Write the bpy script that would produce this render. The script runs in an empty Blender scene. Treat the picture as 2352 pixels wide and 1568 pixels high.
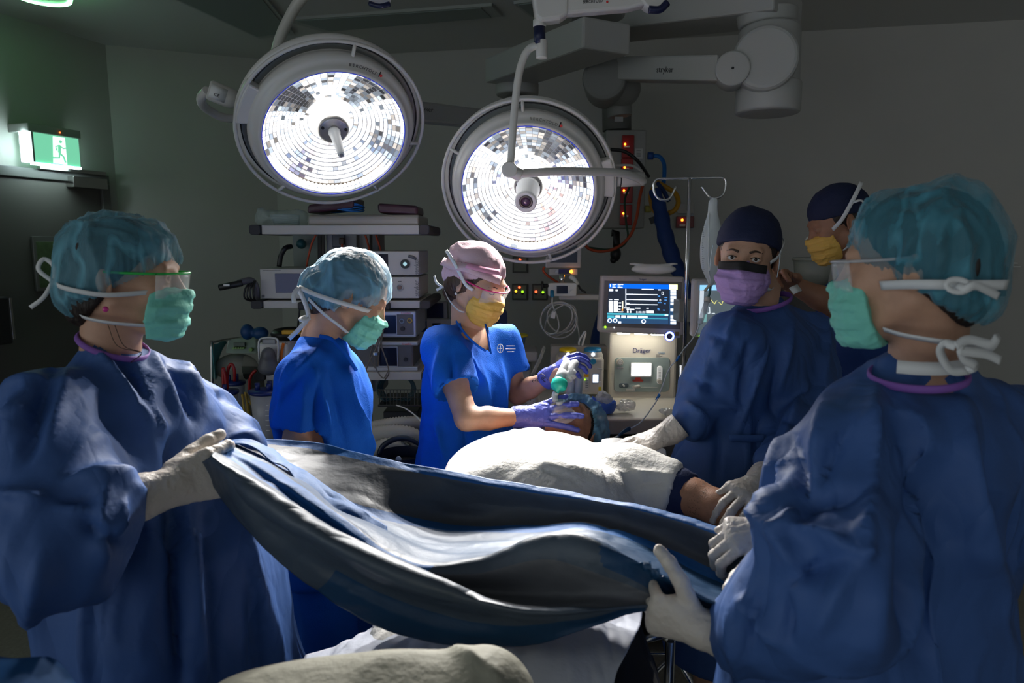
import bpy, math, random
import numpy as np
from mathutils import Vector, Matrix, noise as mnoise

C = bpy.context.scene
COL = C.collection

# ------------------------------------------------------------------ camera, light, exposure
PITCH = math.radians(8.0)
FPX = 1600.0
CAM_Z = 1.68
cam_d = bpy.data.cameras.new('camera')
cam_d.sensor_width = 36.0
cam_d.lens = 36.0 * FPX / 2352.0
cam_d.clip_start = 0.05
cam_d.dof.use_dof = True
cam_d.dof.focus_distance = 2.15
cam_d.dof.aperture_fstop = 4.5
cam = bpy.data.objects.new('camera', cam_d)
cam.location = (0, 0, CAM_Z)
cam.rotation_euler = (math.radians(90) - PITCH, 0, 0)
COL.objects.link(cam)
C.camera = cam
C.view_settings.view_transform = 'Standard'
C.view_settings.look = 'None'
C.view_settings.exposure = 0.0
C.view_settings.gamma = 1.0
C.view_settings.use_curve_mapping = False
C.cycles.use_denoising = True
C.cycles.max_bounces = 8
C.cycles.transparent_max_bounces = 16
C.cycles.sample_clamp_indirect = 4.0

world = bpy.data.worlds.new('room_ambient')
world.use_nodes = True
world.node_tree.nodes['Background'].inputs[0].default_value = (0.86, 0.95, 1.0, 1)
# added ambient fill through the open rear of the room, graded brighter from the left
_nt = world.node_tree; _tc = _nt.nodes.new('ShaderNodeTexCoord'); _sx = _nt.nodes.new('ShaderNodeSeparateXYZ'); _mr = _nt.nodes.new('ShaderNodeMapRange')
_mr.inputs[1].default_value = -0.7; _mr.inputs[2].default_value = 0.5; _mr.inputs[3].default_value = 1.0; _mr.inputs[4].default_value = 0.04
_nt.links.new(_tc.outputs['Generated'], _sx.inputs[0]); _nt.links.new(_sx.outputs['X'], _mr.inputs[0])
_nt.links.new(_mr.outputs[0], _nt.nodes['Background'].inputs[1])
C.world = world

def P(px, py, Y):
    """the point at depth Y seen at a pixel of the 2352x1568 frame"""
    u = (px - 1176.0) / FPX
    v = (784.0 - py) / FPX
    dy = math.cos(PITCH) + v * math.sin(PITCH)
    dz = -math.sin(PITCH) + v * math.cos(PITCH)
    s = Y / dy
    return Vector((u * s, Y, CAM_Z + dz * s))

def PZ(px, py, z):
    u = (px - 1176.0) / FPX
    v = (784.0 - py) / FPX
    dy = math.cos(PITCH) + v * math.sin(PITCH)
    dz = -math.sin(PITCH) + v * math.cos(PITCH)
    s = (z - CAM_Z) / dz
    return Vector((u * s, dy * s, z))

def spot(name, loc, target, power, size_deg, blend, radius, color=(1, 1, 1), parent=None):
    l = bpy.data.lights.new(name, 'SPOT')
    l.energy = power
    l.spot_size = math.radians(size_deg)
    l.spot_blend = blend
    l.shadow_soft_size = radius
    l.color = color
    o = bpy.data.objects.new(name, l)
    o.location = loc
    o.rotation_euler = (Vector(target) - Vector(loc)).to_track_quat('-Z', 'Y').to_euler()
    COL.objects.link(o)
    return o

# the two surgical lamps: centre of the face, direction of the beam
LAMPS = [
    dict(c=P(767, 301, 2.62), n=None, R=0.338, power=220.0, t=(-0.40, 1.38, 1.05)),
    dict(c=P(1213, 431, 2.72), n=None, R=0.333, power=300.0, t=(-0.20, 1.48, 1.06)),
]
def frame_from(n, up=(0, 0, 1)):
    n = Vector(n).normalized()
    x = Vector(up).cross(n).normalized()
    y = n.cross(x)
    return Matrix((x, y, n)).transposed()
def lamp_dir(c, tilt_down, turn):
    d = (Vector((0, 0, CAM_Z)) - c).normalized()
    right = d.cross(Vector((0, 0, 1))).normalized()
    d = Matrix.Rotation(math.radians(-tilt_down), 3, right) @ d
    d = Matrix.Rotation(math.radians(turn), 3, 'Z') @ d
    return d.normalized()
LAMPS[0]['n'] = lamp_dir(LAMPS[0]['c'], 33, 12)
LAMPS[1]['n'] = lamp_dir(LAMPS[1]['c'], 23, -4)
for i, L in enumerate(LAMPS):
    M3 = frame_from(L['n'])
    for k in range(6):
        a = k * math.pi / 3 + 0.3
        p = L['c'] + M3 @ Vector((math.cos(a) * 0.19, math.sin(a) * 0.19, 0.05))
        tgt = Vector(L['t'])
        spot('surgical_light_beam', p, tgt, L['power'] / 6, 48 if i == 0 else 64, 0.9, 0.02, (1.0, 0.97, 0.93))

# ------------------------------------------------------------------ materials
MATS = {}
def mat(name, color, rough=0.5, metal=0.0, emit=None, estr=0.0, alpha=None, trans=0.0,
        noise=0.0, nscale=20.0, bump=0.0, bscale=60.0, stretch=(1, 1, 1), spec=0.5, sheen=0.0, sss=0.0, color2=None, ior=1.45):
    if name in MATS: return MATS[name]
    m = bpy.data.materials.new(name)
    m.use_nodes = True
    nt = m.node_tree; N = nt.nodes; L = nt.links
    b = N['Principled BSDF']
    c = (color[0], color[1], color[2], 1)
    b.inputs['Base Color'].default_value = c
    b.inputs['Roughness'].default_value = rough
    b.inputs['Metallic'].default_value = metal
    b.inputs['Specular IOR Level'].default_value = spec
    b.inputs['IOR'].default_value = ior
    if sheen: b.inputs['Sheen Weight'].default_value = sheen
    if sss:
        b.inputs['Subsurface Weight'].default_value = sss
        b.inputs['Subsurface Radius'].default_value = (0.012, 0.005, 0.003)
        b.inputs['Subsurface Scale'].default_value = 1.0
    if emit:
        b.inputs['Emission Color'].default_value = (*emit, 1)
        b.inputs['Emission Strength'].default_value = estr
    if trans: b.inputs['Transmission Weight'].default_value = trans
    if alpha is not None: b.inputs['Alpha'].default_value = alpha
    if noise or bump:
        tc = N.new('ShaderNodeTexCoord'); mp = N.new('ShaderNodeMapping')
        mp.inputs['Scale'].default_value = stretch
        L.new(tc.outputs['Object'], mp.inputs['Vector'])
    if noise:
        nz = N.new('ShaderNodeTexNoise'); nz.inputs['Scale'].default_value = nscale
        nz.inputs['Detail'].default_value = 5
        L.new(mp.outputs[0], nz.inputs['Vector'])
        mx = N.new('ShaderNodeMix'); mx.data_type = 'RGBA'
        c2 = color2 or tuple(max(0, x * (1 - noise)) for x in color)
        mx.inputs[6].default_value = (*c2, 1); mx.inputs[7].default_value = c
        cr = N.new('ShaderNodeMapRange'); cr.inputs[1].default_value = 0.3; cr.inputs[2].default_value = 0.7
        L.new(nz.outputs[0], cr.inputs[0]); L.new(cr.outputs[0], mx.inputs[0])
        L.new(mx.outputs[2], b.inputs['Base Color'])
    if bump:
        nz = N.new('ShaderNodeTexNoise'); nz.inputs['Scale'].default_value = bscale
        nz.inputs['Detail'].default_value = 4
        L.new(mp.outputs[0], nz.inputs['Vector'])
        bp = N.new('ShaderNodeBump'); bp.inputs['Strength'].default_value = bump
        bp.inputs['Distance'].default_value = 0.01
        L.new(nz.outputs[0], bp.inputs['Height']); L.new(bp.outputs[0], b.inputs['Normal'])
    MATS[name] = m
    return m

def srgb(r, g, b):
    f = lambda c: ((c / 255.0 + 0.055) / 1.055) ** 2.4 if c > 10 else c / 255.0 / 12.92
    return (f(r), f(g), f(b))

# ------------------------------------------------------------------ objects
def tag(o, label=None, cat=None, group=None, kind=None):
    if label: o['label'] = label
    if cat: o['category'] = cat
    if group: o['group'] = group
    if kind: o['kind'] = kind
    return o

def thing(name, label, cat, loc=(0, 0, 0), group=None):
    o = bpy.data.objects.new(name, None)
    o.empty_display_size = 0.05
    o.location = loc
    COL.objects.link(o)
    bpy.context.view_layer.update() if False else None
    return tag(o, label, cat, group)

def setparent(o, parent):
    if parent is not None:
        o.parent = parent
        off = Vector(parent.location)
        o.matrix_parent_inverse = Matrix.Translation(-off)

class MB:
    def __init__(s): s.v = []; s.f = []; s.m = []; s.sm = []
    def add(s, vs, fs, mi=0, smooth=False):
        b = len(s.v)
        s.v.extend([tuple(v) for v in vs])
        for f in fs:
            s.f.append(tuple(b + i for i in f)); s.m.append(mi); s.sm.append(smooth)
        return s
    def box(s, c, size, R=None, mi=0, taper=1.0):
        hx, hy, hz = size[0] / 2, size[1] / 2, size[2] / 2
        vs = []
        for z in (-1, 1):
            t = taper if z > 0 else 1.0
            for x, y in ((-1, -1), (1, -1), (1, 1), (-1, 1)):
                p = Vector((x * hx * t, y * hy * t, z * hz))
                if R is not None: p = R @ p
                vs.append(Vector(c) + p)
        return s.add(vs, [(0, 3, 2, 1), (4, 5, 6, 7), (0, 1, 5, 4), (1, 2, 6, 5), (2, 3, 7, 6), (3, 0, 4, 7)], mi)
    def hexa(s, bottom, top, mi=0):
        return s.add(list(bottom) + list(top), [(0, 3, 2, 1), (4, 5, 6, 7), (0, 1, 5, 4), (1, 2, 6, 5), (2, 3, 7, 6), (3, 0, 4, 7)], mi)
    def cyl(s, a, b, r1, r2=None, seg=24, mi=0, caps=True):
        r2 = r1 if r2 is None else r2
        return s.lathe([(r1, 0), (r2, 1)], a, Vector(b) - Vector(a), seg, mi, caps, unit=True)
    def lathe(s, prof, o, axis, seg=32, mi=0, caps=True, unit=False, sharp=False, xdir=None, sx=1.0, arc=None):
        """prof: list of (r, h); h in metres along axis (or 0..1 of the axis when unit)"""
        o = Vector(o); ax = Vector(axis); Ln = ax.length; n = ax.normalized()
        if xdir is None:
            xdir = Vector((1, 0, 0)) if abs(n.x) < 0.8 else Vector((0, 1, 0))
        x = (Vector(xdir) - n * Vector(xdir).dot(n)).normalized(); y = n.cross(x)
        vs = []; fs = []
        for r, h in prof:
            hh = h * Ln if unit else h
            for i in range(seg):
                a = 2 * math.pi * i / seg
                vs.append(o + n * hh + x * (r * sx * math.cos(a)) + y * (r * math.sin(a)))
        for j in range(len(prof) - 1):
            for i in range(seg):
                k = (i + 1) % seg
                fs.append((j * seg + i, j * seg + k, (j + 1) * seg + k, (j + 1) * seg + i))
        s.add(vs, fs, mi, True)
        if caps:
            b = len(s.v) - len(vs)
            if prof[0][0] > 1e-6:
                s.f.append(tuple(b + i for i in reversed(range(seg)))); s.m.append(mi); s.sm.append(False)
            if prof[-1][0] > 1e-6:
                k = b + (len(prof) - 1) * seg
                s.f.append(tuple(k + i for i in range(seg))); s.m.append(mi); s.sm.append(False)
        return s
    def tube(s, pts, r, seg=10, mi=0, closed=False, smooth=True, sub=6, flat=None, caps=True):
        pts = [Vector(p) for p in pts]
        if smooth and len(pts) > 2: pts = catmull(pts, sub, closed)
        n = len(pts)
        rr = r if callable(r) else (lambda t: r)
        tang = []
        for i in range(n):
            a = pts[i - 1] if (i > 0 or closed) else pts[i]
            b = pts[(i + 1) % n] if (i < n - 1 or closed) else pts[i]
            t = (b - a)
            tang.append(t.normalized() if t.length > 1e-9 else Vector((0, 0, 1)))
        ref = Vector((0, 0, 1)) if abs(tang[0].z) < 0.9 else Vector((1, 0, 0))
        nx = (ref - tang[0] * ref.dot(tang[0])).normalized()
        vs = []
        for i in range(n):
            nx = (nx - tang[i] * nx.dot(tang[i]))
            nx = nx.normalized() if nx.length > 1e-6 else Vector((1, 0, 0))
            ny = tang[i].cross(nx)
            R = rr(i / max(1, n - 1))
            for k in range(seg):
                a = 2 * math.pi * k / seg
                if flat: vs.append(pts[i] + nx * (R * math.cos(a)) + ny * (R * flat * math.sin(a)))
                else: vs.append(pts[i] + nx * (R * math.cos(a)) + ny * (R * math.sin(a)))
        fs = []
        m = n if closed else n - 1
        for i in range(m):
            j = (i + 1) % n
            for k in range(seg):
                l = (k + 1) % seg
                fs.append((i * seg + k, i * seg + l, j * seg + l, j * seg + k))
        s.add(vs, fs, mi, True)
        if caps and not closed:
            b = len(s.v) - len(vs)
            s.f.append(tuple(b + k for k in reversed(range(seg)))); s.m.append(mi); s.sm.append(False)
            k0 = b + (n - 1) * seg
            s.f.append(tuple(k0 + k for k in range(seg))); s.m.append(mi); s.sm.append(False)
        return s
    def ribbon(s, pts, w, nrm, th=0.0012, mi=0, sub=6):
        """flat strap along pts, lying flat against a surface with normals given by nrm(p) or a vector"""
        pts = catmull([Vector(p) for p in pts], sub, False) if len(pts) > 2 else [Vector(p) for p in pts]
        vs = []; n = len(pts)
        for i, p in enumerate(pts):
            t = (pts[min(i + 1, n - 1)] - pts[max(i - 1, 0)]).normalized()
            nn = Vector(nrm(p)) if callable(nrm) else Vector(nrm)
            nn = (nn - t * nn.dot(t)).normalized()
            b = t.cross(nn)
            ww = w(i / (n - 1)) if callable(w) else w
            vs += [p - b * ww / 2 - nn * th / 2, p + b * ww / 2 - nn * th / 2, p + b * ww / 2 + nn * th / 2, p - b * ww / 2 + nn * th / 2]
        fs = []
        for i in range(n - 1):
            for k in range(4):
                l = (k + 1) % 4
                fs.append((i * 4 + k, i * 4 + l, i * 4 + 4 + l, i * 4 + 4 + k))
        fs.append((0, 3, 2, 1)); e = (n - 1) * 4; fs.append((e, e + 1, e + 2, e + 3))
        return s.add(vs, fs, mi, True)
    def prism(s, poly, o, X, Yv, depth, mi=0):
        """2D polygon (metres) in plane o + x*X + y*Yv, extruded by vector depth"""
        o = Vector(o); X = Vector(X); Yv = Vector(Yv); D = Vector(depth)
        n = len(poly)
        vs = [o + X * a + Yv * b for a, b in poly] + [o + X * a + Yv * b + D for a, b in poly]
        fs = [tuple(reversed(range(n))), tuple(range(n, 2 * n))]
        for i in range(n):
            j = (i + 1) % n
            fs.append((i, j, n + j, n + i))
        return s.add(vs, fs, mi)
    def sphere(s, c, r, seg=20, rings=12, mi=0, R=None):
        rad = r if hasattr(r, '__len__') else (r, r, r)
        vs = []; fs = []
        for j in range(rings + 1):
            th = math.pi * j / rings
            for i in range(seg):
                a = 2 * math.pi * i / seg
                p = Vector((rad[0] * math.sin(th) * math.cos(a), rad[1] * math.sin(th) * math.sin(a), rad[2] * math.cos(th)))
                if R is not None: p = R @ p
                vs.append(Vector(c) + p)
        for j in range(rings):
            for i in range(seg):
                k = (i + 1) % seg
                fs.append((j * seg + i, (j + 1) * seg + i, (j + 1) * seg + k, j * seg + k))
        return s.add(vs, fs, mi, True)
    def grid(s, rows, mi=0, smooth=True):
        n = len(rows); m = len(rows[0])
        vs = [p for r in rows for p in r]
        fs = [(i * m + j, i * m + j + 1, (i + 1) * m + j + 1, (i + 1) * m + j) for i in range(n - 1) for j in range(m - 1)]
        return s.add(vs, fs, mi, smooth)
    def build(s, name, mats, parent=None, bevel=0.0, solid=0.0, subd=0, seg=2):
        me = bpy.data.meshes.new(name)
        me.from_pydata(s.v, [], s.f)
        if not isinstance(mats, (list, tuple)): mats = [mats]
        for m in mats: me.materials.append(m)
        me.polygons.foreach_set('material_index', s.m)
        me.polygons.foreach_set('use_smooth', s.sm)
        me.update()
        o = bpy.data.objects.new(name, me)
        COL.objects.link(o)
        setparent(o, parent)
        if solid:
            md = o.modifiers.new('solid', 'SOLIDIFY'); md.thickness = solid; md.offset = 0
        if subd:
            md = o.modifiers.new('sub', 'SUBSURF'); md.levels = subd; md.render_levels = subd
        if bevel:
            md = o.modifiers.new('bevel', 'BEVEL'); md.width = bevel; md.segments = seg
            md.limit_method = 'ANGLE'; md.angle_limit = math.radians(40)
        return o

def catmull(pts, sub=6, closed=False):
    n = len(pts); out = []
    rng = n if closed else n - 1
    for i in range(rng):
        if closed: p0, p1, p2, p3 = pts[i - 1], pts[i], pts[(i + 1) % n], pts[(i + 2) % n]
        else:
            p1, p2 = pts[i], pts[i + 1]
            p0 = pts[i - 1] if i > 0 else p1 * 2 - p2
            p3 = pts[i + 2] if i + 2 < n else p2 * 2 - p1
        for k in range(sub):
            t = k / sub; t2 = t * t; t3 = t2 * t
            out.append(((p1 * 2) + (p2 - p0) * t + (p0 * 2 - p1 * 5 + p2 * 4 - p3) * t2 + (p1 * 3 - p0 - p2 * 3 + p3) * t3) * 0.5)
    if not closed: out.append(pts[-1].copy())
    return out

def text(body, size, o, X, Yv, m, parent=None, name='lettering', align='CENTER', depth=0.0006, spacing=1.0, shear=0.0, sx=1.0):
    cu = bpy.data.curves.new(name, 'FONT')
    cu.body = body; cu.size = size; cu.align_x = align; cu.align_y = 'CENTER'
    cu.extrude = depth / 2; cu.space_character = spacing; cu.shear = shear
    cu.resolution_u = 3
    tmp = bpy.data.objects.new('tmp', cu)
    COL.objects.link(tmp)
    dg = bpy.context.evaluated_depsgraph_get()
    me = bpy.data.meshes.new_from_object(tmp.evaluated_get(dg))
    bpy.data.objects.remove(tmp); bpy.data.curves.remove(cu)
    X = Vector(X).normalized(); Yv = Vector(Yv).normalized(); Z = X.cross(Yv)
    M = Matrix((X * sx, Yv, Z)).transposed().to_4x4(); M.translation = Vector(o)
    me.transform(M)
    me.name = name
    me.materials.clear(); me.materials.append(m)
    ob = bpy.data.objects.new(name, me)
    COL.objects.link(ob)
    setparent(ob, parent)
    return ob

# ------------------------------------------------------------------ signed distance modelling
def vnoise(p, seed=0):
    """smooth value noise in -1..1, p is (...,3)"""
    p = np.asarray(p, dtype=np.float64)
    i = np.floor(p).astype(np.int64); f = p - i
    u = f * f * f * (f * (f * 6 - 15) + 10)
    def h(a, b, c):
        n = (a * 73856093) ^ (b * 19349663) ^ (c * 83492791) ^ (seed * 2654435761)
        n = (n ^ (n >> 13)) * 1274126177
        n = n ^ (n >> 16)
        return (n & 0xffff) / 32767.5 - 1.0
    x0, y0, z0 = i[..., 0], i[..., 1], i[..., 2]
    r = 0
    for dx in (0, 1):
        wx = u[..., 0] if dx else 1 - u[..., 0]
        for dy in (0, 1):
            wy = u[..., 1] if dy else 1 - u[..., 1]
            for dz in (0, 1):
                wz = u[..., 2] if dz else 1 - u[..., 2]
                r = r + h(x0 + dx, y0 + dy, z0 + dz) * wx * wy * wz
    return r

class SDF:
    def __init__(s, lo, hi, h):
        s.lo = np.array(lo, float); s.h = float(h)
        s.n = np.maximum(4, np.ceil((np.array(hi, float) - s.lo) / h).astype(int) + 1)
        s.d = np.full(tuple(s.n), 1.0, np.float32)
        s.ax = [(s.lo[i] + h * np.arange(s.n[i])).astype(np.float32) for i in range(3)]
    def region(s, lo, hi, pad):
        a = np.clip(np.floor((np.minimum(lo, hi) - pad - s.lo) / s.h).astype(int), 0, s.n)
        b = np.clip(np.ceil((np.maximum(lo, hi) + pad - s.lo) / s.h).astype(int) + 1, 0, s.n)
        sl = tuple(slice(a[i], b[i]) for i in range(3))
        X = s.ax[0][sl[0]][:, None, None]; Y = s.ax[1][sl[1]][None, :, None]; Z = s.ax[2][sl[2]][None, None, :]
        return sl, X, Y, Z
    def comb(s, sl, d, k, sub=False):
        c = s.d[sl]
        if c.size == 0: return
        if sub:
            d = -d
            if k > 0:
                hh = np.clip(0.5 - 0.5 * (c - d) / k, 0, 1)
                s.d[sl] = c * (1 - hh) + d * hh + k * hh * (1 - hh)
            else: s.d[sl] = np.maximum(c, d)
        else:
            if k > 0:
                hh = np.clip(0.5 + 0.5 * (c - d) / k, 0, 1)
                s.d[sl] = c * (1 - hh) + d * hh - k * hh * (1 - hh)
            else: s.d[sl] = np.minimum(c, d)
    def rc(s, a, b, ra, rb=None, k=0.02, sub=False):
        rb = ra if rb is None else rb
        a = np.array(a, float); b = np.array(b, float)
        R = max(ra, rb)
        sl, X, Y, Z = s.region(np.minimum(a, b), np.maximum(a, b), R + k + 4 * s.h + 0.01)
        ba = b - a; L2 = float(ba @ ba) + 1e-12
        t = np.clip(((X - a[0]) * ba[0] + (Y - a[1]) * ba[1] + (Z - a[2]) * ba[2]) / L2, 0, 1)
        d = np.sqrt((X - a[0] - t * ba[0]) ** 2 + (Y - a[1] - t * ba[1]) ** 2 + (Z - a[2] - t * ba[2]) ** 2) - (ra + (rb - ra) * t)
        s.comb(sl, d.astype(np.float32), k, sub); return s
    def el(s, c, r, M=None, k=0.02, sub=False):
        """ellipsoid; M rows = local axes"""
        c = np.array(c, float); r = np.array(r, float) if hasattr(r, '__len__') else np.array([r] * 3, float)
        R = r.max()
        sl, X, Y, Z = s.region(c - R, c + R, k + 4 * s.h + 0.01)
        X = X - c[0]; Y = Y - c[1]; Z = Z - c[2]
        if M is None: q = (X, Y, Z)
        else:
            M = np.array(M, float)
            q = tuple(M[i, 0] * X + M[i, 1] * Y + M[i, 2] * Z for i in range(3))
        k0 = np.sqrt((q[0] / r[0]) ** 2 + (q[1] / r[1]) ** 2 + (q[2] / r[2]) ** 2)
        k1 = np.sqrt((q[0] / r[0] ** 2) ** 2 + (q[1] / r[1] ** 2) ** 2 + (q[2] / r[2] ** 2) ** 2) + 1e-9
        d = k0 * (k0 - 1) / k1
        s.comb(sl, d.astype(np.float32), k, sub); return s
    def ec(s, a, b, wa, wb, side, k=0.03, sub=False, cap=None):
        """tapered elliptic column: wa=(half width along side, half depth) at a; flat-ish rounded ends"""
        a = np.array(a, float); b = np.array(b, float)
        ax = b - a; L = np.linalg.norm(ax); ax = ax / L
        sd = np.array(side, float); sd = sd - ax * (sd @ ax); sd /= np.linalg.norm(sd)
        fr = np.cross(ax, sd)
        R = max(max(wa), max(wb))
        sl, X, Y, Z = s.region(np.minimum(a, b), np.maximum(a, b), R + k + 4 * s.h)
        X = X - a[0]; Y = Y - a[1]; Z = Z - a[2]
        al = X * ax[0] + Y * ax[1] + Z * ax[2]
        x = X * sd[0] + Y * sd[1] + Z * sd[2]; y = X * fr[0] + Y * fr[1] + Z * fr[2]
        t = np.clip(al / L, 0, 1)
        w = wa[0] + (wb[0] - wa[0]) * t; dd = wa[1] + (wb[1] - wa[1]) * t
        over = al - t * L
        ce = cap if cap is not None else np.minimum(w, dd)
        q = np.sqrt((x / w) ** 2 + (y / dd) ** 2 + (over / ce) ** 2)
        g = np.sqrt((x / w ** 2) ** 2 + (y / dd ** 2) ** 2 + (over / ce ** 2) ** 2) + 1e-6
        d = q * (q - 1) / g
        s.comb(sl, d.astype(np.float32), k, sub); return s
    def chain(s, pts, rs, k=0.02, sub=False):
        for i in range(len(pts) - 1): s.rc(pts[i], pts[i + 1], rs[i], rs[i + 1], k, sub)
        return s
    def cut(s, p, n):
        """remove everything on the +n side of the plane through p"""
        p = np.array(p, float); n = np.array(n, float); n /= np.linalg.norm(n)
        sl, X, Y, Z = s.region(s.lo, s.lo + s.h * s.n, 0)
        d = (X - p[0]) * n[0] + (Y - p[1]) * n[1] + (Z - p[2]) * n[2]
        s.d = np.maximum(s.d, d.astype(np.float32)); return s
    def mesh(s):
        V = s.d; V = np.where(V == 0, 1e-6, V)
        m = V < 0
        c = np.zeros(tuple(s.n - 1), np.int8)
        for i in (0, 1):
            for j in (0, 1):
                for k in (0, 1):
                    c += m[i:i + s.n[0] - 1, j:j + s.n[1] - 1, k:k + s.n[2] - 1]
        act = (c > 0) & (c < 8)
        ids = np.argwhere(act)
        idx = np.full(act.shape, -1, np.int64); idx[act] = np.arange(len(ids))
        acc = np.zeros((len(ids), 3)); cnt = np.zeros(len(ids))
        cor = [(i, j, k) for i in (0, 1) for j in (0, 1) for k in (0, 1)]
        for A in cor:
            for B in cor:
                if sum(abs(A[q] - B[q]) for q in range(3)) != 1 or A > B: continue
                va = V[ids[:, 0] + A[0], ids[:, 1] + A[1], ids[:, 2] + A[2]].astype(float)
                vb = V[ids[:, 0] + B[0], ids[:, 1] + B[1], ids[:, 2] + B[2]].astype(float)
                x = (va < 0) != (vb < 0)
                t = np.where(x, va / np.where(x, va - vb, 1), 0)
                for q in range(3): acc[:, q] += np.where(x, A[q] + t * (B[q] - A[q]), 0)
                cnt += x
        verts = s.lo + s.h * (ids + acc / cnt[:, None])
        quads = []
        for a in range(3):
            b, c2 = [(1, 2), (2, 0), (0, 1)][a]
            sh = list(s.n); sh[a] -= 1
            s0 = [slice(None)] * 3; s1 = [slice(None)] * 3
            s0[a] = slice(0, s.n[a] - 1); s1[a] = slice(1, s.n[a])
            m0 = m[tuple(s0)]; m1 = m[tuple(s1)]
            e = np.argwhere(m0 != m1)
            ok = (e[:, b] > 0) & (e[:, c2] > 0) & (e[:, b] < s.n[b] - 1) & (e[:, c2] < s.n[c2] - 1)
            e = e[ok]
            fl = m0[e[:, 0], e[:, 1], e[:, 2]]
            def cell(db, dc):
                q = e.copy(); q[:, b] -= db; q[:, c2] -= dc
                return idx[q[:, 0], q[:, 1], q[:, 2]]
            q = np.stack([cell(1, 1), cell(0, 1), cell(0, 0), cell(1, 0)], 1)
            q[~fl] = q[~fl][:, ::-1]
            quads.append(q)
        return verts, np.concatenate(quads)

def vnormals(v, f):
    n = np.zeros_like(v)
    fn = np.cross(v[f[:, 2]] - v[f[:, 0]], v[f[:, 3]] - v[f[:, 1]])
    for i in range(4): 
        for q in range(3): n[:, q] += np.bincount(f[:, i], fn[:, q], minlength=len(v))
    return n / (np.linalg.norm(n, axis=1, keepdims=True) + 1e-12)

def relax(v, f, it=1, w=0.5):
    e = np.concatenate([f[:, [0, 1]], f[:, [1, 2]], f[:, [2, 3]], f[:, [3, 0]]])
    e = np.concatenate([e, e[:, ::-1]])
    deg = np.bincount(e[:, 0], minlength=len(v))[:, None] + 1e-9
    for _ in range(it):
        a = np.stack([np.bincount(e[:, 0], v[e[:, 1], q], minlength=len(v)) for q in range(3)], 1) / deg
        v = v + (a - v) * w
    return v

def npobj(name, v, f, m, parent=None, mats=None, mi=None, smooth=True):
    me = bpy.data.meshes.new(name)
    f = np.asarray(f); k = f.shape[1]
    me.vertices.add(len(v)); me.vertices.foreach_set('co', np.asarray(v, np.float32).ravel())
    me.loops.add(len(f) * k); me.loops.foreach_set('vertex_index', f.astype(np.int32).ravel())
    me.polygons.add(len(f)); me.polygons.foreach_set('loop_start', np.arange(0, len(f) * k, k, dtype=np.int32))
    me.polygons.foreach_set('use_smooth', np.full(len(f), smooth, bool))
    for q in (mats or [m]): me.materials.append(q)
    if mi is not None: me.polygons.foreach_set('material_index', np.asarray(mi, np.int32))
    me.update(calc_edges=True); me.validate()
    o = bpy.data.objects.new(name, me)
    COL.objects.link(o)
    setparent(o, parent)
    return o

def wrinkle(v, f, amp, freq, seed=0, stretch=(1, 1, 1), sharp=1.0, octv=2, warp=0.35, mask=None):
    """push a cloth mesh in and out along its normals: soft swells with sharp creases between them"""
    n = vnormals(v, f)
    q = v * np.array(stretch) * freq
    w = np.stack([vnoise(q * 0.6 + 11.3 * i, seed + 40 + i) for i in range(3)], 1) * warp
    q = q + w
    h = 0; a = 1.0
    for o in range(octv):
        t = vnoise(q * (2.1 ** o) + 5.7 * o, seed + o)
        h = h + a * (1 - 2 * np.abs(t) ** sharp)
        a *= 0.45
    if mask is not None: h = h * mask(v)
    return v + n * (h * amp)[:, None]

def creases(v, f, lines):
    """explicit folds: (a, b, width, height) ridges (+) or valleys (-)"""
    n = vnormals(v, f)
    h = np.zeros(len(v))
    for a, b, w, amp in lines:
        a = np.array(a, float); b = np.array(b, float); ba = b - a
        t = np.clip(((v - a) @ ba) / (ba @ ba), 0, 1)
        d = np.linalg.norm(v - a - t[:, None] * ba, axis=1)
        env = np.sin(np.pi * np.clip(t * 0.9 + 0.05, 0, 1)) ** 0.5
        h += amp * np.exp(-(d / w)) * env
    return v + n * h[:, None]

def topx(v):
    """pixel position of world points in the 2352x1568 frame, and their depth"""
    c, s = math.cos(PITCH), math.sin(PITCH)
    x = v[:, 0]; y = v[:, 1]; z = v[:, 2] - CAM_Z
    d = y * c - z * s; up = y * s + z * c
    d = np.maximum(d, 0.05)
    return 1176 + FPX * x / d, 784 - FPX * up / d, d

def folds(v, f, lines):
    """cloth folds on the side of a garment seen in the photograph: ridges (+) and valleys (-).
    line: ((x, y), (x, y), ..., width_m, height_m)"""
    n = vnormals(v, f)
    px, py, d = topx(v)
    view = np.array([0, 0, CAM_Z]) - v; view /= np.linalg.norm(view, axis=1, keepdims=True)
    face = np.clip((n * view).sum(1) * 3 + 0.3, 0, 1)
    h = np.zeros(len(v))
    for ln in lines:
        pts, w, amp = ln[:-2], ln[-2], ln[-1]
        if len(pts) > 2:
            pts = [tuple(q)[:2] for q in catmull([Vector((a, b, 0)) for a, b in pts], 4)]
        best = np.full(len(v), 1e9); tt = np.zeros(len(v)); N = len(pts) - 1
        for i in range(N):
            ax, ay = pts[i]; bx, by = pts[i + 1]; ex, ey = bx - ax, by - ay; L2 = ex * ex + ey * ey + 1e-9
            t = np.clip(((px - ax) * ex + (py - ay) * ey) / L2, 0, 1)
            q = np.hypot(px - ax - t * ex, py - ay - t * ey) * d / FPX
            m = q < best; best = np.where(m, q, best); tt = np.where(m, (i + t) / N, tt)
        env = np.sin(np.pi * np.clip(tt * 0.86 + 0.07, 0, 1)) ** 0.6
        r = best / w
        h += amp * env * np.exp(-np.sqrt(r * r + 0.03) * 1.15 - 0.12 * r * r)
    return v + n * (h * face)[:, None]

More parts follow.
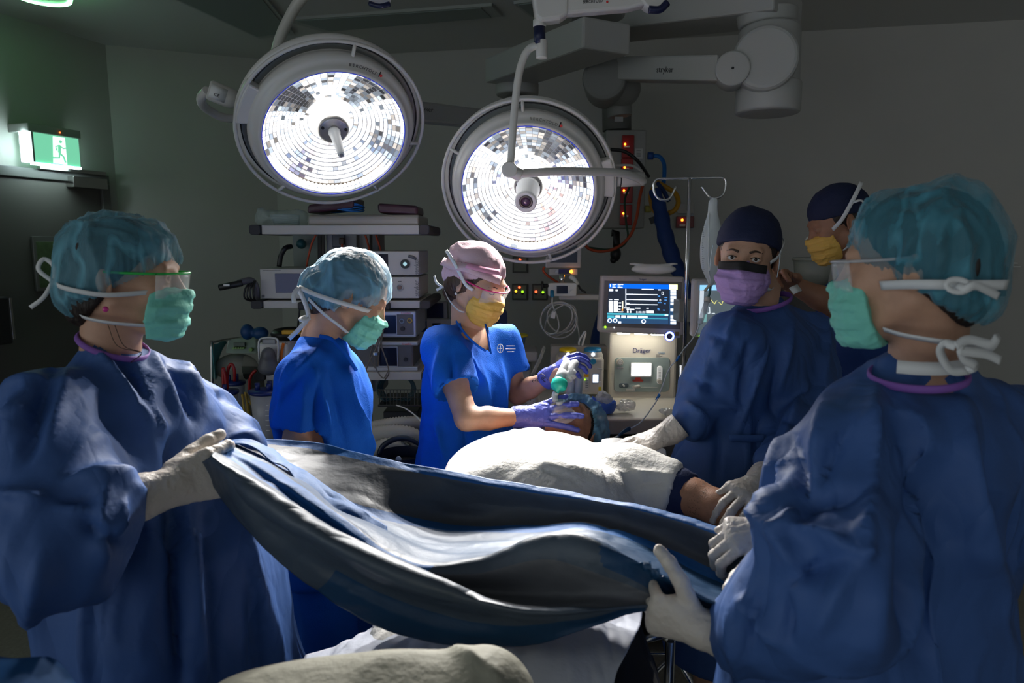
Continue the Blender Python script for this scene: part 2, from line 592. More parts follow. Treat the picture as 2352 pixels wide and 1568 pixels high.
# ================================================================== the room
WALL = mat('wall_paint', (0.44, 0.425, 0.39), rough=0.6, noise=0.05, nscale=3, bump=0.05, bscale=300)
CEIL = mat('ceiling_paint', (0.55, 0.55, 0.52), rough=0.8)
FLOOR = mat('vinyl_floor', (0.30, 0.275, 0.22), rough=0.32, noise=0.25, nscale=60)
DARKM = mat('dark_metal', (0.03, 0.03, 0.032), rough=0.4)
STEEL = mat('brushed_steel', (0.5, 0.49, 0.47), rough=0.25, metal=1.0)
W = [PZ(0, 30, 3.0), PZ(242, 103, 3.0), PZ(622, 138, 3.0), PZ(2352, 45, 3.0)]
W.insert(0, W[0] + (W[0] - W[1]).normalized() * 3.6)
W.append(W[-1] + (W[-1] - W[-2]).normalized() * 0.9)
W.append(Vector((W[-1].x + 0.3, -1.2, 3.0)))
def wall_seg(name, a, b, th=0.12):
    a = Vector((a.x, a.y, 0)); b = Vector((b.x, b.y, 0))
    d = (b - a).normalized(); n = Vector((-d.y, d.x, 0))
    m = MB(); z = Vector((0, 0, 3.0))
    m.hexa([a, b, b + n * th, a + n * th], [a + z, b + z, b + n * th + z, a + n * th + z])
    return tag(m.build(name, WALL), kind='structure')
wall_seg('wall_left', W[0], W[2])
wall_seg('wall_corner', W[2], W[3])
wall_seg('wall_back', W[3], W[5])
wall_seg('wall_right', W[5], W[6])
m = MB(); m.box((0, 2, -0.05), (12, 9, 0.1)); tag(m.build('floor', FLOOR), kind='structure')
m = MB(); m.box((0, 2, 3.05), (12, 9, 0.1)); tag(m.build('ceiling', CEIL), kind='structure')

def on_wall(px, py, i, off=0.0):
    """point on wall segment i (W[i]..W[i+1]) seen at a pixel, off metres out into the room"""
    a, b = W[i], W[i + 1]
    d = (b - a); d.z = 0; d.normalize(); n = Vector((d.y, -d.x, 0))
    o = Vector((0, 0, CAM_Z)); r = P(px, py, 1.0) - o
    t = ((a + n * off) - o).dot(n) / r.dot(n)
    return o + r * t, d, n
UP = Vector((0, 0, 1))
def skirting(name, a, b):
    a = Vector((a.x, a.y, 0)); b = Vector((b.x, b.y, 0)); d = (b - a).normalized(); n = Vector((d.y, -d.x, 0))
    m = MB(); z = UP * 0.12
    m.hexa([a + n * .012, b + n * .012, b, a], [a + n * .012 + z, b + n * .012 + z, b + z, a + z])
    tag(m.build(name, mat('skirting', (0.2, 0.19, 0.16), rough=0.5)), kind='structure')
skirting('baseboard_left', W[0], W[2]); skirting('baseboard_corner', W[2], W[3]); skirting('baseboard_back', W[3], W[5])

# door with frame and closer
pt, d, n = on_wall(240, 405, 0, 0.0)
DR = on_wall(238, 404, 0)[0]; DL = on_wall(-500, 380, 0)[0]
ztop = DR.z
m = MB()
def wbox(m, a, b, z0, z1, n, t0, t1, mi=0):
    a = Vector((a.x, a.y, 0)); b = Vector((b.x, b.y, 0))
    m.hexa([a + n * t1 + UP * z0, b + n * t1 + UP * z0, b + n * t0 + UP * z0, a + n * t0 + UP * z0],
           [a + n * t1 + UP * z1, b + n * t1 + UP * z1, b + n * t0 + UP * z1, a + n * t0 + UP * z1], mi)
DOORM = mat('door_laminate', (0.12, 0.115, 0.10), rough=0.5)
wbox(m, DR - d * 1.35, DR - d * 0.06, 0.01, ztop - 0.06, n, 0.002, 0.03)
door = tag(m.build('door_1', DOORM, bevel=0.003), kind='structure')
m = MB()
wbox(m, DR - d * 1.41, DR, ztop - 0.06, ztop, n, 0, 0.05)
wbox(m, DR - d * 0.06, DR, 0, ztop - 0.06, n, 0, 0.05)
wbox(m, DR - d * 1.41, DR - d * 1.35, 0, ztop - 0.06, n, 0, 0.05)
m.build('door_frame', mat('frame_paint', (0.14, 0.14, 0.13), rough=0.35), door, bevel=0.004)
m = MB()
a = on_wall(143, 420, 0)[0]; b = on_wall(222, 420, 0)[0]
wbox(m, a, b, on_wall(143, 430, 0)[0].z, on_wall(143, 405, 0)[0].z, n, 0.03, 0.10)
cl = m.build('door_closer', STEEL, door, bevel=0.004)
m = MB()
a = on_wall(70, 385, 0)[0]; b = on_wall(222, 400, 0)[0]
wbox(m, a, b, b.z - 0.012, b.z + 0.012, n, 0.05, 0.085)
m.build('closer_arm', STEEL, door, bevel=0.003)

# exit sign over the door
EX = thing('exit_sign', 'glowing green emergency exit sign with a white running man above the door', 'sign', on_wall(115, 340, 0, 0.1)[0])
e0 = on_wall(78, 340, 0, 0.16)[0]; e1 = on_wall(182, 340, 0, 0.16)[0]
d2 = (e1 - e0).normalized(); d2 = Vector((d2.x, d2.y, 0)).normalized(); n2 = Vector((d2.y, -d2.x, 0))
zt = on_wall(120, 310, 0, 0.16)[0].z; zb = on_wall(120, 377, 0, 0.16)[0].z; zc = on_wall(120, 291, 0, 0.16)[0].z
GREEN = mat('exit_green', (0.02, 0.35, 0.12), emit=(0.20, 0.66, 0.42), estr=0.95, rough=0.4)
WHITE_E = mat('exit_white', (0.8, 0.9, 0.85), emit=(0.8, 1.0, 0.9), estr=1.6)
TUBE_E = mat('exit_tube', (0.9, 1, 1), emit=(0.72, 0.95, 1.0), estr=24)
m = MB(); wbox(m, e0, e1, zb, zt, n2, -0.012, 0.0); m.build('sign_panel', GREEN, EX, bevel=0.002)
m = MB(); wd = (e1 - e0).length; h = zt - zb
c0 = e0 + d2 * wd * 0.55; c0.z = (zt + zb) / 2
m.prism([(-0.17 * wd, -0.46 * h), (0.13 * wd, -0.46 * h), (0.13 * wd, 0.46 * h), (-0.13 * wd, 0.46 * h)], c0 + n2 * 0.0005, d2, UP, n2 * 0.001)
m.build('doorway_pictogram', WHITE_E, EX)
m = MB(); cc = c0 + n2 * 0.003; u = h
def limb(pts, r): m.tube([cc + d2 * (x * u) + UP * (y * u) for x, y in pts], r * u, seg=6, smooth=False, flat=None)
limb([(-0.02, 0.18), (-0.04, -0.08)], 0.055); limb([(-0.04, -0.08), (0.10, -0.2), (0.16, -0.40)], 0.035)
limb([(-0.04, -0.08), (-0.06, -0.25), (-0.28, -0.27)], 0.035); limb([(-0.02, 0.18), (0.12, 0.08), (0.24, 0.12)], 0.025)
limb([(-0.02, 0.18), (-0.16, 0.12), (-0.14, -0.02)], 0.025)
m.sphere(cc + d2 * (0.03 * u) + UP * (0.31 * u), 0.06 * u, 10, 6)
m.build('running_man', GREEN, EX)
m = MB(); wbox(m, e0 - d2 * 0.008, e1, zb - 0.012, zb - 0.001, n2, -0.03, 0.004); m.build('light_strip', TUBE_E, EX)
m = MB(); wbox(m, e0 - d2 * 0.045, e0 - d2 * 0.02, zb, zt, n2, -0.05, -0.02); m.build('light_strip', TUBE_E, EX)
m = MB(); wbox(m, e0 - d2 * 0.03, e1 + d2 * 0.01, zt + 0.001, zc, n2, -0.16, 0.01)
m.build('sign_housing', mat('grey_plastic', (0.32, 0.33, 0.3), rough=0.4), EX, bevel=0.004)
m = MB(); wbox(m, e0 - d2 * 0.016, e0 - d2 * 0.004, zb, zt, n2, -0.10, 0.008)
m.build('end_cap', mat('grey_plastic', (0.3, 0.3, 0.28)), EX)
m = MB(); m.sphere(e0 + d2 * wd * 0.55 + UP * (zt + 0.02 - e0.z) + n2 * 0.012, 0.004, 8, 6)
RED_E = mat('red_led', (0.9, 0.1, 0.02), emit=(1.0, 0.12, 0.02), estr=6)
m.build('indicator_light', RED_E, EX)

# notice board and dispenser on the wall by the door
def wall_quad(name, label, cat, px0, py0, px1, py1, i, m_, off=0.03, par=None, t=0.02, bevel=0.003):
    a, d, n = on_wall(px0, (py0 + py1) / 2, i, off); b = on_wall(px1, (py0 + py1) / 2, i, off)[0]
    z1 = on_wall((px0 + px1) / 2, py0, i, off)[0].z; z0 = on_wall((px0 + px1) / 2, py1, i, off)[0].z
    m = MB(); wbox(m, a, b, z0, z1, n, -t, 0)
    o = m.build(name, m_, par, bevel=bevel)
    if label: tag(o, label, cat)
    return o, a, b, z0, z1, d, n
NB = thing('notice_board', 'steel framed notice board with a faded green notice on the wall by the door', 'notice board', on_wall(140, 600, 0)[0])
wall_quad('board_frame', None, None, 80, 543, 215, 665, 0, mat('board_frame', (0.25, 0.26, 0.24), rough=0.3, metal=0.6), 0.055, NB, t=0.02)
wall_quad('notice_sheet', None, None, 88, 555, 207, 657, 0, mat('notice_paper', (0.11, 0.17, 0.07), rough=0.5, noise=0.3, nscale=40), 0.058, NB, t=0.004)
DS = thing('hand_gel_dispenser', 'dark wall mounted dispenser with a steel edge beside the door', 'dispenser', on_wall(5, 740, 0)[0])
wall_quad('dispenser_body', None, None, -40, 683, 27, 794, 0, DARKM, 0.14, DS, t=0.1, bevel=0.01)
wall_quad('front_edge', None, None, 26, 683, 32, 780, 0, STEEL, 0.145, DS, t=0.08)

# recessed ceiling lights, switched off
PANEL = mat('dim_diffuser', (0.20, 0.24, 0.22), rough=0.35)
TRIMM = mat('panel_trim', (0.36, 0.38, 0.35), rough=0.4)
def ceil_light(px, label):
    q = [PZ(x, y, 2.995) for x, y in px]
    t = thing('ceiling_light', label, 'ceiling light', sum(q, Vector()) / 4, 'recessed ceiling lights that are switched off')
    cen = sum(q, Vector()) / 4
    m = MB(); out = [cen + (p - cen) * 1.12 for p in q]; dn = Vector((0, 0, -0.012))
    m.hexa([p + dn for p in out], [p + UP * 0.0045 for p in out]); m.build('light_frame', TRIMM, t)
    m = MB(); m.hexa([p + dn * 1.4 for p in q], [p for p in q]); m.build('diffuser', PANEL, t)
ceil_light([(330, -45), (560, -60), (665, 70), (590, 78)], 'recessed unlit ceiling light nearest the glowing green ceiling ring')
ceil_light([(680, 42), (1105, 12), (1128, 34), (760, 66)], 'long recessed unlit ceiling light between the two surgical lamp arms')
ceil_light([(1190, 5), (1330, -15), (1360, 20), (1225, 32)], 'recessed unlit ceiling light behind the upper joint of the white lamp arm')
# ring shaped detector on the ceiling, top
DT = thing('ceiling_ring_light', 'round white ceiling fitting with a glowing green ring near the exit door', 'ceiling fitting', PZ(98, -2, 2.98))
c = PZ(98, -12, 2.95)
m = MB(); m.lathe([(0.15, 0.05), (0.15, 0.02), (0.14, 0.0), (0.1, -0.012), (0.0, -0.012)], c, UP, 40); m.build('fitting_body', mat('white_paint', (0.55, 0.54, 0.5), rough=0.35), DT)
m = MB(); m.lathe([(0.115, -0.012), (0.118, -0.018), (0.128, -0.018), (0.131, -0.004)], c, UP, 40, caps=False)
m.build('glow_ring', mat('green_glow', (0.1, 0.8, 0.3), emit=(0.25, 1.0, 0.38), estr=14.0), DT)

# ================================================================== surgical lamps
LW = mat('lamp_enamel', (0.62, 0.60, 0.56), rough=0.28)
LG = mat('lamp_shell_grey', (0.38, 0.37, 0.34), rough=0.35)
INK = mat('black_ink', (0.01, 0.01, 0.012), rough=0.5)
NAVY = mat('navy_collar', (0.008, 0.012, 0.05), rough=0.35)
REDINK = mat('red_ink', (0.6, 0.02, 0.02), rough=0.5)
HUBM = mat('hub_satin', (0.42, 0.40, 0.37), rough=0.35, metal=0.7)
def glow_mat():
    m = bpy.data.materials.new('reflector_glow'); m.use_nodes = True
    nt = m.node_tree; b = nt.nodes['Principled BSDF']
    at = nt.nodes.new('ShaderNodeAttribute'); at.attribute_name = 'glow'
    nt.links.new(at.outputs['Color'], b.inputs['Emission Color'])
    mu = nt.nodes.new('ShaderNodeMath'); mu.operation = 'MULTIPLY'; mu.inputs[1].default_value = 4.0
    nt.links.new(at.outputs['Alpha'], mu.inputs[0]); nt.links.new(mu.outputs[0], b.inputs['Emission Strength'])
    b.inputs['Base Color'].default_value = (0.5, 0.5, 0.5, 1); b.inputs['Metallic'].default_value = 0.8; b.inputs['Roughness'].default_value = 0.2
    return m
GLOW = glow_mat()
def arc_text(body, size, r, a0, step, T, ax, m, parent, z):
    for i, ch in enumerate(body):
        a = a0 - step * i
        o = T(r * math.cos(a), r * math.sin(a), z)
        X = ax @ Vector((math.sin(a), -math.cos(a), 0)); Yv = ax @ Vector((math.cos(a), math.sin(a), 0))
        yield text(ch, size, o, X, Yv, m, None)
def join_meshes(obs, name, parent):
    m = MB(); mats = []
    for o in obs:
        for p in o.data.polygons:
            pass
        if o.data.materials[0] not in mats: mats.append(o.data.materials[0])
        mi = mats.index(o.data.materials[0])
        m.add([v.co for v in o.data.vertices], [tuple(p.vertices) for p in o.data.polygons], mi)
        bpy.data.objects.remove(o)
    return m.build(name, mats, parent)

def lamp(L, label, mount_deg, spokes, dark, hub, rot):
    c = L['c']; ax = frame_from(L['n']) ; R = L['R']; k = R / 0.365
    T = lambda x, y, z: c + ax @ Vector((x * k, y * k, z * k))
    t = thing('surgical_lamp', label, 'surgical lamp', c)
    n = L['n']
    m = MB()
    m.lathe([(0.274 * k, 0.036 * k), (0.277 * k, 0.046 * k), (0.288 * k, 0.044 * k), (0.292 * k, 0.028 * k), (0.306 * k, 0.02 * k), (0.316 * k, 0.012 * k), (0.322 * k, -0.004 * k), (0.318 * k, -0.03 * k), (0.315 * k, -0.042 * k), (0.350 * k, -0.044 * k), (0.364 * k, -0.056 * k),
             (0.356 * k, -0.080 * k), (0.30 * k, -0.115 * k), (0.18 * k, -0.145 * k), (0.0, -0.15 * k)], c, n, 96, caps=False)
    body = m.build('lamp_housing', LW, t)
    m = MB(); m.tube([T(0.340 * math.cos(i * math.pi / 36), 0.340 * math.sin(i * math.pi / 36), -0.041) for i in range(72)], 0.0028, 6, closed=True, smooth=False); m.build('shell_seal', INK, t)
    m = MB(); m.lathe([(0.317 * k, -0.0415 * k), (0.336 * k, -0.0425 * k)], c, n, 72, caps=False); m.build('recess_shade', mat('recess_shade_grey', (0.16, 0.165, 0.155), rough=0.5), t)  # darker band laid in the recess, its shade put into the colour
    # rail with spokes
    m = MB()
    pts = [T(0.362 * math.cos(a), 0.362 * math.sin(a), -0.012) for a in [i * 2 * math.pi / 72 for i in range(72)]]
    m.tube(pts, 0.0075 * k, 8, closed=True, smooth=False)
    for s in spokes:
        a = math.radians(s)
        m.tube([T(0.312 * math.cos(a), 0.312 * math.sin(a), 0.0), T(0.362 * math.cos(a), 0.362 * math.sin(a), -0.012)], 0.007 * k, 8, smooth=False)
    m.build('handle_rail', LW, t)
    # mounting block
    a = math.radians(mount_deg)
    rr = ax @ Vector((math.cos(a), math.sin(a), 0)); tt = ax @ Vector((-math.sin(a), math.cos(a), 0))
    m = MB(); da = 0.24
    inner = []; outer = []
    for i in range(9):
        b = a - da + 2 * da * i / 8
        inner.append((0.300 * k * math.cos(b), 0.300 * k * math.sin(b))); outer.append((0.362 * k * math.cos(b), 0.362 * k * math.sin(b)))
    poly = inner + outer[::-1]
    m.prism(poly, T(0, 0, -0.05), ax @ Vector((1, 0, 0)), ax @ Vector((0, 1, 0)), n * 0.052 * k)
    m.build('mounting_block', LW, t, bevel=0.008, seg=3)
    # reflector
    rng = random.Random(3 + mount_deg)
    nr = 13; ns = 60; vs = []; fs = []; cols = []
    def prof(r): return -0.085 + 0.115 * (r / 0.272) ** 1.7
    rad = [0.070 + (0.272 - 0.070) * (i / nr) ** 0.92 for i in range(nr + 1)]
    mb = MB(); gcol = []
    for i in range(nr):
        r0 = rad[i] + 0.0032; r1 = rad[i + 1]
        for j in range(ns):
            a0 = 2 * math.pi * (j + 0.10 * (i > nr * 0.35)) / ns; a1 = 2 * math.pi * (j + 1) / ns
            bulge = 0.0025
            q = [T(r0 * math.cos(a0), r0 * math.sin(a0), prof(r0) + bulge), T(r1 * math.cos(a0), r1 * math.sin(a0), prof(r1)),
                 T(r1 * math.cos(a1), r1 * math.sin(a1), prof(r1)), T(r0 * math.cos(a1), r0 * math.sin(a1), prof(r0) + bulge)]
            mb.add(q, [(0, 1, 2, 3)])
            am = math.degrees((a0 + a1) / 2) % 360; rn = i / nr
            e = 0.95
            for (ac, aw, r_lo, r_hi, dep) in dark:
                dd = abs((am - ac + 180) % 360 - 180)
                if dd < aw and r_lo <= rn <= r_hi:
                    e -= dep * (1 - (dd / aw) ** 2)
            e += rng.uniform(-0.28, 0.12) if rng.random() < 0.7 else rng.uniform(-0.8, 0.1)
            e = max(0.03, min(1.3, e))
            e = e ** 1.9 * 0.9 if e < 0.9 else e; e *= 1.0 if not (205 < am < 335 and rn > 0.2) else 1.5
            w = rng.random()
            col = (1.0, 0.98, 0.96) if e > 0.6 else ((0.72, 0.85, 1.0) if w < 0.55 else (1.0, 0.9, 0.8))
            gcol.append((*col, e))
    # dark base under the facets so that the joints read as thin lines
    ref = mb.build('reflector', GLOW, t)
    ca = ref.data.color_attributes.new('glow', 'FLOAT_COLOR', 'CORNER')
    arr = np.repeat(np.array(gcol, np.float32), 4, axis=0)
    ca.data.foreach_set('color', arr.ravel())
    m = MB(); m.lathe([(0.03 * k, -0.095 * k)] + [(r * k, (prof(r) - 0.004) * k) for r in rad[:-1]] + [(0.274 * k, (prof(0.274) - 0.003) * k), (0.275 * k, 0.04 * k)], c, n, 96, caps=False)
    m.build('reflector_backing', mat('reflector_backing', (0.15, 0.15, 0.16), rough=0.3, emit=(0.6, 0.65, 0.75), estr=0.25), t)
    # inner bright cone round the hub
    m = MB(); m.lathe([(0.071 * k, -0.075 * k), (0.071 * k, -0.045 * k), (0.058 * k, -0.018 * k)], c, n, 48, caps=False)
    m.build('bulb_collar', mat('collar_glow', (0.9, 0.9, 0.9), emit=(1, 0.99, 0.97), estr=2.2), t)
    m = MB(); m.lathe([(0.058 * k, -0.02 * k), (0.062 * k, -0.008 * k), (0.058 * k, -0.002 * k), (0.05 * k, 0), (0.0, 0)], c, n, 48)
    hb = m.build('hub', HUBM, t)
    m = MB()
    for s in (-1, 1):
        m = MB(); m.cyl(T(0.045 * s, 0.012, 0.0), T(0.045 * s, 0.012, 0.006), 0.006 * k, seg=12); m.build('hub_screw', INK, hb)
    # beads along the lower rim
    m = MB()
    for i in range(30):
        a = math.radians(212 + rot + i * 3.9)
        m.sphere(T(0.2545 * math.cos(a), 0.2545 * math.sin(a), 0.016), 0.0095 * k, 10, 6)
    m.build('rim_lens', mat('rim_lens', (0.9, 0.9, 0.9), emit=(1, 0.99, 0.97), estr=4.5), t)
    m = MB()
    a0, a1 = math.radians(206 + rot), math.radians(335 + rot)
    pp = [T(0.252 * math.cos(a0 + (a1 - a0) * i / 30), 0.252 * math.sin(a0 + (a1 - a0) * i / 30), 0.0088) for i in range(31)]
    m.tube(pp, lambda u: 0.008 * math.sin(math.pi * u) ** 0.5 + 0.001, 6, smooth=False)
    m.build('rim_channel', mat('rim_channel', (0.25, 0.2, 0.15), rough=0.3), t)
    m = MB(); m.tube([T(0.2735 * math.cos(i * math.pi / 36), 0.2735 * math.sin(i * math.pi / 36), 0.042) for i in range(72)], 0.0018, 6, closed=True, smooth=False)
    m.build('rim_seal', mat('blue_seal', (0.02, 0.04, 0.5), rough=0.3, emit=(0.02, 0.05, 0.6), estr=0.4), t)
    if hub == 'handle':
        m = MB(); m.lathe([(0.022 * k, 0), (0.024 * k, 0.012), (0.021 * k, 0.02), (0.017 * k, 0.09), (0.013 * k, 0.14), (0.012 * k, 0.145), (0, 0.146)], c, n, 24)
        m.build('grip_handle', mat('handle_white', (0.85, 0.85, 0.83), rough=0.3), t)
        m = MB(); m.cyl(c + n * 0.146, c + n * 0.1475, 0.0065, seg=16); m.build('handle_socket', HUBM, t)
    else:
        m = MB(); m.lathe([(0.045, 0), (0.046, 0.02), (0.04, 0.03), (0.042, 0.12), (0.040, 0.135), (0.034, 0.138), (0.026, 0.130), (0.0, 0.128)], c, n, 32)
        m.build('camera_handle', mat('handle_white', (0.8, 0.8, 0.8)), t)
        m = MB(); m.lathe([(0.026, 0.129), (0.025, 0.133), (0.018, 0.134), (0.017, 0.1295)], c, n, 32, caps=False); l1 = m.build('lens_ring', DARKM, t)
        m = MB(); m.sphere(c + n * 0.124, 0.0185, 20, 10); m.build('camera_lens', mat('lens_glass', (0.05, 0.02, 0.06), rough=0.03, spec=1.0), l1)
    obs = list(arc_text('BERCHTOLD', 0.0165 * k, 0.298 * k / k, math.radians(86), 0.043, T, ax, INK, t, 0.0275))
    join_meshes(obs, 'lettering', t)
    a = math.radians(86) - 0.043 * 9.1
    m = MB(); m.cyl(T(0.301 * math.cos(a - .02), 0.301 * math.sin(a - .02), 0.0245), T(0.301 * math.cos(a - .02), 0.301 * math.sin(a - .02), 0.0275), 0.0055 * k, seg=14)
    m.build('logo_dot', REDINK, t)
    m = MB(); m.tube([T(0.293 * math.cos(a), 0.293 * math.sin(a), 0.028), T(0.312 * math.cos(a), 0.312 * math.sin(a), 0.020)], 0.0018, 6)
    m.build('logo_stroke', INK, t)
    return t, T, rr
LA, TA, rrA = lamp(LAMPS[0], 'large round lit surgical lamp whose hub carries a slim white grip handle', 166,
          [84, -6, -52, -122], [(143, 24, 0.1, 0.95, 0.95), (62, 26, 0.1, 1.0, 0.6), (345, 18, 0.45, 0.95, 0.5), (100, 10, 0.5, 1, 0.4), (235, 22, 0.3, 0.8, 0.45)], 'handle', 0)
LB, TB, rrB = lamp(LAMPS[1], 'round lit surgical lamp with a small camera set in its central handle', 6,
          [92, 152, -128, -75], [(60, 34, 0.2, 1.0, 0.7), (8, 16, 0.2, 0.8, 0.5), (110, 26, 0.45, 1.0, 0.6), (215, 20, 0.5, 0.9, 0.4), (300, 18, 0.5, 0.8, 0.45)], 'camera', -6)

# knuckle and arms of the first lamp (parts of the lamp)
a0 = P(572, 243, 2.66); a1 = P(478, 205, 2.60)
m = MB(); dd = a1 - a0
m.lathe([(0.022, 0), (0.026, 0.02), (0.026, 0.045), (0.034, 0.055), (0.036, 0.075), (0.036, dd.length - 0.008), (0.030, dd.length)], a0, dd, 28)
m.build('knuckle_housing', LW, LA)
X = -dd.normalized(); fwd = (Vector((0, 0, CAM_Z)) - a1).normalized(); Yv = fwd.cross(X).normalized(); fw = X.cross(Yv)
m = MB(); q = a0 + dd * 0.78
S = [q + X * (-0.025) + Yv * y + fw * math.sqrt(max(0.0, 0.0372 ** 2 - y * y)) for y in (-0.024, -0.012, 0, 0.012, 0.024)]
m.grid([[s, s + X * 0.055] for s in S]); m.build('rating_label', mat('label_paper', (0.75, 0.75, 0.72), rough=0.5), LA, solid=0.0006)
text('CE', 0.016, q + X * 0.0 + fw * 0.0385 - Yv * 0.008, X, Yv, INK, LA)
m = MB()
m.tube([P(476, 208, 2.62), P(462, 228, 2.66), P(478, 252, 2.78), P(535, 272, 2.88), P(640, 240, 2.98), P(760, 160, 3.02), P(660, 60, 2.9), P(640, 100, 2.9)][:5], 0.017, 14)
m.build('yoke_arm', LW, LA)
m = MB(); m.tube([P(640, 240, 2.98), P(632, 175, 2.96), P(636, 112, 2.92), P(660, 50, 2.86), P(700, -10, 2.8), P(790, -75, 2.75)], 0.021, 14)
m.build('suspension_tube', LW, LA)

# yoke of the second lamp
m = MB()
m.tube([P(1244, 112, 2.36), P(1228, 106, 2.36), P(1208, 122, 2.36), P(1192, 170, 2.36), P(1182, 250, 2.36), P(1176, 330, 2.36), P(1172, 388, 2.36)], lambda t: 0.0125, 16)
m.build('curved_hanger', LW, LB)
m = MB()
m.cyl(P(1244, 92, 2.36), P(1244, 134, 2.36), 0.019, seg=24); m.build('hanger_socket', LW, LB, bevel=0.003)
j = P(1170, 391, 2.36)
m = MB(); m.cyl(j + Vector((0, -0.026, 0)), j + Vector((0, 0.03, 0.004)), 0.026, seg=32); m.build('elbow_joint', LW, LB, bevel=0.004)
m = MB(); m.cyl(j + Vector((0.0, 0, 0)), P(1196, 402, 2.37), 0.022, seg=20); m.build('joint_sleeve', LW, LB, bevel=0.003)
m = MB()
m.tube([P(1192, 398, 2.37), P(1260, 394, 2.41), P(1340, 394, 2.48), P(1420, 397, 2.58), P(1462, 408, 2.66), P(1478, 418, 2.70)], 0.0145, 14)
m.build('cross_arm', LW, LB)
kn0 = P(1404, 413, 2.72); kn1 = P(1482, 411, 2.72)
m = MB(); m.lathe([(0.026, 0), (0.026, 0.03), (0.028, 0.034), (0.028, 0.055), (0.026, 0.125)], kn0, kn1 - kn0, 28); m.build('knuckle_housing', LW, LB)
m = MB(); m.lathe([(0.0285, 0.032), (0.0285, 0.036)], kn0, kn1 - kn0, 28, caps=False); m.build('knuckle_seal', INK, LB)

# spring arm that carries the second lamp, with navy collar
SA = thing('lamp_spring_arm', 'white jointed arm lettered in black that carries the camera lamp', 'lamp arm', P(1240, 60, 2.36))
m = MB(); m.cyl(P(1239, 62, 2.36), P(1240, 102, 2.36), 0.0185, seg=28); m.build('navy_collar', NAVY, SA)
m = MB(); m.cyl(P(1239, 46, 2.36), P(1239, 62, 2.36), 0.021, seg=28); m.build('collar_neck', LW, SA, bevel=0.002)
m = MB()
X = Vector((1, 0, 0.12)).normalized(); Yv = Vector((-0.12, 0, 1)).normalized()
a = P(1239, 22, 2.36); b = P(1520, 4, 2.36)
m.prism([(0, -0.045), (0.06, -0.045), (0.09, -0.03), (0.10, 0.05), (0.02, 0.06), (-0.02, 0.045), (-0.018, -0.03)], a + Vector((0, -0.03, 0)), X, Yv, (0, 0.06, 0))
m.build('arm_joint', LW, SA, bevel=0.012, seg=4)
m = MB(); ln = (b - a).length; X2 = (b - a).normalized(); Y2 = Vector((-X2.z, 0, X2.x))
m.prism([(0.075, -0.026), (ln * 0.72, -0.022), (ln - 0.03, -0.008), (ln - 0.03, 0.05), (0.075, 0.05)], a + Vector((0, -0.025, 0)), X2, Y2, (0, 0.05, 0))
m.build('spring_arm', LW, SA, bevel=0.010, seg=4)
e = P(1500, 8, 2.36)
m = MB(); m.cyl(e + Vector((0, -0.032, 0.02)), e + Vector((0, 0.03, 0.02)), 0.045, seg=32); m.build('end_joint', LW, SA, bevel=0.006)
m = MB(); m.tube([P(1490, 22, 2.33), P(1515, 22, 2.33), P(1533, 6, 2.33)], 0.012, 12); m.build('navy_band', NAVY, SA)
tx = a + X2 * 0.168 + Y2 * 0.006 + Vector((0, -0.0265, 0))
text('BERCHTOLD', 0.0135, tx, X2, Y2, INK, SA, spacing=1.05, sx=0.8)
m = MB(); m.cyl(tx + X2 * 0.046 - Y2 * 0.004 , tx + X2 * 0.046 - Y2 * 0.004 + Vector((0, -0.001, 0)), 0.0035, seg=12); m.build('logo_dot', REDINK, SA)
# end of another arm at the very top
m = MB(); m.cyl(P(872, -45, 2.4), P(872, 4, 2.4), 0.036, seg=28); UA = tag(m.build('lamp_arm_end', LW, bevel=0.006), 'white rounded end of a lamp arm with navy band above the handle lamp', 'lamp arm')
m = MB(); m.tube([P(849, 8, 2.37), P(872, 14, 2.36), P(895, 9, 2.37)], 0.008, 10); m.build('navy_band', NAVY, UA)

# ================================================================== people: building blocks
SKIN = mat('skin_light', (0.58, 0.33, 0.22), rough=0.5, sss=0.12, noise=0.12, nscale=45, bump=0.12, bscale=500)
SKIN_T = mat('skin_tan', (0.36, 0.17, 0.10), rough=0.48, sss=0.1, noise=0.12, nscale=45, bump=0.12, bscale=500)
GLOVE = mat('latex_cream', (0.62, 0.56, 0.50), rough=0.42, sss=0.05, bump=0.25, bscale=120)
GLOVE_B = mat('nitrile_blue', (0.085, 0.11, 0.50), rough=0.38, bump=0.3, bscale=110)
def crumpled(m, strength=0.55, scales=(4.5, 11.0), dist=0.02, stretch=(1, 1, 0.55)):
    """sharp creases of stiff non-woven cloth as a ridged bump"""
    nt = m.node_tree; b = nt.nodes['Principled BSDF']; L = nt.links; tc = nt.nodes.new('ShaderNodeTexCoord')
    mp = nt.nodes.new('ShaderNodeMapping'); mp.inputs['Scale'].default_value = stretch; L.new(tc.outputs['Object'], mp.inputs[0])
    prev = b.inputs['Normal'].links[0].from_socket if b.inputs['Normal'].links else None
    for s_, w in zip(scales, (1.0, 0.45)):
        nz = nt.nodes.new('ShaderNodeTexNoise'); nz.inputs['Scale'].default_value = s_; nz.inputs['Detail'].default_value = 1.5; nz.inputs['Distortion'].default_value = 0.8
        L.new(mp.outputs[0], nz.inputs['Vector'])
        a = nt.nodes.new('ShaderNodeMath'); a.operation = 'SUBTRACT'; a.inputs[1].default_value = 0.5; L.new(nz.outputs[0], a.inputs[0])
        c = nt.nodes.new('ShaderNodeMath'); c.operation = 'ABSOLUTE'; L.new(a.outputs[0], c.inputs[0])
        bp = nt.nodes.new('ShaderNodeBump'); bp.inputs['Strength'].default_value = strength * w; bp.inputs['Distance'].default_value = dist * 4 / s_ * 4.5
        L.new(c.outputs[0], bp.inputs['Height'])
        if prev is not None: L.new(prev, bp.inputs['Normal'])
        prev = bp.outputs[0]
    L.new(prev, b.inputs['Normal'])
    return m
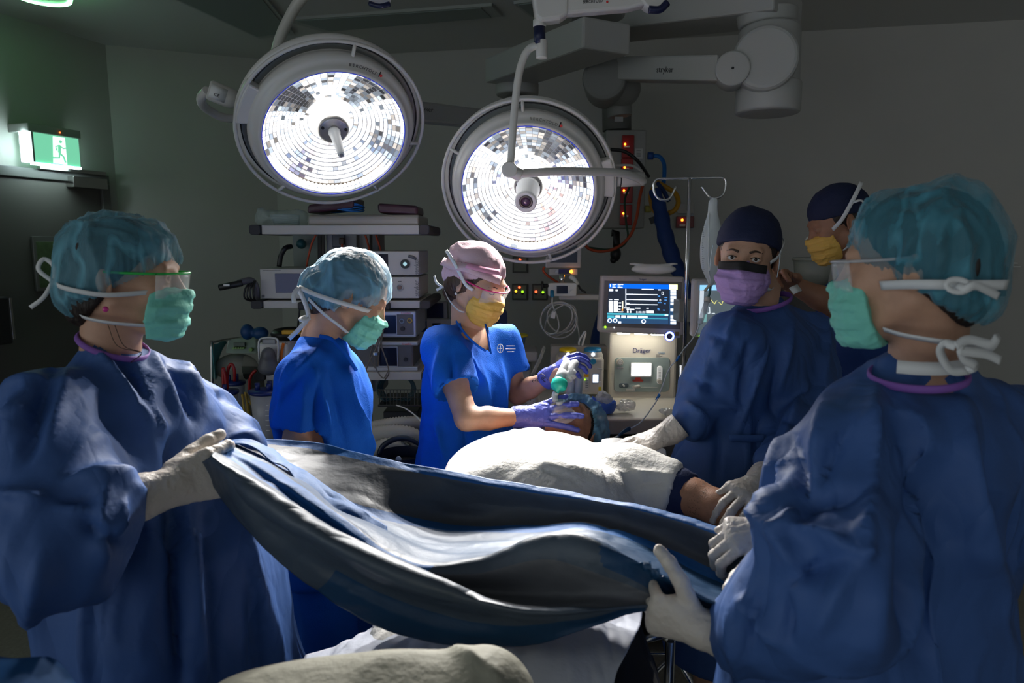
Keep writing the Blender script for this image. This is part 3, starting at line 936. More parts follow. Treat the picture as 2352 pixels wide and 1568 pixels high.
GOWN = crumpled(mat('gown_blue', (0.046, 0.112, 0.32), rough=0.6, spec=0.35, noise=0.10, nscale=9, bump=0.10, bscale=60))
SCRUB = mat('scrub_blue', (0.006, 0.115, 0.60), rough=0.8, bump=0.22, bscale=240, spec=0.2, noise=0.1, nscale=12)
SCRUB_D = mat('scrub_navy', (0.010, 0.045, 0.20), rough=0.8, bump=0.2, bscale=240)
NAVYCAP = mat('cap_navy', (0.008, 0.014, 0.05), rough=0.8, bump=0.2, bscale=240)
PINKCAP = mat('cap_pink', (0.66, 0.44, 0.50), rough=0.8, bump=0.2, bscale=240)
MASK_G = mat('mask_green', (0.20, 0.62, 0.50), rough=0.7, bump=0.15, bscale=200)
MASK_Y = mat('mask_yellow', (0.80, 0.47, 0.10), rough=0.7, bump=0.15, bscale=200)
MASK_P = mat('mask_purple', (0.42, 0.27, 0.56), rough=0.7, bump=0.15, bscale=200)
STRAP = mat('tie_white', (0.72, 0.72, 0.72), rough=0.7)
PURPLE = mat('collar_purple', (0.24, 0.10, 0.42), rough=0.7)
HAIR_D = mat('hair_dark', (0.018, 0.010, 0.007), rough=0.55, bump=0.5, bscale=150, stretch=(1, 1, 0.1))
HAIR_B = mat('hair_brown', (0.05, 0.025, 0.014), rough=0.5, bump=0.5, bscale=150, stretch=(1, 1, 0.1))
EYEW = mat('eye_white', (0.7, 0.68, 0.66), rough=0.15)
IRIS = mat('iris_brown', (0.02, 0.012, 0.01), rough=0.08)
PLAST = mat('clear_plastic', (0.9, 0.95, 0.95), rough=0.05, alpha=0.2, spec=0.8)
SHOE = mat('shoe_dark', (0.03, 0.03, 0.04), rough=0.5)
def veil(name, base, lo, hi, scale=16):
    m = mat(name, base, rough=0.55, bump=0.35, bscale=45, sheen=0.3)
    nt = m.node_tree; b = nt.nodes['Principled BSDF']
    tc = nt.nodes.new('ShaderNodeTexCoord'); nz = nt.nodes.new('ShaderNodeTexNoise')
    nz.inputs['Scale'].default_value = scale; nz.inputs['Detail'].default_value = 2; nz.inputs['Distortion'].default_value = 0.35
    mp = nt.nodes.new('ShaderNodeMapping'); mp.inputs['Scale'].default_value = (1.3, 1.0, 0.55)
    nt.links.new(tc.outputs['Object'], mp.inputs['Vector']); nt.links.new(mp.outputs[0], nz.inputs['Vector'])
    # doubled layers of the crumpled fabric run as thin bands
    a = nt.nodes.new('ShaderNodeMath'); a.operation = 'SUBTRACT'; a.inputs[1].default_value = 0.5
    bb = nt.nodes.new('ShaderNodeMath'); bb.operation = 'ABSOLUTE'
    mr = nt.nodes.new('ShaderNodeMapRange'); mr.inputs[1].default_value = 0.0; mr.inputs[2].default_value = 0.045
    mr.inputs[3].default_value = hi; mr.inputs[4].default_value = lo
    nt.links.new(nz.outputs[0], a.inputs[0]); nt.links.new(a.outputs[0], bb.inputs[0]); nt.links.new(bb.outputs[0], mr.inputs[0])
    nt.links.new(mr.outputs[0], b.inputs['Alpha'])
    return m
VEIL = veil('cap_veil_teal', (0.13, 0.40, 0.52), 0.42, 0.82, 9)

def hframe(f, roll=0.0):
    f = Vector(f).normalized(); r = f.cross(UP).normalized(); u = r.cross(f)
    if roll:
        q = Matrix.Rotation(math.radians(roll), 3, f); r = q @ r; u = q @ u
    return Matrix((r, f, u)).transposed()     # columns: right, forward, up

def head_mesh(h=0.003, female=True, eyes_open=True, neck=None):
    w = 0.96 if female else 1.0
    F = SDF((-0.1, -0.13, -0.19), (0.1, 0.135, 0.135), h)
    F.el((0, -0.012, 0.036), (0.074 * w, 0.094, 0.086), k=0)
    F.el((0, 0.028, -0.012), (0.060 * w, 0.064, 0.084), k=0.03)
    F.el((0, 0.056, -0.090), (0.030 * w, 0.028, 0.024), k=0.03)
    for s in (-1, 1):
        F.rc((s * 0.050 * w, -0.004, -0.045), (s * 0.020, 0.058, -0.092), 0.018, 0.015, k=0.02)
        F.el((s * 0.040 * w, 0.062, -0.022), (0.021, 0.020, 0.021), k=0.02)
    F.rc((-0.036, 0.080, 0.024), (0.036, 0.080, 0.024), 0.010, k=0.015)
    for s in (-1, 1):
        F.el((s * 0.031, 0.101, 0.005), (0.018, 0.016, 0.013), k=0.012, sub=True)
        F.el((s * 0.031, 0.0785, 0.005), (0.0165, 0.0140, 0.0125), k=0.004)
        if eyes_open: F.el((s * 0.031, 0.094, 0.0045), (0.0125, 0.012, 0.0052), k=0.002, sub=True)
    F.rc((0, 0.088, 0.012), (0, 0.106, -0.024), 0.0065, 0.0095, k=0.012)
    for s in (-1, 1): F.el((s * 0.010, 0.098, -0.030), (0.0075, 0.009, 0.0065), k=0.006)
    F.el((0, 0.088, -0.054), (0.021, 0.009, 0.006), k=0.008)
    F.el((0, 0.087, -0.064), (0.018, 0.009, 0.006), k=0.006)
    for s in (-1, 1):
        Mx = Matrix.Rotation(math.radians(-12), 3, 'X') @ Matrix.Rotation(math.radians(s * 22), 3, 'Z')
        F.el((s * 0.079 * w, -0.014, -0.002), (0.006, 0.018, 0.031), M=np.array(Mx), k=0.006)
        F.el((s * 0.088 * w, -0.010, 0.002), (0.007, 0.010, 0.018), M=np.array(Mx), k=0.004, sub=True)
    if neck is not None:
        e = Vector(neck); r = 0.052 if female else 0.060
        F.rc((0, -0.022, -0.045), tuple(e), r * 0.98, r, k=0.025)
        F.rc((0.0, -0.04, -0.03), tuple(e), r * 0.8, r, k=0.02)
    return F.mesh()

class Head:
    """head placed in the world: centre between the ears, forward direction"""
    def __init__(s, c, f, roll=0.0, sc=1.0):
        s.c = Vector(c); s.M = hframe(f, roll); s.sc = sc
    def w(s, x, y, z): return s.c + s.M @ (Vector((x, y, z)) * s.sc)
    def d(s, x, y, z): return s.M @ Vector((x, y, z))
    def arr(s, v): return np.asarray(v) * s.sc @ np.array(s.M).T + np.array(s.c)
    def inv(s, p): return (s.M.transposed() @ (Vector(p) - s.c)) / s.sc
    def nrm(s, p):
        q = s.inv(p); return s.M @ Vector((q.x / 0.9, q.y, q.z)).normalized()

def person(H, J, skin, female, label, body_h=0.008, slim=1.0, eyes_open=True, head_h=0.0032, arms=(True, True)):
    """one continuous body mesh: head, neck, torso, arms, legs"""
    hv, hf = head_mesh(head_h, female, eyes_open, neck=H.inv(J['N']))
    hv = H.arr(hv)
    g = 0.92 if female else 1.0
    side = J['side']
    pts = np.array([list(J[k]) for k in J if k != 'side'])
    lo = pts.min(0) - 0.2; hi = pts.max(0) + 0.2; lo[2] = max(0.0, lo[2]); hi[2] = min(hi[2], J['N'][2] + 0.13)
    F = SDF(lo, hi, body_h)
    N = Vector(J['N']); Pv = Vector(J['P'])
    nup = (H.w(0, -0.02, -0.05) - N).normalized()
    ch = N * 0.62 + Pv * 0.38
    F.ec(N - Vector((0, 0, 0.08)), ch, ((0.155 if slim == 1.0 else 0.125) * g, (0.088 if slim == 1.0 else 0.075) * g), ((0.145 if slim == 1.0 else 0.13) * g, 0.10 * g), side, k=0.0)
    F.ec(ch, Pv, (0.13 * g, 0.095 * g), (0.155 * g, 0.11 * g), side, k=0.05)
    F.rc(N - Vector((0, 0, 0.04)), N + nup * 0.06, 0.058 * g, 0.052 * g, k=0.03)
    for i in (0, 1):
        S, E, Wr = Vector(J['S%d' % i]), Vector(J['E%d' % i]), Vector(J['W%d' % i])
        F.rc(N - Vector((0, 0, 0.05 if slim == 1.0 else 0.08)), S, 0.045 * g * slim, 0.055 * g * slim, k=0.03)
        F.chain([S, S * 0.5 + E * 0.5, E, E * 0.6 + Wr * 0.4, Wr, Wr + (Wr - E).normalized() * (0.06 if slim == 1.0 else 0.0)], [0.052 * g * slim, 0.045 * g * slim, 0.039 * g * slim, 0.039 * g * slim, 0.027 * g * slim, 0.024 * g * slim], k=0.012)
        K, A = Vector(J['K%d' % i]), Vector(J['A%d' % i])
        hip = Pv + (S - N).normalized() * 0.07; hip.z = Pv.z - 0.03
        F.chain([hip, K, A], [0.085 * g, 0.055 * g, 0.036 * g], k=0.03)
    bv, bf = F.mesh(); bv = relax(bv, bf, 2)
    v = np.concatenate([hv, bv]); f = np.concatenate([hf, bf + len(hv)])
    o = npobj('person', v, f, skin)
    return tag(o, label, 'person')

def joints(N, S0, S1, E0, E1, W0, W1, Pv, fwd, spread=0.1):
    J = dict(N=N, S0=S0, S1=S1, E0=E0, E1=E1, W0=W0, W1=W1, P=Pv)
    sd = Vector(S1) - Vector(S0); sd.z = 0; sd.normalize(); J['side'] = sd
    f = Vector(fwd); f.z = 0; f.normalize()
    for i, s in ((0, -1), (1, 1)):
        J['K%d' % i] = Vector((Pv.x, Pv.y, 0.50)) + sd * s * spread + f * 0.03
        J['A%d' % i] = Vector((Pv.x, Pv.y, 0.09)) + sd * s * spread
    J['f'] = None; del J['f']
    return J

def shoes(J, fwd, parent):
    f = Vector(fwd); f.z = 0; f.normalize()
    for i in (0, 1):
        A = Vector(J['A%d' % i]); s = J['side']
        F = SDF(A - Vector((0.2, 0.2, 0.09)), A + Vector((0.2, 0.2, 0.06)), 0.008)
        a = Vector((A.x, A.y, 0.045)) - f * 0.04
        F.ec(a, a + f * 0.17, (0.038, 0.04), (0.042, 0.028), s, k=0)
        F.rc(A - Vector((0, 0, 0.03)), A, 0.04, k=0.02); F.cut((0, 0, 0.002), (0, 0, -1))
        v, fc = F.mesh(); npobj('shoe', v, fc, SHOE, parent)

def gown(J, parent, m=None, seed=1, ease=1.0, hem=0.38, skirt=(0.27, 0.24), skirt_off=(0, 0), h=0.009, cut_neck=None, sleeves=(0.105, 0.085, 0.062), lines=(), amp=0.010, chest=(0.20, 0.135), pad=0.3, waist=(0.20, 0.17), freq=7.5):
    pts = np.array([list(J[k]) for k in ('N', 'S0', 'S1', 'E0', 'E1', 'W0', 'W1', 'P')])
    lo = pts.min(0) - pad; hi = pts.max(0) + 0.2; lo[2] = hem - 0.02; hi[2] = J['N'][2] + 0.07
    F = SDF(lo, hi, h); side = J['side']
    N = Vector(J['N']); Pv = Vector(J['P']); so = Vector((skirt_off[0], skirt_off[1], 0))
    ch = N * 0.6 + Pv * 0.4 + so * 0.35
    pe = Pv + so * 0.75
    F.ec(N - Vector((0, 0, 0.10)), ch, (chest[0] * 0.92, chest[1] * 0.9), chest, side, k=0, cap=0.07)
    F.ec(ch, pe, chest, waist, side, k=0.06)
    F.ec(pe, Vector((pe.x, pe.y, hem - 0.1)) + so * 0.25, waist, skirt, side, k=0.08)
    F.rc(N - Vector((0, 0, 0.08)), N - Vector((0, 0, 0.035)), 0.082, 0.066, k=0.05)
    for i in (0, 1):
        S, E, Wr = Vector(J['S%d' % i]), Vector(J['E%d' % i]), Vector(J['W%d' % i])
        F.rc(N - Vector((0, 0, 0.06)), S, 0.055, 0.062, k=0.05)
        mid = S * 0.45 + E * 0.55
        F.chain([S, mid, E, E * 0.45 + Wr * 0.55, Wr], [0.068, sleeves[0] * 0.95, sleeves[0], sleeves[1], sleeves[2]], k=0.035)
        F.cut(Wr + (Wr - E).normalized() * 0.012, (Wr - E).normalized()) if False else None
    F.cut((0, 0, hem), (0, 0, -1))
    v, f = F.mesh(); v = relax(v, f, 2)
    v = wrinkle(v, f, amp, freq, seed, stretch=(1, 1, 0.42), sharp=0.8, octv=2, warp=0.8)
    if lines: v = folds(v, f, lines)
    # stay tidy at the wrists and the collar
    return npobj('gown', v, f, m or GOWN, parent)

def scrub_top(J, parent, m, seed=2, h=0.007, hem=None, slv=0.55, lines=(), amp=0.006, g=1.0, vneck=None, open_px=None, taper=1.0, belly=1.0):
    pts = np.array([list(J[k]) for k in ('N', 'S0', 'S1', 'E0', 'E1', 'P')])
    lo = pts.min(0) - 0.26; hi = pts.max(0) + 0.2; lo[2] = (hem or J['P'][2] - 0.12) - 0.02; hi[2] = J['N'][2] + 0.04
    F = SDF(lo, hi, h); side = J['side']
    N = Vector(J['N']); Pv = Vector(J['P']); ch = N * 0.6 + Pv * 0.4
    F.ec(N - Vector((0, 0, 0.10)), ch, (0.165 * g, 0.105 * g), (0.165 * g, 0.128 * g), side, k=0, cap=0.06)
    F.ec(ch, Pv, (0.165 * g, 0.128 * g), (0.185 * g * taper, 0.145 * g * belly), side, k=0.05)
    F.ec(Pv, Pv - Vector((0, 0, 0.2)), (0.185 * g * taper, 0.145 * g * belly), (0.195 * g, 0.15 * g), side, k=0.05)
    F.rc(N - Vector((0, 0, 0.06)), N - Vector((0, 0, 0.025)), 0.072, 0.060, k=0.04)
    for i in (0, 1):
        S, E = Vector(J['S%d' % i]), Vector(J['E%d' % i]); Q = S.lerp(E, slv)
        F.rc(N - Vector((0, 0, 0.05)), S, 0.052 * g, 0.066 * g, k=0.04)
        F.rc(S, Q, 0.068 * g, 0.072 * g, k=0.03)
    for i in (0, 1):
        S, E = Vector(J['S%d' % i]), Vector(J['E%d' % i]); Q = S.lerp(E, slv); ax = (E - S).normalized()
        F.rc(Q + ax * 0.062, Q + ax * 0.2, 0.085, 0.085, k=0.0, sub=True)
    if vneck is not None:
        for a, b, r in vneck: F.rc(a, b, r, r * 0.45, k=0.006, sub=True)
    F.cut((0, 0, hem or J['P'][2] - 0.12), (0, 0, -1))
    v, f = F.mesh(); v = relax(v, f, 2)
    v = wrinkle(v, f, amp, 8.0, seed, stretch=(1, 1, 0.4), sharp=0.9, octv=2, warp=0.7)
    if lines: v = folds(v, f, lines)
    if open_px:
        c = v[f].mean(1); px, py, d = topx(c); fn = np.cross(v[f[:, 2]] - v[f[:, 0]], v[f[:, 3]] - v[f[:, 1]])
        facing = (fn * (np.array([0, 0, CAM_Z]) - c)).sum(1) > 0
        ins = np.zeros(len(c), bool); n_ = len(open_px)
        for i in range(n_):
            x0, y0 = open_px[i]; x1, y1 = open_px[(i + 1) % n_]
            cr = ((y0 > py) != (y1 > py)) & (px < (x1 - x0) * (py - y0) / (y1 - y0 + 1e-9) + x0)
            ins ^= cr
        f = f[~(ins & facing)]
    return npobj('scrub_top', v, f, m, parent)

def trousers(J, parent, m, h=0.010):
    pts = np.array([list(J[k]) for k in ('K0', 'K1', 'A0', 'A1', 'P')])
    lo = pts.min(0) - 0.2; hi = pts.max(0) + 0.2; lo[2] = 0.06
    F = SDF(lo, hi, h); Pv = Vector(J['P'])
    F.ec(Pv + Vector((0, 0, 0.02)), Pv - Vector((0, 0, 0.12)), (0.165, 0.125), (0.175, 0.13), J['side'], k=0)
    for i in (0, 1):
        K, A = Vector(J['K%d' % i]), Vector(J['A%d' % i]); sg = -1 if i == 0 else 1
        F.chain([Pv + J['side'] * sg * 0.08 - Vector((0, 0, 0.1)), K, A], [0.10, 0.08, 0.072], k=0.03)
    F.cut((0, 0, 0.08), (0, 0, -1))
    v, f = F.mesh(); v = relax(v, f, 2); v = wrinkle(v, f, 0.009, 7, 9, stretch=(1, 1, 0.4), warp=0.6)
    return npobj('trousers', v, f, m, parent)

def bouffant(H, parent, m, size=(0.094, 0.125, 0.108), off=(0, -0.022, 0.048), cutp=((0, 0.078, 0.03), (0, 0.50, -0.86)), bulge=None, seed=3, amp=0.006, freq=22):
    F = SDF((-0.15, -0.22, -0.16), (0.15, 0.14, 0.20), 0.0042)
    F.el(off, size, k=0)
    if bulge:
        for c, r in bulge: F.el(c, r, k=0.04)
    F.cut(cutp[0], cutp[1])
    v, f = F.mesh(); v = relax(v, f, 2)
    n = Vector(cutp[1]).normalized(); d = (v - np.array(cutp[0])) @ np.array(n)
    # gathered at the elastic
    pull = np.exp(-(np.clip(-d, 0, 1) / 0.018))
    c0 = np.array(off)
    v = c0 + (v - c0) * (1 - 0.10 * pull)[:, None]
    v = wrinkle(v, f, amp, freq, seed, stretch=(1, 0.7, 0.6), sharp=0.7, octv=3, warp=0.9)
    n3 = vnormals(v, f); ang = np.arctan2(v[:, 0], v[:, 1])
    rad = np.hypot(v[:, 0], v[:, 1])
    v = v + n3 * (0.0022 * np.sin(ang * 40 + 3 * np.sin(ang * 5)) * np.exp(-(np.clip(-d, 0, 1) / 0.035)))[:, None]
    # open shell: drop the faces of the cut itself so that the head shows through one layer
    keep = ~np.all(d[f] > -0.004, axis=1)
    return npobj('surgical_cap', H.arr(v), f[keep], m, parent)

def hair(H, parent, m, extra=None, cutp=((0, 0.070, 0.062), (0, 0.72, -0.69))):
    F = SDF((-0.13, -0.2, -0.2), (0.13, 0.13, 0.16), 0.0045)
    F.el((0, -0.014, 0.037), (0.078, 0.096, 0.087), k=0)
    F.el((0, -0.045, -0.03), (0.066, 0.062, 0.065), k=0.03)
    for c, r in (extra or []): F.el(c, r, k=0.02)
    F.cut(cutp[0], cutp[1])
    v, f = F.mesh(); v = relax(v, f, 1)
    v = wrinkle(v, f, 0.002, 60, 5, stretch=(1, 1, 0.3))
    return npobj('hair', H.arr(v), f, m, parent)

def face_mask(H, parent, m, back=0.05, loops=True, low=0.0, wide=1.0, seed=4, top=-0.014, flare=0.0):
    F = SDF((-0.1, -0.01, -0.14), (0.1, 0.15, 0.03), 0.0028)
    F.el((0, 0.050, -0.050 - low), (0.068 * wide, 0.069, 0.062), k=0)
    F.rc((0, 0.098, -0.006), (0, 0.111, -0.030), 0.010, 0.013, k=0.016)
    F.el((0, 0.062, -0.092 - low), (0.046 * wide, 0.048, 0.030), k=0.02)
    F.cut((0, 0.099, top), (0, 0.25, 0.97))
    F.cut((0, back, -0.03), (0, -0.94, 0.22))
    F.cut((0, 0.06, -0.118 - low), (0, -0.2, -0.98))
    v, f = F.mesh(); v = relax(v, f, 1)
    n = vnormals(v, f)
    pl = 0.0018 * np.sign(np.sin(v[:, 2] * 2 * np.pi / 0.030 + 0.6)) * np.clip((v[:, 1] - back) / 0.02, 0, 1)
    v = v + n * pl[:, None]
    v = relax(v, f, 1, 0.5)
    v = wrinkle(v, f, 0.0022, 30, seed, octv=2, warp=0.8, sharp=0.8)
    return npobj('face_mask', H.arr(v), f, m, parent)

def strap(H, parent, pts, name='mask_tie', w=0.009, m=None, lift=0.0, th=0.0015):
    mb = MB(); mb.ribbon([H.w(*p) for p in pts], w, H.nrm, th)
    return mb.build(name, m or STRAP, parent)

def glasses(H, parent, frame_m, tilt=0.0, arms=(True, True), lens=True):
    """wrap-around safety glasses: coloured brow frame, arms, clear shield"""
    t = MB()
    cz = 0.016
    arc = [(x, 0.118 - 0.34 * x * x / 0.072 * 0.9 - 0.018 * (abs(x) / 0.072) ** 2, cz) for x in [-0.072 + 0.012 * i for i in range(13)]]
    t.tube([H.w(*p) for p in arc], 0.0024, 8, smooth=False)
    gl = t.build('eyeglasses', frame_m, parent)
    for s, on in ((1, arms[0]), (-1, arms[1])):
        if not on: continue
        mb = MB()
        mb.tube([H.w(s * 0.072, 0.078, cz), H.w(s * 0.080, 0.03, cz + 0.001), H.w(s * 0.085, -0.01, cz + 0.003)], 0.0026, 8, flat=1.6)
        mb.build('temple_arm', frame_m, gl)
    if lens:
        mb = MB(); rows = []
        for k in range(6):
            zz = cz - 0.001 - k * 0.0095
            rows.append([H.w(x * (1 - 0.02 * k), y - 0.0010 * k, zz) for x, y, _ in arc])
        mb.grid(rows); mb.build('clear_shield', PLAST, gl, solid=0.0015)
    return gl

def hand(name, Wp, a, p, ts, curls, m, parent, thumb=(50, 20, 20), spread=(10, 3, -4, -11), size=1.0, cuff=0.07, cuff_r=0.036, back=None, h=0.0026, palm_w=0.040, tl=1.0):
    """Wp wrist; a direction wrist->knuckles; p direction the palm faces; ts +1/-1 thumb side = ts*(a x p)"""
    Wp = Vector(Wp); a = Vector(a).normalized(); p = Vector(p); p = (p - a * p.dot(a)).normalized()
    s = a.cross(p) * ts
    z = size
    F = SDF(Wp - Vector((0.23, 0.23, 0.23)) * z, Wp + Vector((0.23, 0.23, 0.23)) * z, h)
    # tight box
    kn = Wp + a * 0.088 * z
    F.ec(Wp + a * 0.018 * z, kn - a * 0.012 * z, (palm_w * 0.72 * z, 0.019 * z), (palm_w * z, 0.0155 * z), s, k=0)
    F.el(Wp + a * 0.04 * z + s * 0.022 * z + p * 0.012 * z, (0.024 * z, 0.020 * z, 0.018 * z), k=0.014)
    lens = [(0.043, 0.026, 0.021), (0.047, 0.029, 0.022), (0.043, 0.027, 0.021), (0.034, 0.021, 0.019)]
    offs = [0.030, 0.0105, -0.0095, -0.0285]; rr = [0.0095, 0.0098, 0.0093, 0.0082]; dk = [0.0, 0.004, 0.001, -0.007]
    for i in range(4):
        b = kn + s * offs[i] * z + a * (dk[i] - 0.012) * z
        an = math.radians(spread[i]); d0 = (a * math.cos(an) + s * math.sin(an)).normalized()
        c = 0; q = b; pts = [b]; r = rr[i] * z; rs = [r * 1.08]
        cs = curls[i] if hasattr(curls[i], '__len__') else (curls[i], curls[i] * 1.1, curls[i] * 0.7)
        for L, cu in zip(lens[i], cs):
            c += math.radians(cu)
            q = q + (d0 * math.cos(c) + p * math.sin(c)) * L * z
            pts.append(q); rs.append(r * (1 - 0.07 * (len(pts) - 1)))
        F.chain(pts, rs, k=0.003)
    to, tp, tb = thumb
    b = Wp + a * 0.022 * z + s * 0.026 * z + p * 0.010 * z
    d = (a * math.cos(math.radians(to)) + s * math.sin(math.radians(to))); d = (d * math.cos(math.radians(tp)) + p * math.sin(math.radians(tp))).normalized()
    q1 = b + d * 0.044 * z * tl
    inn = (a - d * a.dot(d)); inn = inn.normalized() if inn.length > 1e-3 else p
    t1 = (d * math.cos(math.radians(tb)) + inn * math.sin(math.radians(tb))).normalized(); q2 = q1 + t1 * 0.033 * z * tl
    t2 = (d * math.cos(math.radians(tb * 1.8)) + inn * math.sin(math.radians(tb * 1.8))).normalized(); q3 = q2 + t2 * 0.024 * z * tl
    F.chain([b, q1, q2, q3], [0.016 * z, 0.0125 * z, 0.0115 * z, 0.0095 * z], k=0.006)
    bk = Vector(back).normalized() if back is not None else -a
    if cuff > 0:
        F.chain([Wp + a * 0.02 * z, Wp, Wp + bk * cuff * 0.5, Wp + bk * cuff], [0.027 * z, 0.029 * z, cuff_r * 0.95, cuff_r], k=0.01)
        F.cut(Wp + bk * cuff, bk)
    v, f = F.mesh(); v = relax(v, f, 1, 0.4)
    v = wrinkle(v, f, 0.0008, 70, 8, octv=2, warp=0.6)
    o = npobj(name, v, f, m, parent)
    if cuff > 0:
        t = MB(); e = Wp + bk * (cuff - 0.001)
        t.tube([e + (bk.orthogonal().normalized() * math.cos(q * math.pi / 12) + bk.cross(bk.orthogonal().normalized()) * math.sin(q * math.pi / 12)) * (cuff_r * 0.99) for q in range(24)], 0.0022, 6, closed=True, smooth=False)
        t.build('cuff_bead', m, o)
    return o

def ring(name, c, n, rx, ry, xd, r, m, parent, flat=None, arc=(0, 360), seg=8, sub=40):
    n = Vector(n).normalized(); x = Vector(xd); x = (x - n * x.dot(n)).normalized(); y = n.cross(x)
    full = abs(arc[1] - arc[0]) >= 359
    pts = [Vector(c) + x * (rx * math.cos(t)) + y * (ry * math.sin(t)) for t in
           [math.radians(arc[0] + (arc[1] - arc[0]) * i / (sub if full else sub - 1)) for i in range(sub)]]
    t = MB(); t.tube(pts, r, seg, closed=full, smooth=False, flat=flat)
    return t.build(name, m, parent)

# ------------------------------------------------------------------ gowned nurse at the drape's near corner (profile, facing the table)
V3 = Vector
H1 = Head(P(291, 642, 1.40), (0.985, 0.16, -0.03))
J1 = joints(P(255, 830, 1.41), P(118, 930, 1.25), P(378, 900, 1.56), P(125, 1255, 1.10), P(452, 1000, 1.64), P(258, 1160, 1.13), P(560, 1040, 1.50), V3((-0.80, 1.42, 0.95)), (0.97, 0.2, 0))
p1 = person(H1, J1, SKIN, True, 'gowned person in profile with green-framed glasses, gripping the drape with one pale glove', slim=0.78)
hair(H1, p1, HAIR_D, extra=[((0, -0.075, -0.035), (0.055, 0.05, 0.06))])
bouffant(H1, p1, VEIL, size=(0.091, 0.109, 0.098), off=(0, -0.010, 0.036), cutp=((0, 0.084, 0.030), (0, 0.50, -0.86)), bulge=[((0, -0.072, -0.035), (0.066, 0.048, 0.045)), ((0, -0.045, -0.02), (0.086, 0.055, 0.04))], seed=5, amp=0.0095, freq=17)
face_mask(H1, p1, MASK_G, back=0.060, seed=6)
glasses(H1, p1, mat('frame_green', (0.03, 0.5, 0.08), rough=0.25, emit=None))
strap(H1, p1, [(0.056, 0.064, -0.020), (0.094, 0.0, -0.024), (0.096, -0.05, -0.018), (0.070, -0.095, -0.010), (0.0, -0.126, -0.004), (-0.07, -0.095, -0.01)])
strap(H1, p1, [(0.044, 0.060, -0.088), (0.072, 0.0, -0.080), (0.066, -0.05, -0.072), (0.03, -0.085, -0.065)])
m = MB(); m.ribbon([H1.w(0.03, -0.122, -0.005), H1.w(0.035, -0.144, 0.018), H1.w(0.03, -0.136, 0.038), H1.w(0.03, -0.119, 0.025), H1.w(0.03, -0.119, 0.0)], 0.008, H1.d(1, 0, 0), 0.0015); m.build('tie_bow', STRAP, p1)
m = MB(); m.ribbon([H1.w(0.03, -0.122, -0.005), H1.w(0.04, -0.136, -0.035), H1.w(0.04, -0.160, -0.055)], 0.008, H1.d(1, 0.3, 0), 0.0015); m.build('tie_end', STRAP, p1)
m = MB(); m.sphere(H1.w(0.083, -0.010, -0.052), 0.0055, 12, 8); m.build('earring', mat('pink_gem', (0.7, 0.05, 0.3), rough=0.15), p1)
for q in ((0.0), (0.012)):
    m = MB(); m.tube([H1.w(0.05, -0.02 + q, -0.085), H1.w(0.062, 0.0 + q, -0.125), P(322 + q * 300, 810, 1.36), P(300, 832, 1.34)], 0.0007, 5); m.build('hair_strand', HAIR_B, p1)
L1 = []
for (x0, y0, x1, y1, Y, w, a) in [(215, 790, 345, 985, 1.28, .018, .016), (250, 800, 370, 960, 1.3, .014, -.012), (310, 850, 380, 1000, 1.3, .014, .014), (345, 810, 420, 960, 1.35, .016, .012), (380, 840, 440, 960, 1.4, .012, -.012), (410, 820, 470, 930, 1.45, .014, .012),
      (395, 1010, 410, 1568, 1.12, .014, -.03), (430, 1120, 470, 1540, 1.15, .03, .02), (470, 1180, 490, 1560, 1.15, .018, -.018), (530, 1130, 640, 1540, 1.25, .022, .022), (560, 1250, 600, 1550, 1.2, .016, -.016),
      (150, 1110, 300, 1090, 1.08, .016, .016), (90, 1160, 210, 1140, 1.05, .014, -.016), (60, 900, 20, 1000, 1.1, .02, .014), (120, 850, 60, 1050, 1.15, .016, -.014), (240, 1130, 230, 1290, 1.05, .012, .018), (200, 1200, 270, 1260, 1.05, .012, -.016), (150, 860, 110, 1010, 1.15, .016, .012),
      (0, 1130, 200, 1170, 1.02, .014, .014), (280, 1150, 255, 1240, 1.08, .010, .014), (100, 1260, 60, 1450, 1.1, .022, .012), (230, 1320, 250, 1540, 1.1, .03, .008)]:
    L1.append(((x0, y0), (x1, y1), w, a * 2.3))
gown(J1, p1, seed=11, skirt=(0.30, 0.335), skirt_off=(0.075, 0.0), sleeves=(0.098, 0.074, 0.047), lines=L1, amp=0.010, chest=(0.19, 0.15), waist=(0.235, 0.215), h=0.0085)
ring('gown_collar', P(262, 792, 1.40), (0.42, -0.06, 1), 0.068, 0.064, (1, 0, 0), 0.006, PURPLE, p1, flat=0.5)
hand('glove', P(374, 1126, 1.20), P(480, 1088, 1.24) - P(374, 1126, 1.20), (0.15, 0.85, -0.15), 1, [(35, 45, 40), (45, 50, 40), (52, 52, 40), (58, 55, 40)], GLOVE, p1, thumb=(28, 30, 10), cuff=0.074, cuff_r=0.042, back=P(300, 1148, 1.17) - P(374, 1126, 1.20), h=0.003, size=1.16, palm_w=0.043)
hand('glove', P(560, 1045, 1.50), P(640, 1060, 1.5) - P(560, 1045, 1.50), (0.1, -0.6, -0.6), -1, [(35, 40, 30)] * 4, GLOVE, p1, thumb=(30, 30, 10), cuff=0.05, cuff_r=0.036, h=0.004)
shoes(J1, (1, 0.2, 0), p1)

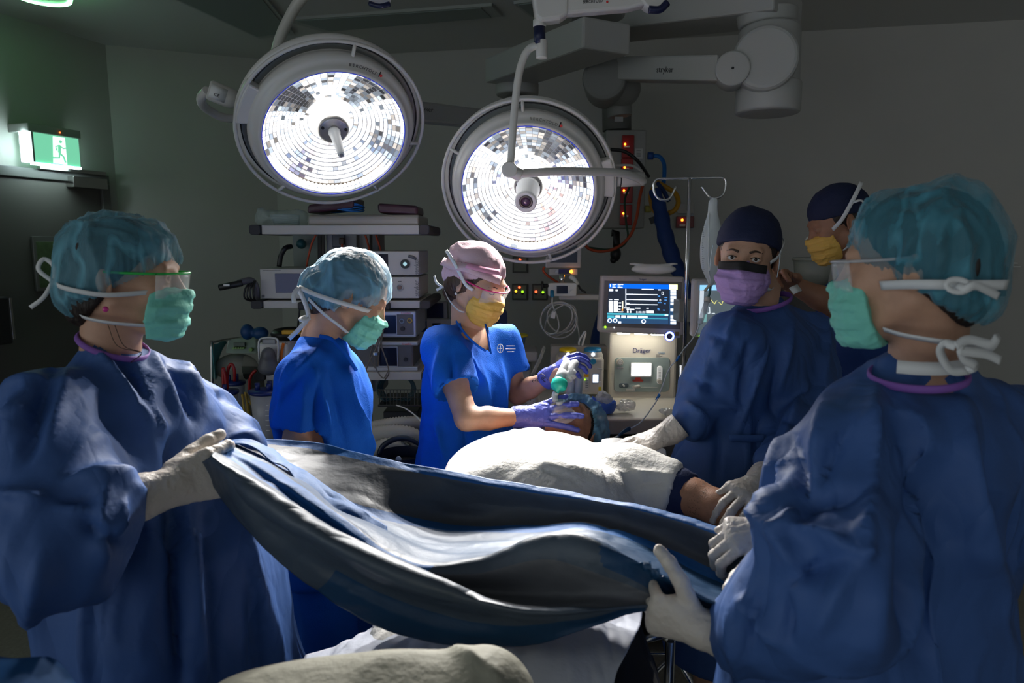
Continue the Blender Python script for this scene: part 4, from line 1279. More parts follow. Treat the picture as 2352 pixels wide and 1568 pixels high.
# ------------------------------------------------------------------ scrub nurse leaning over, royal blue
H2 = Head(P(806, 682, 1.93), (0.86, 0.22, -0.46), roll=0)
J2 = joints(P(738, 778, 1.95), P(700, 868, 1.83), P(755, 860, 2.12), P(680, 1020, 1.80), P(770, 1030, 2.15), P(765, 1130, 1.68), P(830, 1150, 2.0), V3((-0.555, 1.97, 0.93)), (0.95, 0.2, 0))
p2 = person(H2, J2, SKIN, True, 'bowed person in royal blue scrubs and pale blue bouffant cap before the equipment tower')
hair(H2, p2, HAIR_B, extra=[((0, -0.09, -0.01), (0.05, 0.045, 0.05))])
VEIL2 = veil('cap_veil_sky', (0.20, 0.50, 0.72), 0.48, 0.78, 11)
bouffant(H2, p2, VEIL2, size=(0.090, 0.107, 0.100), off=(0, -0.012, 0.036), cutp=((0, 0.088, 0.016), (0, 0.50, -0.86)), bulge=[((0, -0.048, -0.030), (0.084, 0.062, 0.060)), ((0.01, -0.108, -0.012), (0.033, 0.030, 0.033))], seed=8, amp=0.0075, freq=17)
face_mask(H2, p2, MASK_G, back=0.048, seed=9)
strap(H2, p2, [(0.050, 0.066, -0.008), (0.084, 0.035, -0.012), (0.098, 0.01, -0.014), (0.101, -0.04, -0.022), (0.082, -0.095, -0.03), (0.03, -0.134, -0.034)], w=0.012)
strap(H2, p2, [(0.060, 0.030, -0.088), (0.078, 0.0, -0.078), (0.080, -0.05, -0.066), (0.05, -0.10, -0.05)], w=0.010)
m = MB(); m.ribbon([H2.w(0.04, -0.134, -0.034), H2.w(0.05, -0.138, -0.055), H2.w(0.055, -0.128, -0.075)], 0.012, H2.d(1, 0, 0), 0.0015); m.build('tie_end', STRAP, p2)
m = MB(); m.ribbon([H2.w(0.04, -0.136, -0.034), P(708, 722, 1.87), P(690, 752, 1.86), P(664, 778, 1.86)], 0.012, (0.4, -1, 0.3), 0.0015); m.build('tie_end', STRAP, p2)
for (zz, Y) in ((0, 0), ):
    m = MB(); m.ribbon([P(712, 730, 1.87), P(698, 736, 1.86), P(690, 733, 1.86), P(700, 728, 1.87), P(712, 726, 1.87)], 0.010, (0, -1, 0.2), 0.002); m.build('tie_bow', STRAP, p2)
L2 = [((x0, y0), (x1, y1), w, a * 2.3) for x0, y0, x1, y1, Y, w, a in [
    (720, 850, 760, 1010, 1.75, .016, .014), (760, 840, 800, 1030, 1.8, .014, -.012), (790, 850, 840, 1030, 1.85, .012, .012), (740, 790, 640, 900, 1.78, .014, .010), (700, 860, 640, 930, 1.72, .012, -.01),
    (700, 880, 690, 990, 1.70, .016, .010), (730, 870, 725, 990, 1.72, .008, -.016), (770, 770, 820, 900, 1.9, .012, .010), (810, 930, 860, 1040, 1.9, .010, .010)]]
scrub_top(J2, p2, SCRUB, seed=12, lines=L2, g=0.98, hem=0.74, slv=0.72, amp=0.008)
m = MB(); m.tube([P(735, 772, 1.875), P(760, 778, 1.85), P(778, 795, 1.84), P(800, 822, 1.85), P(818, 850, 1.87)], 0.006, 8, flat=0.5); m.build('neckband', SCRUB, p2)
trousers(J2, p2, SCRUB)
hand('hand', J2['W0'], (0.9, 0.1, -0.3), (0, 0.2, -1), -1, [15, 20, 25, 30], SKIN, p2, cuff=0.0, h=0.0036)
hand('hand', J2['W1'], (0.9, -0.3, -0.3), (0, 0.2, -1), 1, [15, 20, 25, 30], SKIN, p2, cuff=0.0, h=0.0036)
shoes(J2, (1, 0.2, 0), p2)

# ------------------------------------------------------------------ nurse with the pink cap at the patient's head
H3 = Head(P(1094, 650, 2.30), (0.76, -0.50, -0.36))
J3 = joints(P(1075, 752, 2.34), P(1018, 800, 2.20), P(1150, 790, 2.42), P(1072, 962, 2.04), P(1190, 905, 2.38), P(1190, 958, 2.12), P(1262, 868, 2.28), P(1076, 1085, 2.32), (0.8, -0.5, 0))
p3 = person(H3, J3, SKIN, True, 'person in pink cap, pink glasses and yellow mask holding the mask on the patient', body_h=0.0065, eyes_open=False)
hair(H3, p3, HAIR_B, extra=[((0, -0.07, -0.05), (0.045, 0.04, 0.05)), ((0, -0.03, -0.01), (0.080, 0.06, 0.05))], cutp=((0, 0.060, 0.045), (0, 0.8, -0.3)))
def cloth_cap(H, parent, m, size, off, cutp, seed=4, bulge=None, amp=0.003, band=None, freq=16):
    F = SDF((-0.13, -0.2, -0.13), (0.13, 0.13, 0.19), 0.0038)
    F.el(off, size, k=0)
    for c, r in (bulge or []): F.el(c, r, k=0.035)
    F.cut(cutp[0], cutp[1])
    v, f = F.mesh(); v = relax(v, f, 1)
    v = wrinkle(v, f, amp, freq, seed, stretch=(1, 0.8, 1.1), sharp=0.9, octv=2, warp=0.8)
    return npobj('surgical_cap', H.arr(v), f, m, parent)
cloth_cap(H3, p3, PINKCAP, (0.080, 0.097, 0.086), (0, -0.014, 0.044), ((0, 0.082, 0.054), (0, 0.42, -0.9)), seed=21, bulge=[((0, -0.070, 0.066), (0.060, 0.050, 0.044)), ((0, -0.06, 0.0), (0.07, 0.06, 0.05))], amp=0.0045)
strap(H3, p3, [(0.02, 0.098, 0.052), (0.062, 0.068, 0.058), (0.088, 0.01, 0.060), (0.088, -0.05, 0.045), (0.05, -0.12, 0.03)], name='cap_band', w=0.028, m=PINKCAP, th=0.004)
m = MB(); m.ribbon([H3.w(0.078, -0.02, 0.06), H3.w(0.086, 0.01, 0.068), H3.w(0.07, 0.06, 0.075), H3.w(0.03, 0.092, 0.078)], 0.018, H3.nrm, 0.003); m.build('cap_fold', mat('cap_pink_deep', (0.70, 0.30, 0.45), rough=0.8), p3)
face_mask(H3, p3, MASK_Y, back=0.040, seed=22)
g3 = glasses(H3, p3, mat('frame_pink', (0.75, 0.03, 0.22), rough=0.3))
strap(H3, p3, [(0.066, 0.040, -0.004), (0.086, 0.02, 0.008), (0.094, -0.01, 0.035), (0.099, -0.04, 0.06), (0.088, -0.09, 0.08)], w=0.011)
strap(H3, p3, [(0.060, 0.030, -0.088), (0.074, 0.008, -0.085), (0.072, -0.04, -0.068), (0.04, -0.095, -0.05)], w=0.010)
m = MB(); m.sphere(H3.w(0.083, -0.008, -0.036), 0.005, 12, 8); m.build('earring', mat('pearl', (0.8, 0.8, 0.85), rough=0.1, metal=0.5), p3)
m = MB(); m.ribbon([H3.w(0.05, -0.09, -0.05), H3.w(0.055, -0.115, -0.045), H3.w(0.05, -0.135, -0.03)], 0.008, H3.d(1, 0, 0), 0.002); m.build('tie_end', STRAP, p3)
m = MB(); m.ribbon([H3.w(0.05, -0.09, -0.05), H3.w(0.05, -0.11, -0.07)], 0.008, H3.d(1, 0, 0), 0.002); m.build('tie_end', STRAP, p3)
for s in (-1, 1):
    m = MB(); m.tube([H3.w(s * 0.020, 0.091, 0.006), H3.w(s * 0.031, 0.0935, 0.001), H3.w(s * 0.043, 0.087, 0.004)], 0.0013, 6); m.build('eyelash', HAIR_D, p3)
    m = MB(); m.tube([H3.w(s * 0.018, 0.094, 0.022), H3.w(s * 0.032, 0.091, 0.026), H3.w(s * 0.046, 0.080, 0.022)], 0.0019, 6); m.build('eyebrow', HAIR_B, p3)
L3 = [((x0, y0), (x1, y1), w, a * 2.3) for x0, y0, x1, y1, Y, w, a in [
    (1050, 780, 1110, 880, 2.15, .014, .010), (1060, 900, 1075, 1040, 2.12, .016, -.012), (1100, 830, 1130, 960, 2.15, .014, .008), (1010, 800, 1000, 900, 2.12, .014, .010), (1035, 810, 1040, 900, 2.1, .010, -.010), (1150, 830, 1160, 960, 2.2, .012, .009), (1000, 960, 1020, 1050, 2.2, .014, .012)]]
scrub_top(J3, p3, SCRUB, seed=14, lines=L3, open_px=[(1050, 728), (1118, 728), (1124, 772), (1127, 806), (1114, 804), (1088, 786), (1066, 762)], g=0.98, hem=0.72, slv=0.58, amp=0.0065, taper=1.08,
          vneck=[(P(1085, 755, 2.24), P(1113, 792, 2.20), 0.045)])
m = MB(); m.tube([P(1048, 738, 2.25), P(1070, 768, 2.18), P(1095, 792, 2.15), P(1116, 806, 2.15)], 0.0045, 8, flat=0.6); m.build('neckband', SCRUB, p3)
m = MB(); m.tube([P(1112, 735, 2.28), P(1120, 765, 2.20), P(1125, 795, 2.15), P(1128, 812, 2.14)], 0.006, 8, flat=0.6); m.build('neckband', SCRUB, p3)
WINK = mat('white_print', (0.6, 0.65, 0.75), rough=0.6)
m = MB()
lc = P(1149, 800, 2.12)
m = MB(); m.tube([lc + V3((math.cos(a) * .009, 0, math.sin(a) * .013)) for a in [i * math.pi / 8 for i in range(16)]], 0.0012, 5, closed=True, smooth=False); m.tube([lc + V3((-.006, 0, 0)), lc + V3((.006, 0, 0))], 0.0012, 5); m.tube([lc + V3((0, 0, -.012)), lc + V3((0, 0, .012))], 0.0012, 5); m.build('chest_emblem', WINK, p3)
for i, w_ in enumerate((0.026, 0.03, 0.022)):
    m = MB(); m.box(lc + V3((0.032, -0.001, 0.008 - i * 0.009)), (w_, 0.001, 0.0022)); m.build('chest_print_line', WINK, p3)
trousers(J3, p3, SCRUB)
# her gloved hands: the near one grips the anaesthetic mask, the far one the tubing
hand('glove', P(1196, 957, 2.12), P(1262, 948, 2.10) - P(1196, 957, 2.12), (0.15, 0.75, -0.55), -1, [(6, 14, 10), (2, 12, 10), (2, 12, 12), (8, 14, 12)], GLOVE_B, p3, thumb=(42, 4, -12), spread=(16, 3, -9, -22), cuff=0.022, cuff_r=0.034, size=1.08, h=0.0024)
hand('glove', P(1266, 862, 2.28), P(1302, 832, 2.24) - P(1266, 862, 2.28), (0.62, 0.3, -0.7), 1, [(28, 42, 30), (32, 45, 30), (34, 48, 30), (36, 48, 30)], GLOVE_B, p3, thumb=(35, 35, 15), cuff=0.03, cuff_r=0.034, size=0.95, h=0.0024)
TAT = mat('tattoo_ink', (0.045, 0.035, 0.045), rough=0.6)
tc = P(1244, 872, 2.245)
for cx_, cz_, rr_ in ((0.0, 0.006, 0.012), (0.012, -0.002, 0.009), (-0.008, -0.006, 0.008), (-0.024, -0.012, 0.006), (0.004, 0.002, 0.005)):
    m = MB(); pp = []
    for i in range(12):
        a = i * math.pi / 7; q = tc + V3((cx_ + math.cos(a) * rr_ * (1 - i * .04), 0, cz_ + math.sin(a) * rr_ * (1 - i * .04)))
        A_, B_ = J3['E1'], J3['W1']; ax_ = (B_ - A_).normalized(); t_ = (q - A_).dot(ax_); c_ = A_ + ax_ * t_
        off = q - c_; off.y = -math.sqrt(max(0.0001, 0.0345 ** 2 - min(off.z ** 2 + off.x ** 2, 0.0011))); pp.append(V3((q.x, c_.y + off.y * 0.93, q.z)))
    m.tube(pp, 0.0011, 5); m.build('forearm_tattoo', TAT, p3)
shoes(J3, (1, -0.5, 0), p3)

# ------------------------------------------------------------------ surgeon facing the camera
H4 = Head(P(1715, 592, 1.97), (-0.40, -0.90, -0.06), roll=-5)
J4 = joints(P(1752, 694, 2.02), P(1680, 775, 1.90), P(1862, 775, 2.10), P(1635, 905, 2.0), P(1862, 935, 1.98), P(1592, 968, 1.89), P(1778, 1066, 1.74), V3((0.70, 2.06, 0.98)), (-0.4, -0.9, 0))
p4 = person(H4, J4, SKIN, False, 'gowned man in navy cap and purple mask with one hand on the patient arm', head_h=0.0021, slim=0.78)
hair(H4, p4, HAIR_D, cutp=((0, 0.055, 0.045), (0, 0.8, -0.35)))
cloth_cap(H4, p4, NAVYCAP, (0.085, 0.104, 0.098), (0, -0.012, 0.045), ((0, 0.085, 0.052), (0, 0.26, -0.96)), seed=31, amp=0.0022)
for s in (-1, 1):
    m = MB(); m.sphere(H4.w(s * 0.031, 0.0790, 0.0048), 0.0125, 20, 14); e = m.build('eye', EYEW, p4)
    g = (H4.w(0, 0.6, 0.02) - H4.w(0, 0, 0)).normalized(); g = (V3((0.0, 0.0, CAM_Z)) - H4.w(s * 0.031, 0.079, 0.005)).normalized()
    m = MB(); m.sphere(H4.w(s * 0.031, 0.0790, 0.0048) + g * 0.0082, 0.0056, 14, 10); m.build('iris', IRIS, e)
    m = MB(); m.tube([H4.w(s * 0.014, 0.098, 0.0225), H4.w(s * 0.030, 0.0965, 0.0275), H4.w(s * 0.046, 0.083, 0.0225)], lambda t: 0.0032 - 0.0012 * t, 8, flat=0.6); m.build('eyebrow', HAIR_B, p4)
    m = MB(); m.tube([H4.w(s * 0.018, 0.0905, 0.0075), H4.w(s * 0.031, 0.0938, 0.0112), H4.w(s * 0.044, 0.086, 0.0072)], 0.0011, 6); m.build('eyelash', HAIR_D, p4)
face_mask(H4, p4, MASK_P, back=0.03, top=-0.004, seed=33, low=0.004, wide=1.06)
m = MB(); rows = []
for zz in (-0.004, -0.010, -0.018, -0.026):
    r = []
    for i in range(17):
        x = -0.062 + 0.124 * i / 16
        yb = 0.050 + 0.078 * math.sqrt(max(0, 1 - (x / 0.0745) ** 2)) * (1.0 - 0.04 * (zz + 0.004) / 0.02)
        yb += 0.014 * math.exp(-(x / 0.014) ** 2) * (0.4 + (-zz) / 0.03) - 0.006
        r.append(H4.w(x, yb, zz + 0.002 - 0.006 * abs(x / 0.062) ** 2 + 0.004 * math.exp(-(x / 0.02) ** 2)))
    rows.append(r)
m.grid(rows); m.build('anti_glare_strip', mat('mask_black', (0.012, 0.012, 0.013), rough=0.7), p4, solid=0.003)
strap(H4, p4, [(-0.066, 0.040, -0.004), (-0.083, 0.012, 0.012), (-0.089, -0.02, 0.036), (-0.088, -0.05, 0.055), (-0.06, -0.10, 0.07)], w=0.010)
strap(H4, p4, [(-0.064, 0.032, -0.070), (-0.072, 0.01, -0.082), (-0.078, -0.02, -0.078), (-0.06, -0.07, -0.06)], w=0.010)
m = MB(); rows = []
for k in range(10):
    zz = 0.028 - k * 0.012; r = []
    for i in range(-9, 10):
        a = i / 9 * 1.15; r.append(H4.w(0.094 * math.sin(a), 0.022 + 0.120 * math.cos(a) - 0.0006 * k, zz))
    rows.append(r)
sh = None
m = MB()
for s in (-1, 1):
    m2 = MB(); m2.tube([H4.w(s * 0.088, 0.055, 0.032), H4.w(s * 0.090, 0.053, -0.005), H4.w(s * 0.089, 0.052, -0.040)], 0.0014, 6); m2.build('visor_edge', mat('visor_plastic', (0.6, 0.7, 0.75), rough=0.05, alpha=0.75, spec=1.0), p4)
L4 = [((x0, y0), (x1, y1), w, a * 2.3) for x0, y0, x1, y1, Y, w, a in [
    (1690, 720, 1650, 830, 1.82, .014, .012), (1720, 790, 1700, 940, 1.8, .012, -.012), (1760, 800, 1690, 1000, 1.82, .012, .014), (1640, 930, 1700, 935, 1.8, .010, .012), (1650, 970, 1645, 1090, 1.82, .010, -.012), (1720, 960, 1715, 1080, 1.82, .014, .010),
    (1650, 780, 1605, 900, 1.86, .014, .012), (1600, 870, 1640, 900, 1.85, .010, -.014), (1580, 930, 1620, 960, 1.85, .010, .014), (1630, 770, 1690, 790, 1.82, .008, -.010), (1790, 830, 1770, 1000, 1.85, .018, -.016),
    (1820, 740, 1790, 900, 1.9, .014, .012), (1850, 880, 1800, 1010, 1.85, .014, .014), (1800, 960, 1850, 1000, 1.84, .010, -.014), (1780, 1010, 1810, 1060, 1.78, .010, .014), (1900, 740, 1890, 900, 2.0, .016, .010)]]
gown(J4, p4, seed=17, sleeves=(0.082, 0.068, 0.047), lines=L4, amp=0.008, chest=(0.205, 0.145), waist=(0.215, 0.165), skirt=(0.24, 0.20), h=0.0085, hem=0.42)
ring('gown_collar', P(1755, 694, 1.99), (-0.30, -0.12, 1), 0.074, 0.074, (1, 0, 0), 0.0075, PURPLE, p4, flat=0.5)
hm = P(1716, 1007, 1.83)
m = MB(); m.ribbon([hm + V3((-.05, .0, 0.002)), hm, hm + V3((.05, .004, 0.0))], 0.02, (0, -1, 0.1), 0.003); m.build('waist_tie', GOWN, p4)
m = MB(); m.ribbon([P(1898, 655, 1.98), P(1838, 676, 1.95), P(1826, 672, 1.95)][::-1] and [P(1818, 668, 1.93), P(1836, 660, 1.95)], 0.022, (0, -1, 0.5), 0.003); m.build('collar_tab', STRAP, p4)
hand('glove', P(1540, 992, 1.86), P(1478, 1020, 1.83) - P(1540, 992, 1.86), (-0.1, 0.15, -1), -1, [(4, 8, 6), (4, 8, 6), (6, 8, 8), (8, 10, 10)], GLOVE, p4, thumb=(38, 14, 5), spread=(6, 1, -3, -8), cuff=0.032, cuff_r=0.036, size=1.12, back=P(1560, 985, 1.86) - P(1540, 1000, 1.86), h=0.0026)
hand('glove', P(1742, 1112, 1.60), P(1692, 1138, 1.53) - P(1742, 1112, 1.60), (0.1, 0.55, -0.85), 1, [(26, 34, 25), (30, 36, 25), (32, 36, 25), (34, 36, 25)], GLOVE, p4, thumb=(38, 12, 10), spread=(12, 3, -6, -14), cuff=0.055, cuff_r=0.036, size=1.08, back=P(1768, 1078, 1.68) - P(1742, 1112, 1.60), h=0.0026)
shoes(J4, (-0.4, -0.9, 0), p4)

# ------------------------------------------------------------------ helper behind him, tying the gown
H5 = Head(P(1926, 515, 2.45), (-0.93, 0.10, -0.34))
J5 = joints(P(1972, 632, 2.50), P(1935, 690, 2.66), P(2000, 700, 2.38), P(2010, 850, 2.62), P(1925, 705, 2.24), P(1965, 900, 2.45), P(1818, 652, 2.24), V3((1.25, 2.52, 0.98)), (-1, 0.1, 0))
p5 = person(H5, J5, SKIN_T, False, 'person in dark scrubs, navy cap and yellow mask tying the gowned man from behind', body_h=0.0075)
hair(H5, p5, HAIR_D, cutp=((0, 0.04, 0.045), (0, 0.9, -0.25)))
cloth_cap(H5, p5, NAVYCAP, (0.084, 0.102, 0.085), (0, -0.014, 0.052), ((0, 0.085, 0.040), (0, 0.12, -0.99)), seed=41, amp=0.002)
face_mask(H5, p5, MASK_Y, back=0.045, seed=43)
strap(H5, p5, [(-0.062, 0.045, -0.006), (-0.084, 0.01, 0.022), (-0.094, -0.04, 0.075), (-0.06, -0.09, 0.115)], w=0.013)
strap(H5, p5, [(-0.058, 0.030, -0.085), (-0.070, 0.0, -0.070), (-0.076, -0.04, -0.052), (-0.07, -0.09, -0.035)], w=0.009)
m = MB(); m.ribbon([H5.w(-0.098, -0.03, 0.062), H5.w(-0.102, -0.055, 0.06), H5.w(-0.098, -0.07, 0.038)], 0.008, H5.nrm, 0.002); m.build('tie_end', STRAP, p5)
scrub_top(J5, p5, SCRUB_D, seed=44, g=1.08, hem=0.75, slv=0.42)
lc = P(1930, 702, 2.2); 
trousers(J5, p5, SCRUB_D)
hand('hand', J5['W1'], P(1790, 640, 2.2) - P(1818, 652, 2.24), (-0.3, -0.8, -0.3), 1, [(25, 35, 30)] * 4, SKIN_T, p5, cuff=0.0, h=0.0036, thumb=(25, 30, 10))
hand('hand', J5['W0'], (-0.7, -0.5, -0.3), (0, 0, -1), -1, [(25, 35, 30)] * 4, SKIN_T, p5, cuff=0.0, h=0.0036)
lc = P(1934, 712, 2.20)
shoes(J5, (-1, 0.1, 0), p5)

# ------------------------------------------------------------------ gowned nurse seen from behind at the drape's other end
H6 = Head(P(2096, 618, 1.10), (-0.80, 0.60, -0.05))
J6 = joints(P(2125, 838, 1.14), P(2330, 985, 1.24), P(1968, 1045, 1.03), P(2200, 1300, 1.36), P(1915, 1350, 0.93), P(1830, 1205, 1.24), P(1728, 1444, 1.02), V3((0.66, 1.16, 0.93)), (-0.6, 0.8, 0))
J6['side'] = -J6['side'] if False else J6['side']
p6 = person(H6, J6, SKIN, True, 'gowned person seen from behind, teal cap and white neck tapes, holding the drape', body_h=0.009, slim=0.78)
hair(H6, p6, HAIR_D, extra=[((0, -0.045, 0.0), (0.075, 0.07, 0.08)), ((0, -0.03, -0.055), (0.055, 0.05, 0.045))])
VEIL6 = veil('cap_veil_deep', (0.07, 0.30, 0.40), 0.46, 0.82, 8)
bouffant(H6, p6, VEIL6, size=(0.092, 0.105, 0.099), off=(0, -0.018, 0.036), cutp=((0, 0.080, 0.026), (0, 0.55, -0.84)), bulge=[((0, -0.055, -0.045), (0.080, 0.064, 0.064))], seed=15, amp=0.0095, freq=14)
face_mask(H6, p6, MASK_G, back=0.058, seed=16, low=0.008)
glasses(H6, p6, mat('frame_clear', (0.6, 0.6, 0.62), rough=0.08, alpha=0.6), arms=(False, True))
strap(H6, p6, [(-0.066, 0.034, -0.022), (-0.088, 0.0, -0.020), (-0.103, -0.04, -0.020), (-0.092, -0.09, -0.022), (-0.05, -0.124, -0.024)], w=0.014)
strap(H6, p6, [(-0.058, 0.030, -0.090), (-0.066, 0.0, -0.098), (-0.066, -0.05, -0.106), (-0.035, -0.09, -0.112)], w=0.012)
m = MB(); m.ribbon([P(2196, 655, 0.97), P(2218, 663, 0.96), P(2240, 655, 0.96), P(2270, 668, 0.97), P(2293, 680, 0.98)], 0.011, (0, -1, 0), 0.002); m.build('tie_end', STRAP, p6)
ring('tie_knot', P(2200, 656, 0.965), (0, -1, 0.2), 0.016, 0.009, (1, 0, -0.1), 0.004, STRAP, p6, flat=0.5, sub=16)
for pts_ in ([(2195, 795), (2170, 790), (2160, 810), (2185, 850), (2225, 850)], [(2195, 795), (2225, 780), (2275, 790), (2290, 775), (2270, 800), (2215, 800)], [(2200, 805), (2240, 810), (2270, 815), (2298, 828)], [(2205, 800), (2215, 825), (2240, 840), (2220, 850)]):
    m = MB(); m.ribbon([P(x, y, 0.98 + 0.008 * i) for i, (x, y) in enumerate(pts_)], 0.013, (0.1, -1, 0.2), 0.002); m.build('neck_tie_bow', STRAP, p6)
m = MB(); m.ribbon([P(2060, 842, 1.045), P(2110, 846, 1.035), P(2170, 846, 1.03), P(2230, 838, 1.03)], 0.020, (0.1, -1, 0.2), 0.002); m.build('neck_tape', STRAP, p6)
L6 = [((x0, y0), (x1, y1), w, a * 2.3) for x0, y0, x1, y1, Y, w, a in [
    (2015, 890, 2000, 1200, .90, .012, .012), (2060, 900, 2200, 1250, .93, .035, -.02), (2200, 920, 2300, 1400, 1.0, .03, .02), (1900, 930, 1870, 1130, .93, .018, .014), (1960, 960, 1830, 1200, .90, .012, -.012),
    (1830, 1160, 1990, 1130, .87, .014, -.018), (1830, 1210, 1970, 1270, .86, .012, .016), (1850, 1130, 1800, 1240, .88, .012, .016), (1990, 1130, 1975, 1280, .87, .010, .016), (1800, 1000, 1770, 1180, .95, .018, .014),
    (1830, 1010, 1850, 1180, .92, .012, -.014), (1770, 1180, 1840, 1340, .93, .014, .014), (1790, 1130, 1750, 1290, .98, .012, .012), (1800, 1330, 1900, 1290, .9, .014, -.02), (1970, 1270, 1870, 1450, .85, .018, .014), (1790, 1360, 1810, 1470, .95, .012, -.014),
    (2110, 1180, 2130, 1500, .9, .04, -.025), (2260, 1000, 2330, 1300, 1.05, .03, -.02), (1700, 1380, 1790, 1480, .96, .010, .014), (1740, 1370, 1720, 1500, .97, .010, -.012), (1680, 1400, 1700, 1560, .98, .012, .012), (2120, 880, 2230, 900, .98, .012, -.012), (2040, 1180, 2010, 1500, .87, .03, .014)]]
gown(J6, p6, seed=27, sleeves=(0.092, 0.086, 0.068), lines=L6, amp=0.012, chest=(0.225, 0.155), waist=(0.26, 0.20), skirt=(0.33, 0.27), skirt_off=(-0.03, 0.03), h=0.0085, freq=6.0)
ring('gown_collar', P(2108, 862, 1.10), (-0.1, -0.12, 1), 0.070, 0.068, (1, 0, 0), 0.007, PURPLE, p6, flat=0.5)
# near hand: thumb up over the drape, fingers under it
hand('glove', P(1612, 1444, 1.03), P(1538, 1420, 1.05) - P(1612, 1444, 1.03), (0.05, 0.95, 0.1), -1, [(62, 55, 25), (62, 55, 25), (60, 55, 25), (60, 50, 25)], GLOVE, p6, thumb=(62, -6, 10), spread=(6, 2, -3, -8), cuff=0.085, cuff_r=0.037, back=P(1672, 1460, 1.03) - P(1612, 1444, 1.03), size=0.98, h=0.0028, tl=1.1)
# far hand: thumb laid over the edge
hand('glove', P(1786, 1222, 1.21), P(1726, 1226, 1.21) - P(1786, 1222, 1.21), (-0.1, 0.45, -0.9), 1, [(48, 50, 30), (50, 50, 30), (50, 50, 30), (50, 50, 30)], GLOVE, p6, thumb=(34, 0, -6), spread=(8, 2, -3, -8), cuff=0.05, cuff_r=0.037, back=P(1830, 1208, 1.24) - P(1786, 1222, 1.21), size=1.05, h=0.003, tl=1.15)
shoes(J6, (-0.6, 0.8, 0), p6)

# ================================================================== the drape held between the two gowned people
DRAPE = crumpled(mat('drape_grey_blue', (0.060, 0.084, 0.118), rough=0.45, bump=0.15, bscale=60, noise=0.15, nscale=6), 0.4, (5.0, 13.0), 0.015, (0.7, 1, 1))
DRAPE_B = mat('drape_hem_blue', (0.010, 0.105, 0.33), rough=0.6, bump=0.2, bscale=60)
DRAPE_G = crumpled(mat('drape_absorbent_grey', (0.100, 0.106, 0.120), rough=0.5, bump=0.15, bscale=60, noise=0.12, nscale=6), 0.35, (5.0, 13.0), 0.012, (0.7, 1, 1))
DRAPE_N = crumpled(mat('drape_deep_blue_and_shade', (0.008, 0.050, 0.125), rough=0.5, bump=0.15, bscale=60), 0.3, (5.0, 12.0), 0.012, (0.7, 1, 1))  # blue bands, and the painted shade of the valley
SHEET = mat('sheet_white', (0.74, 0.72, 0.68), rough=0.85, bump=0.35, bscale=90, noise=0.04, nscale=30)
SHEET_B = mat('sheet_pale_blue', (0.60, 0.63, 0.72), rough=0.7, bump=0.2, bscale=60)
BEIGE = mat('drape_olive_beige', (0.30, 0.29, 0.23), rough=0.7, bump=0.25, bscale=70)

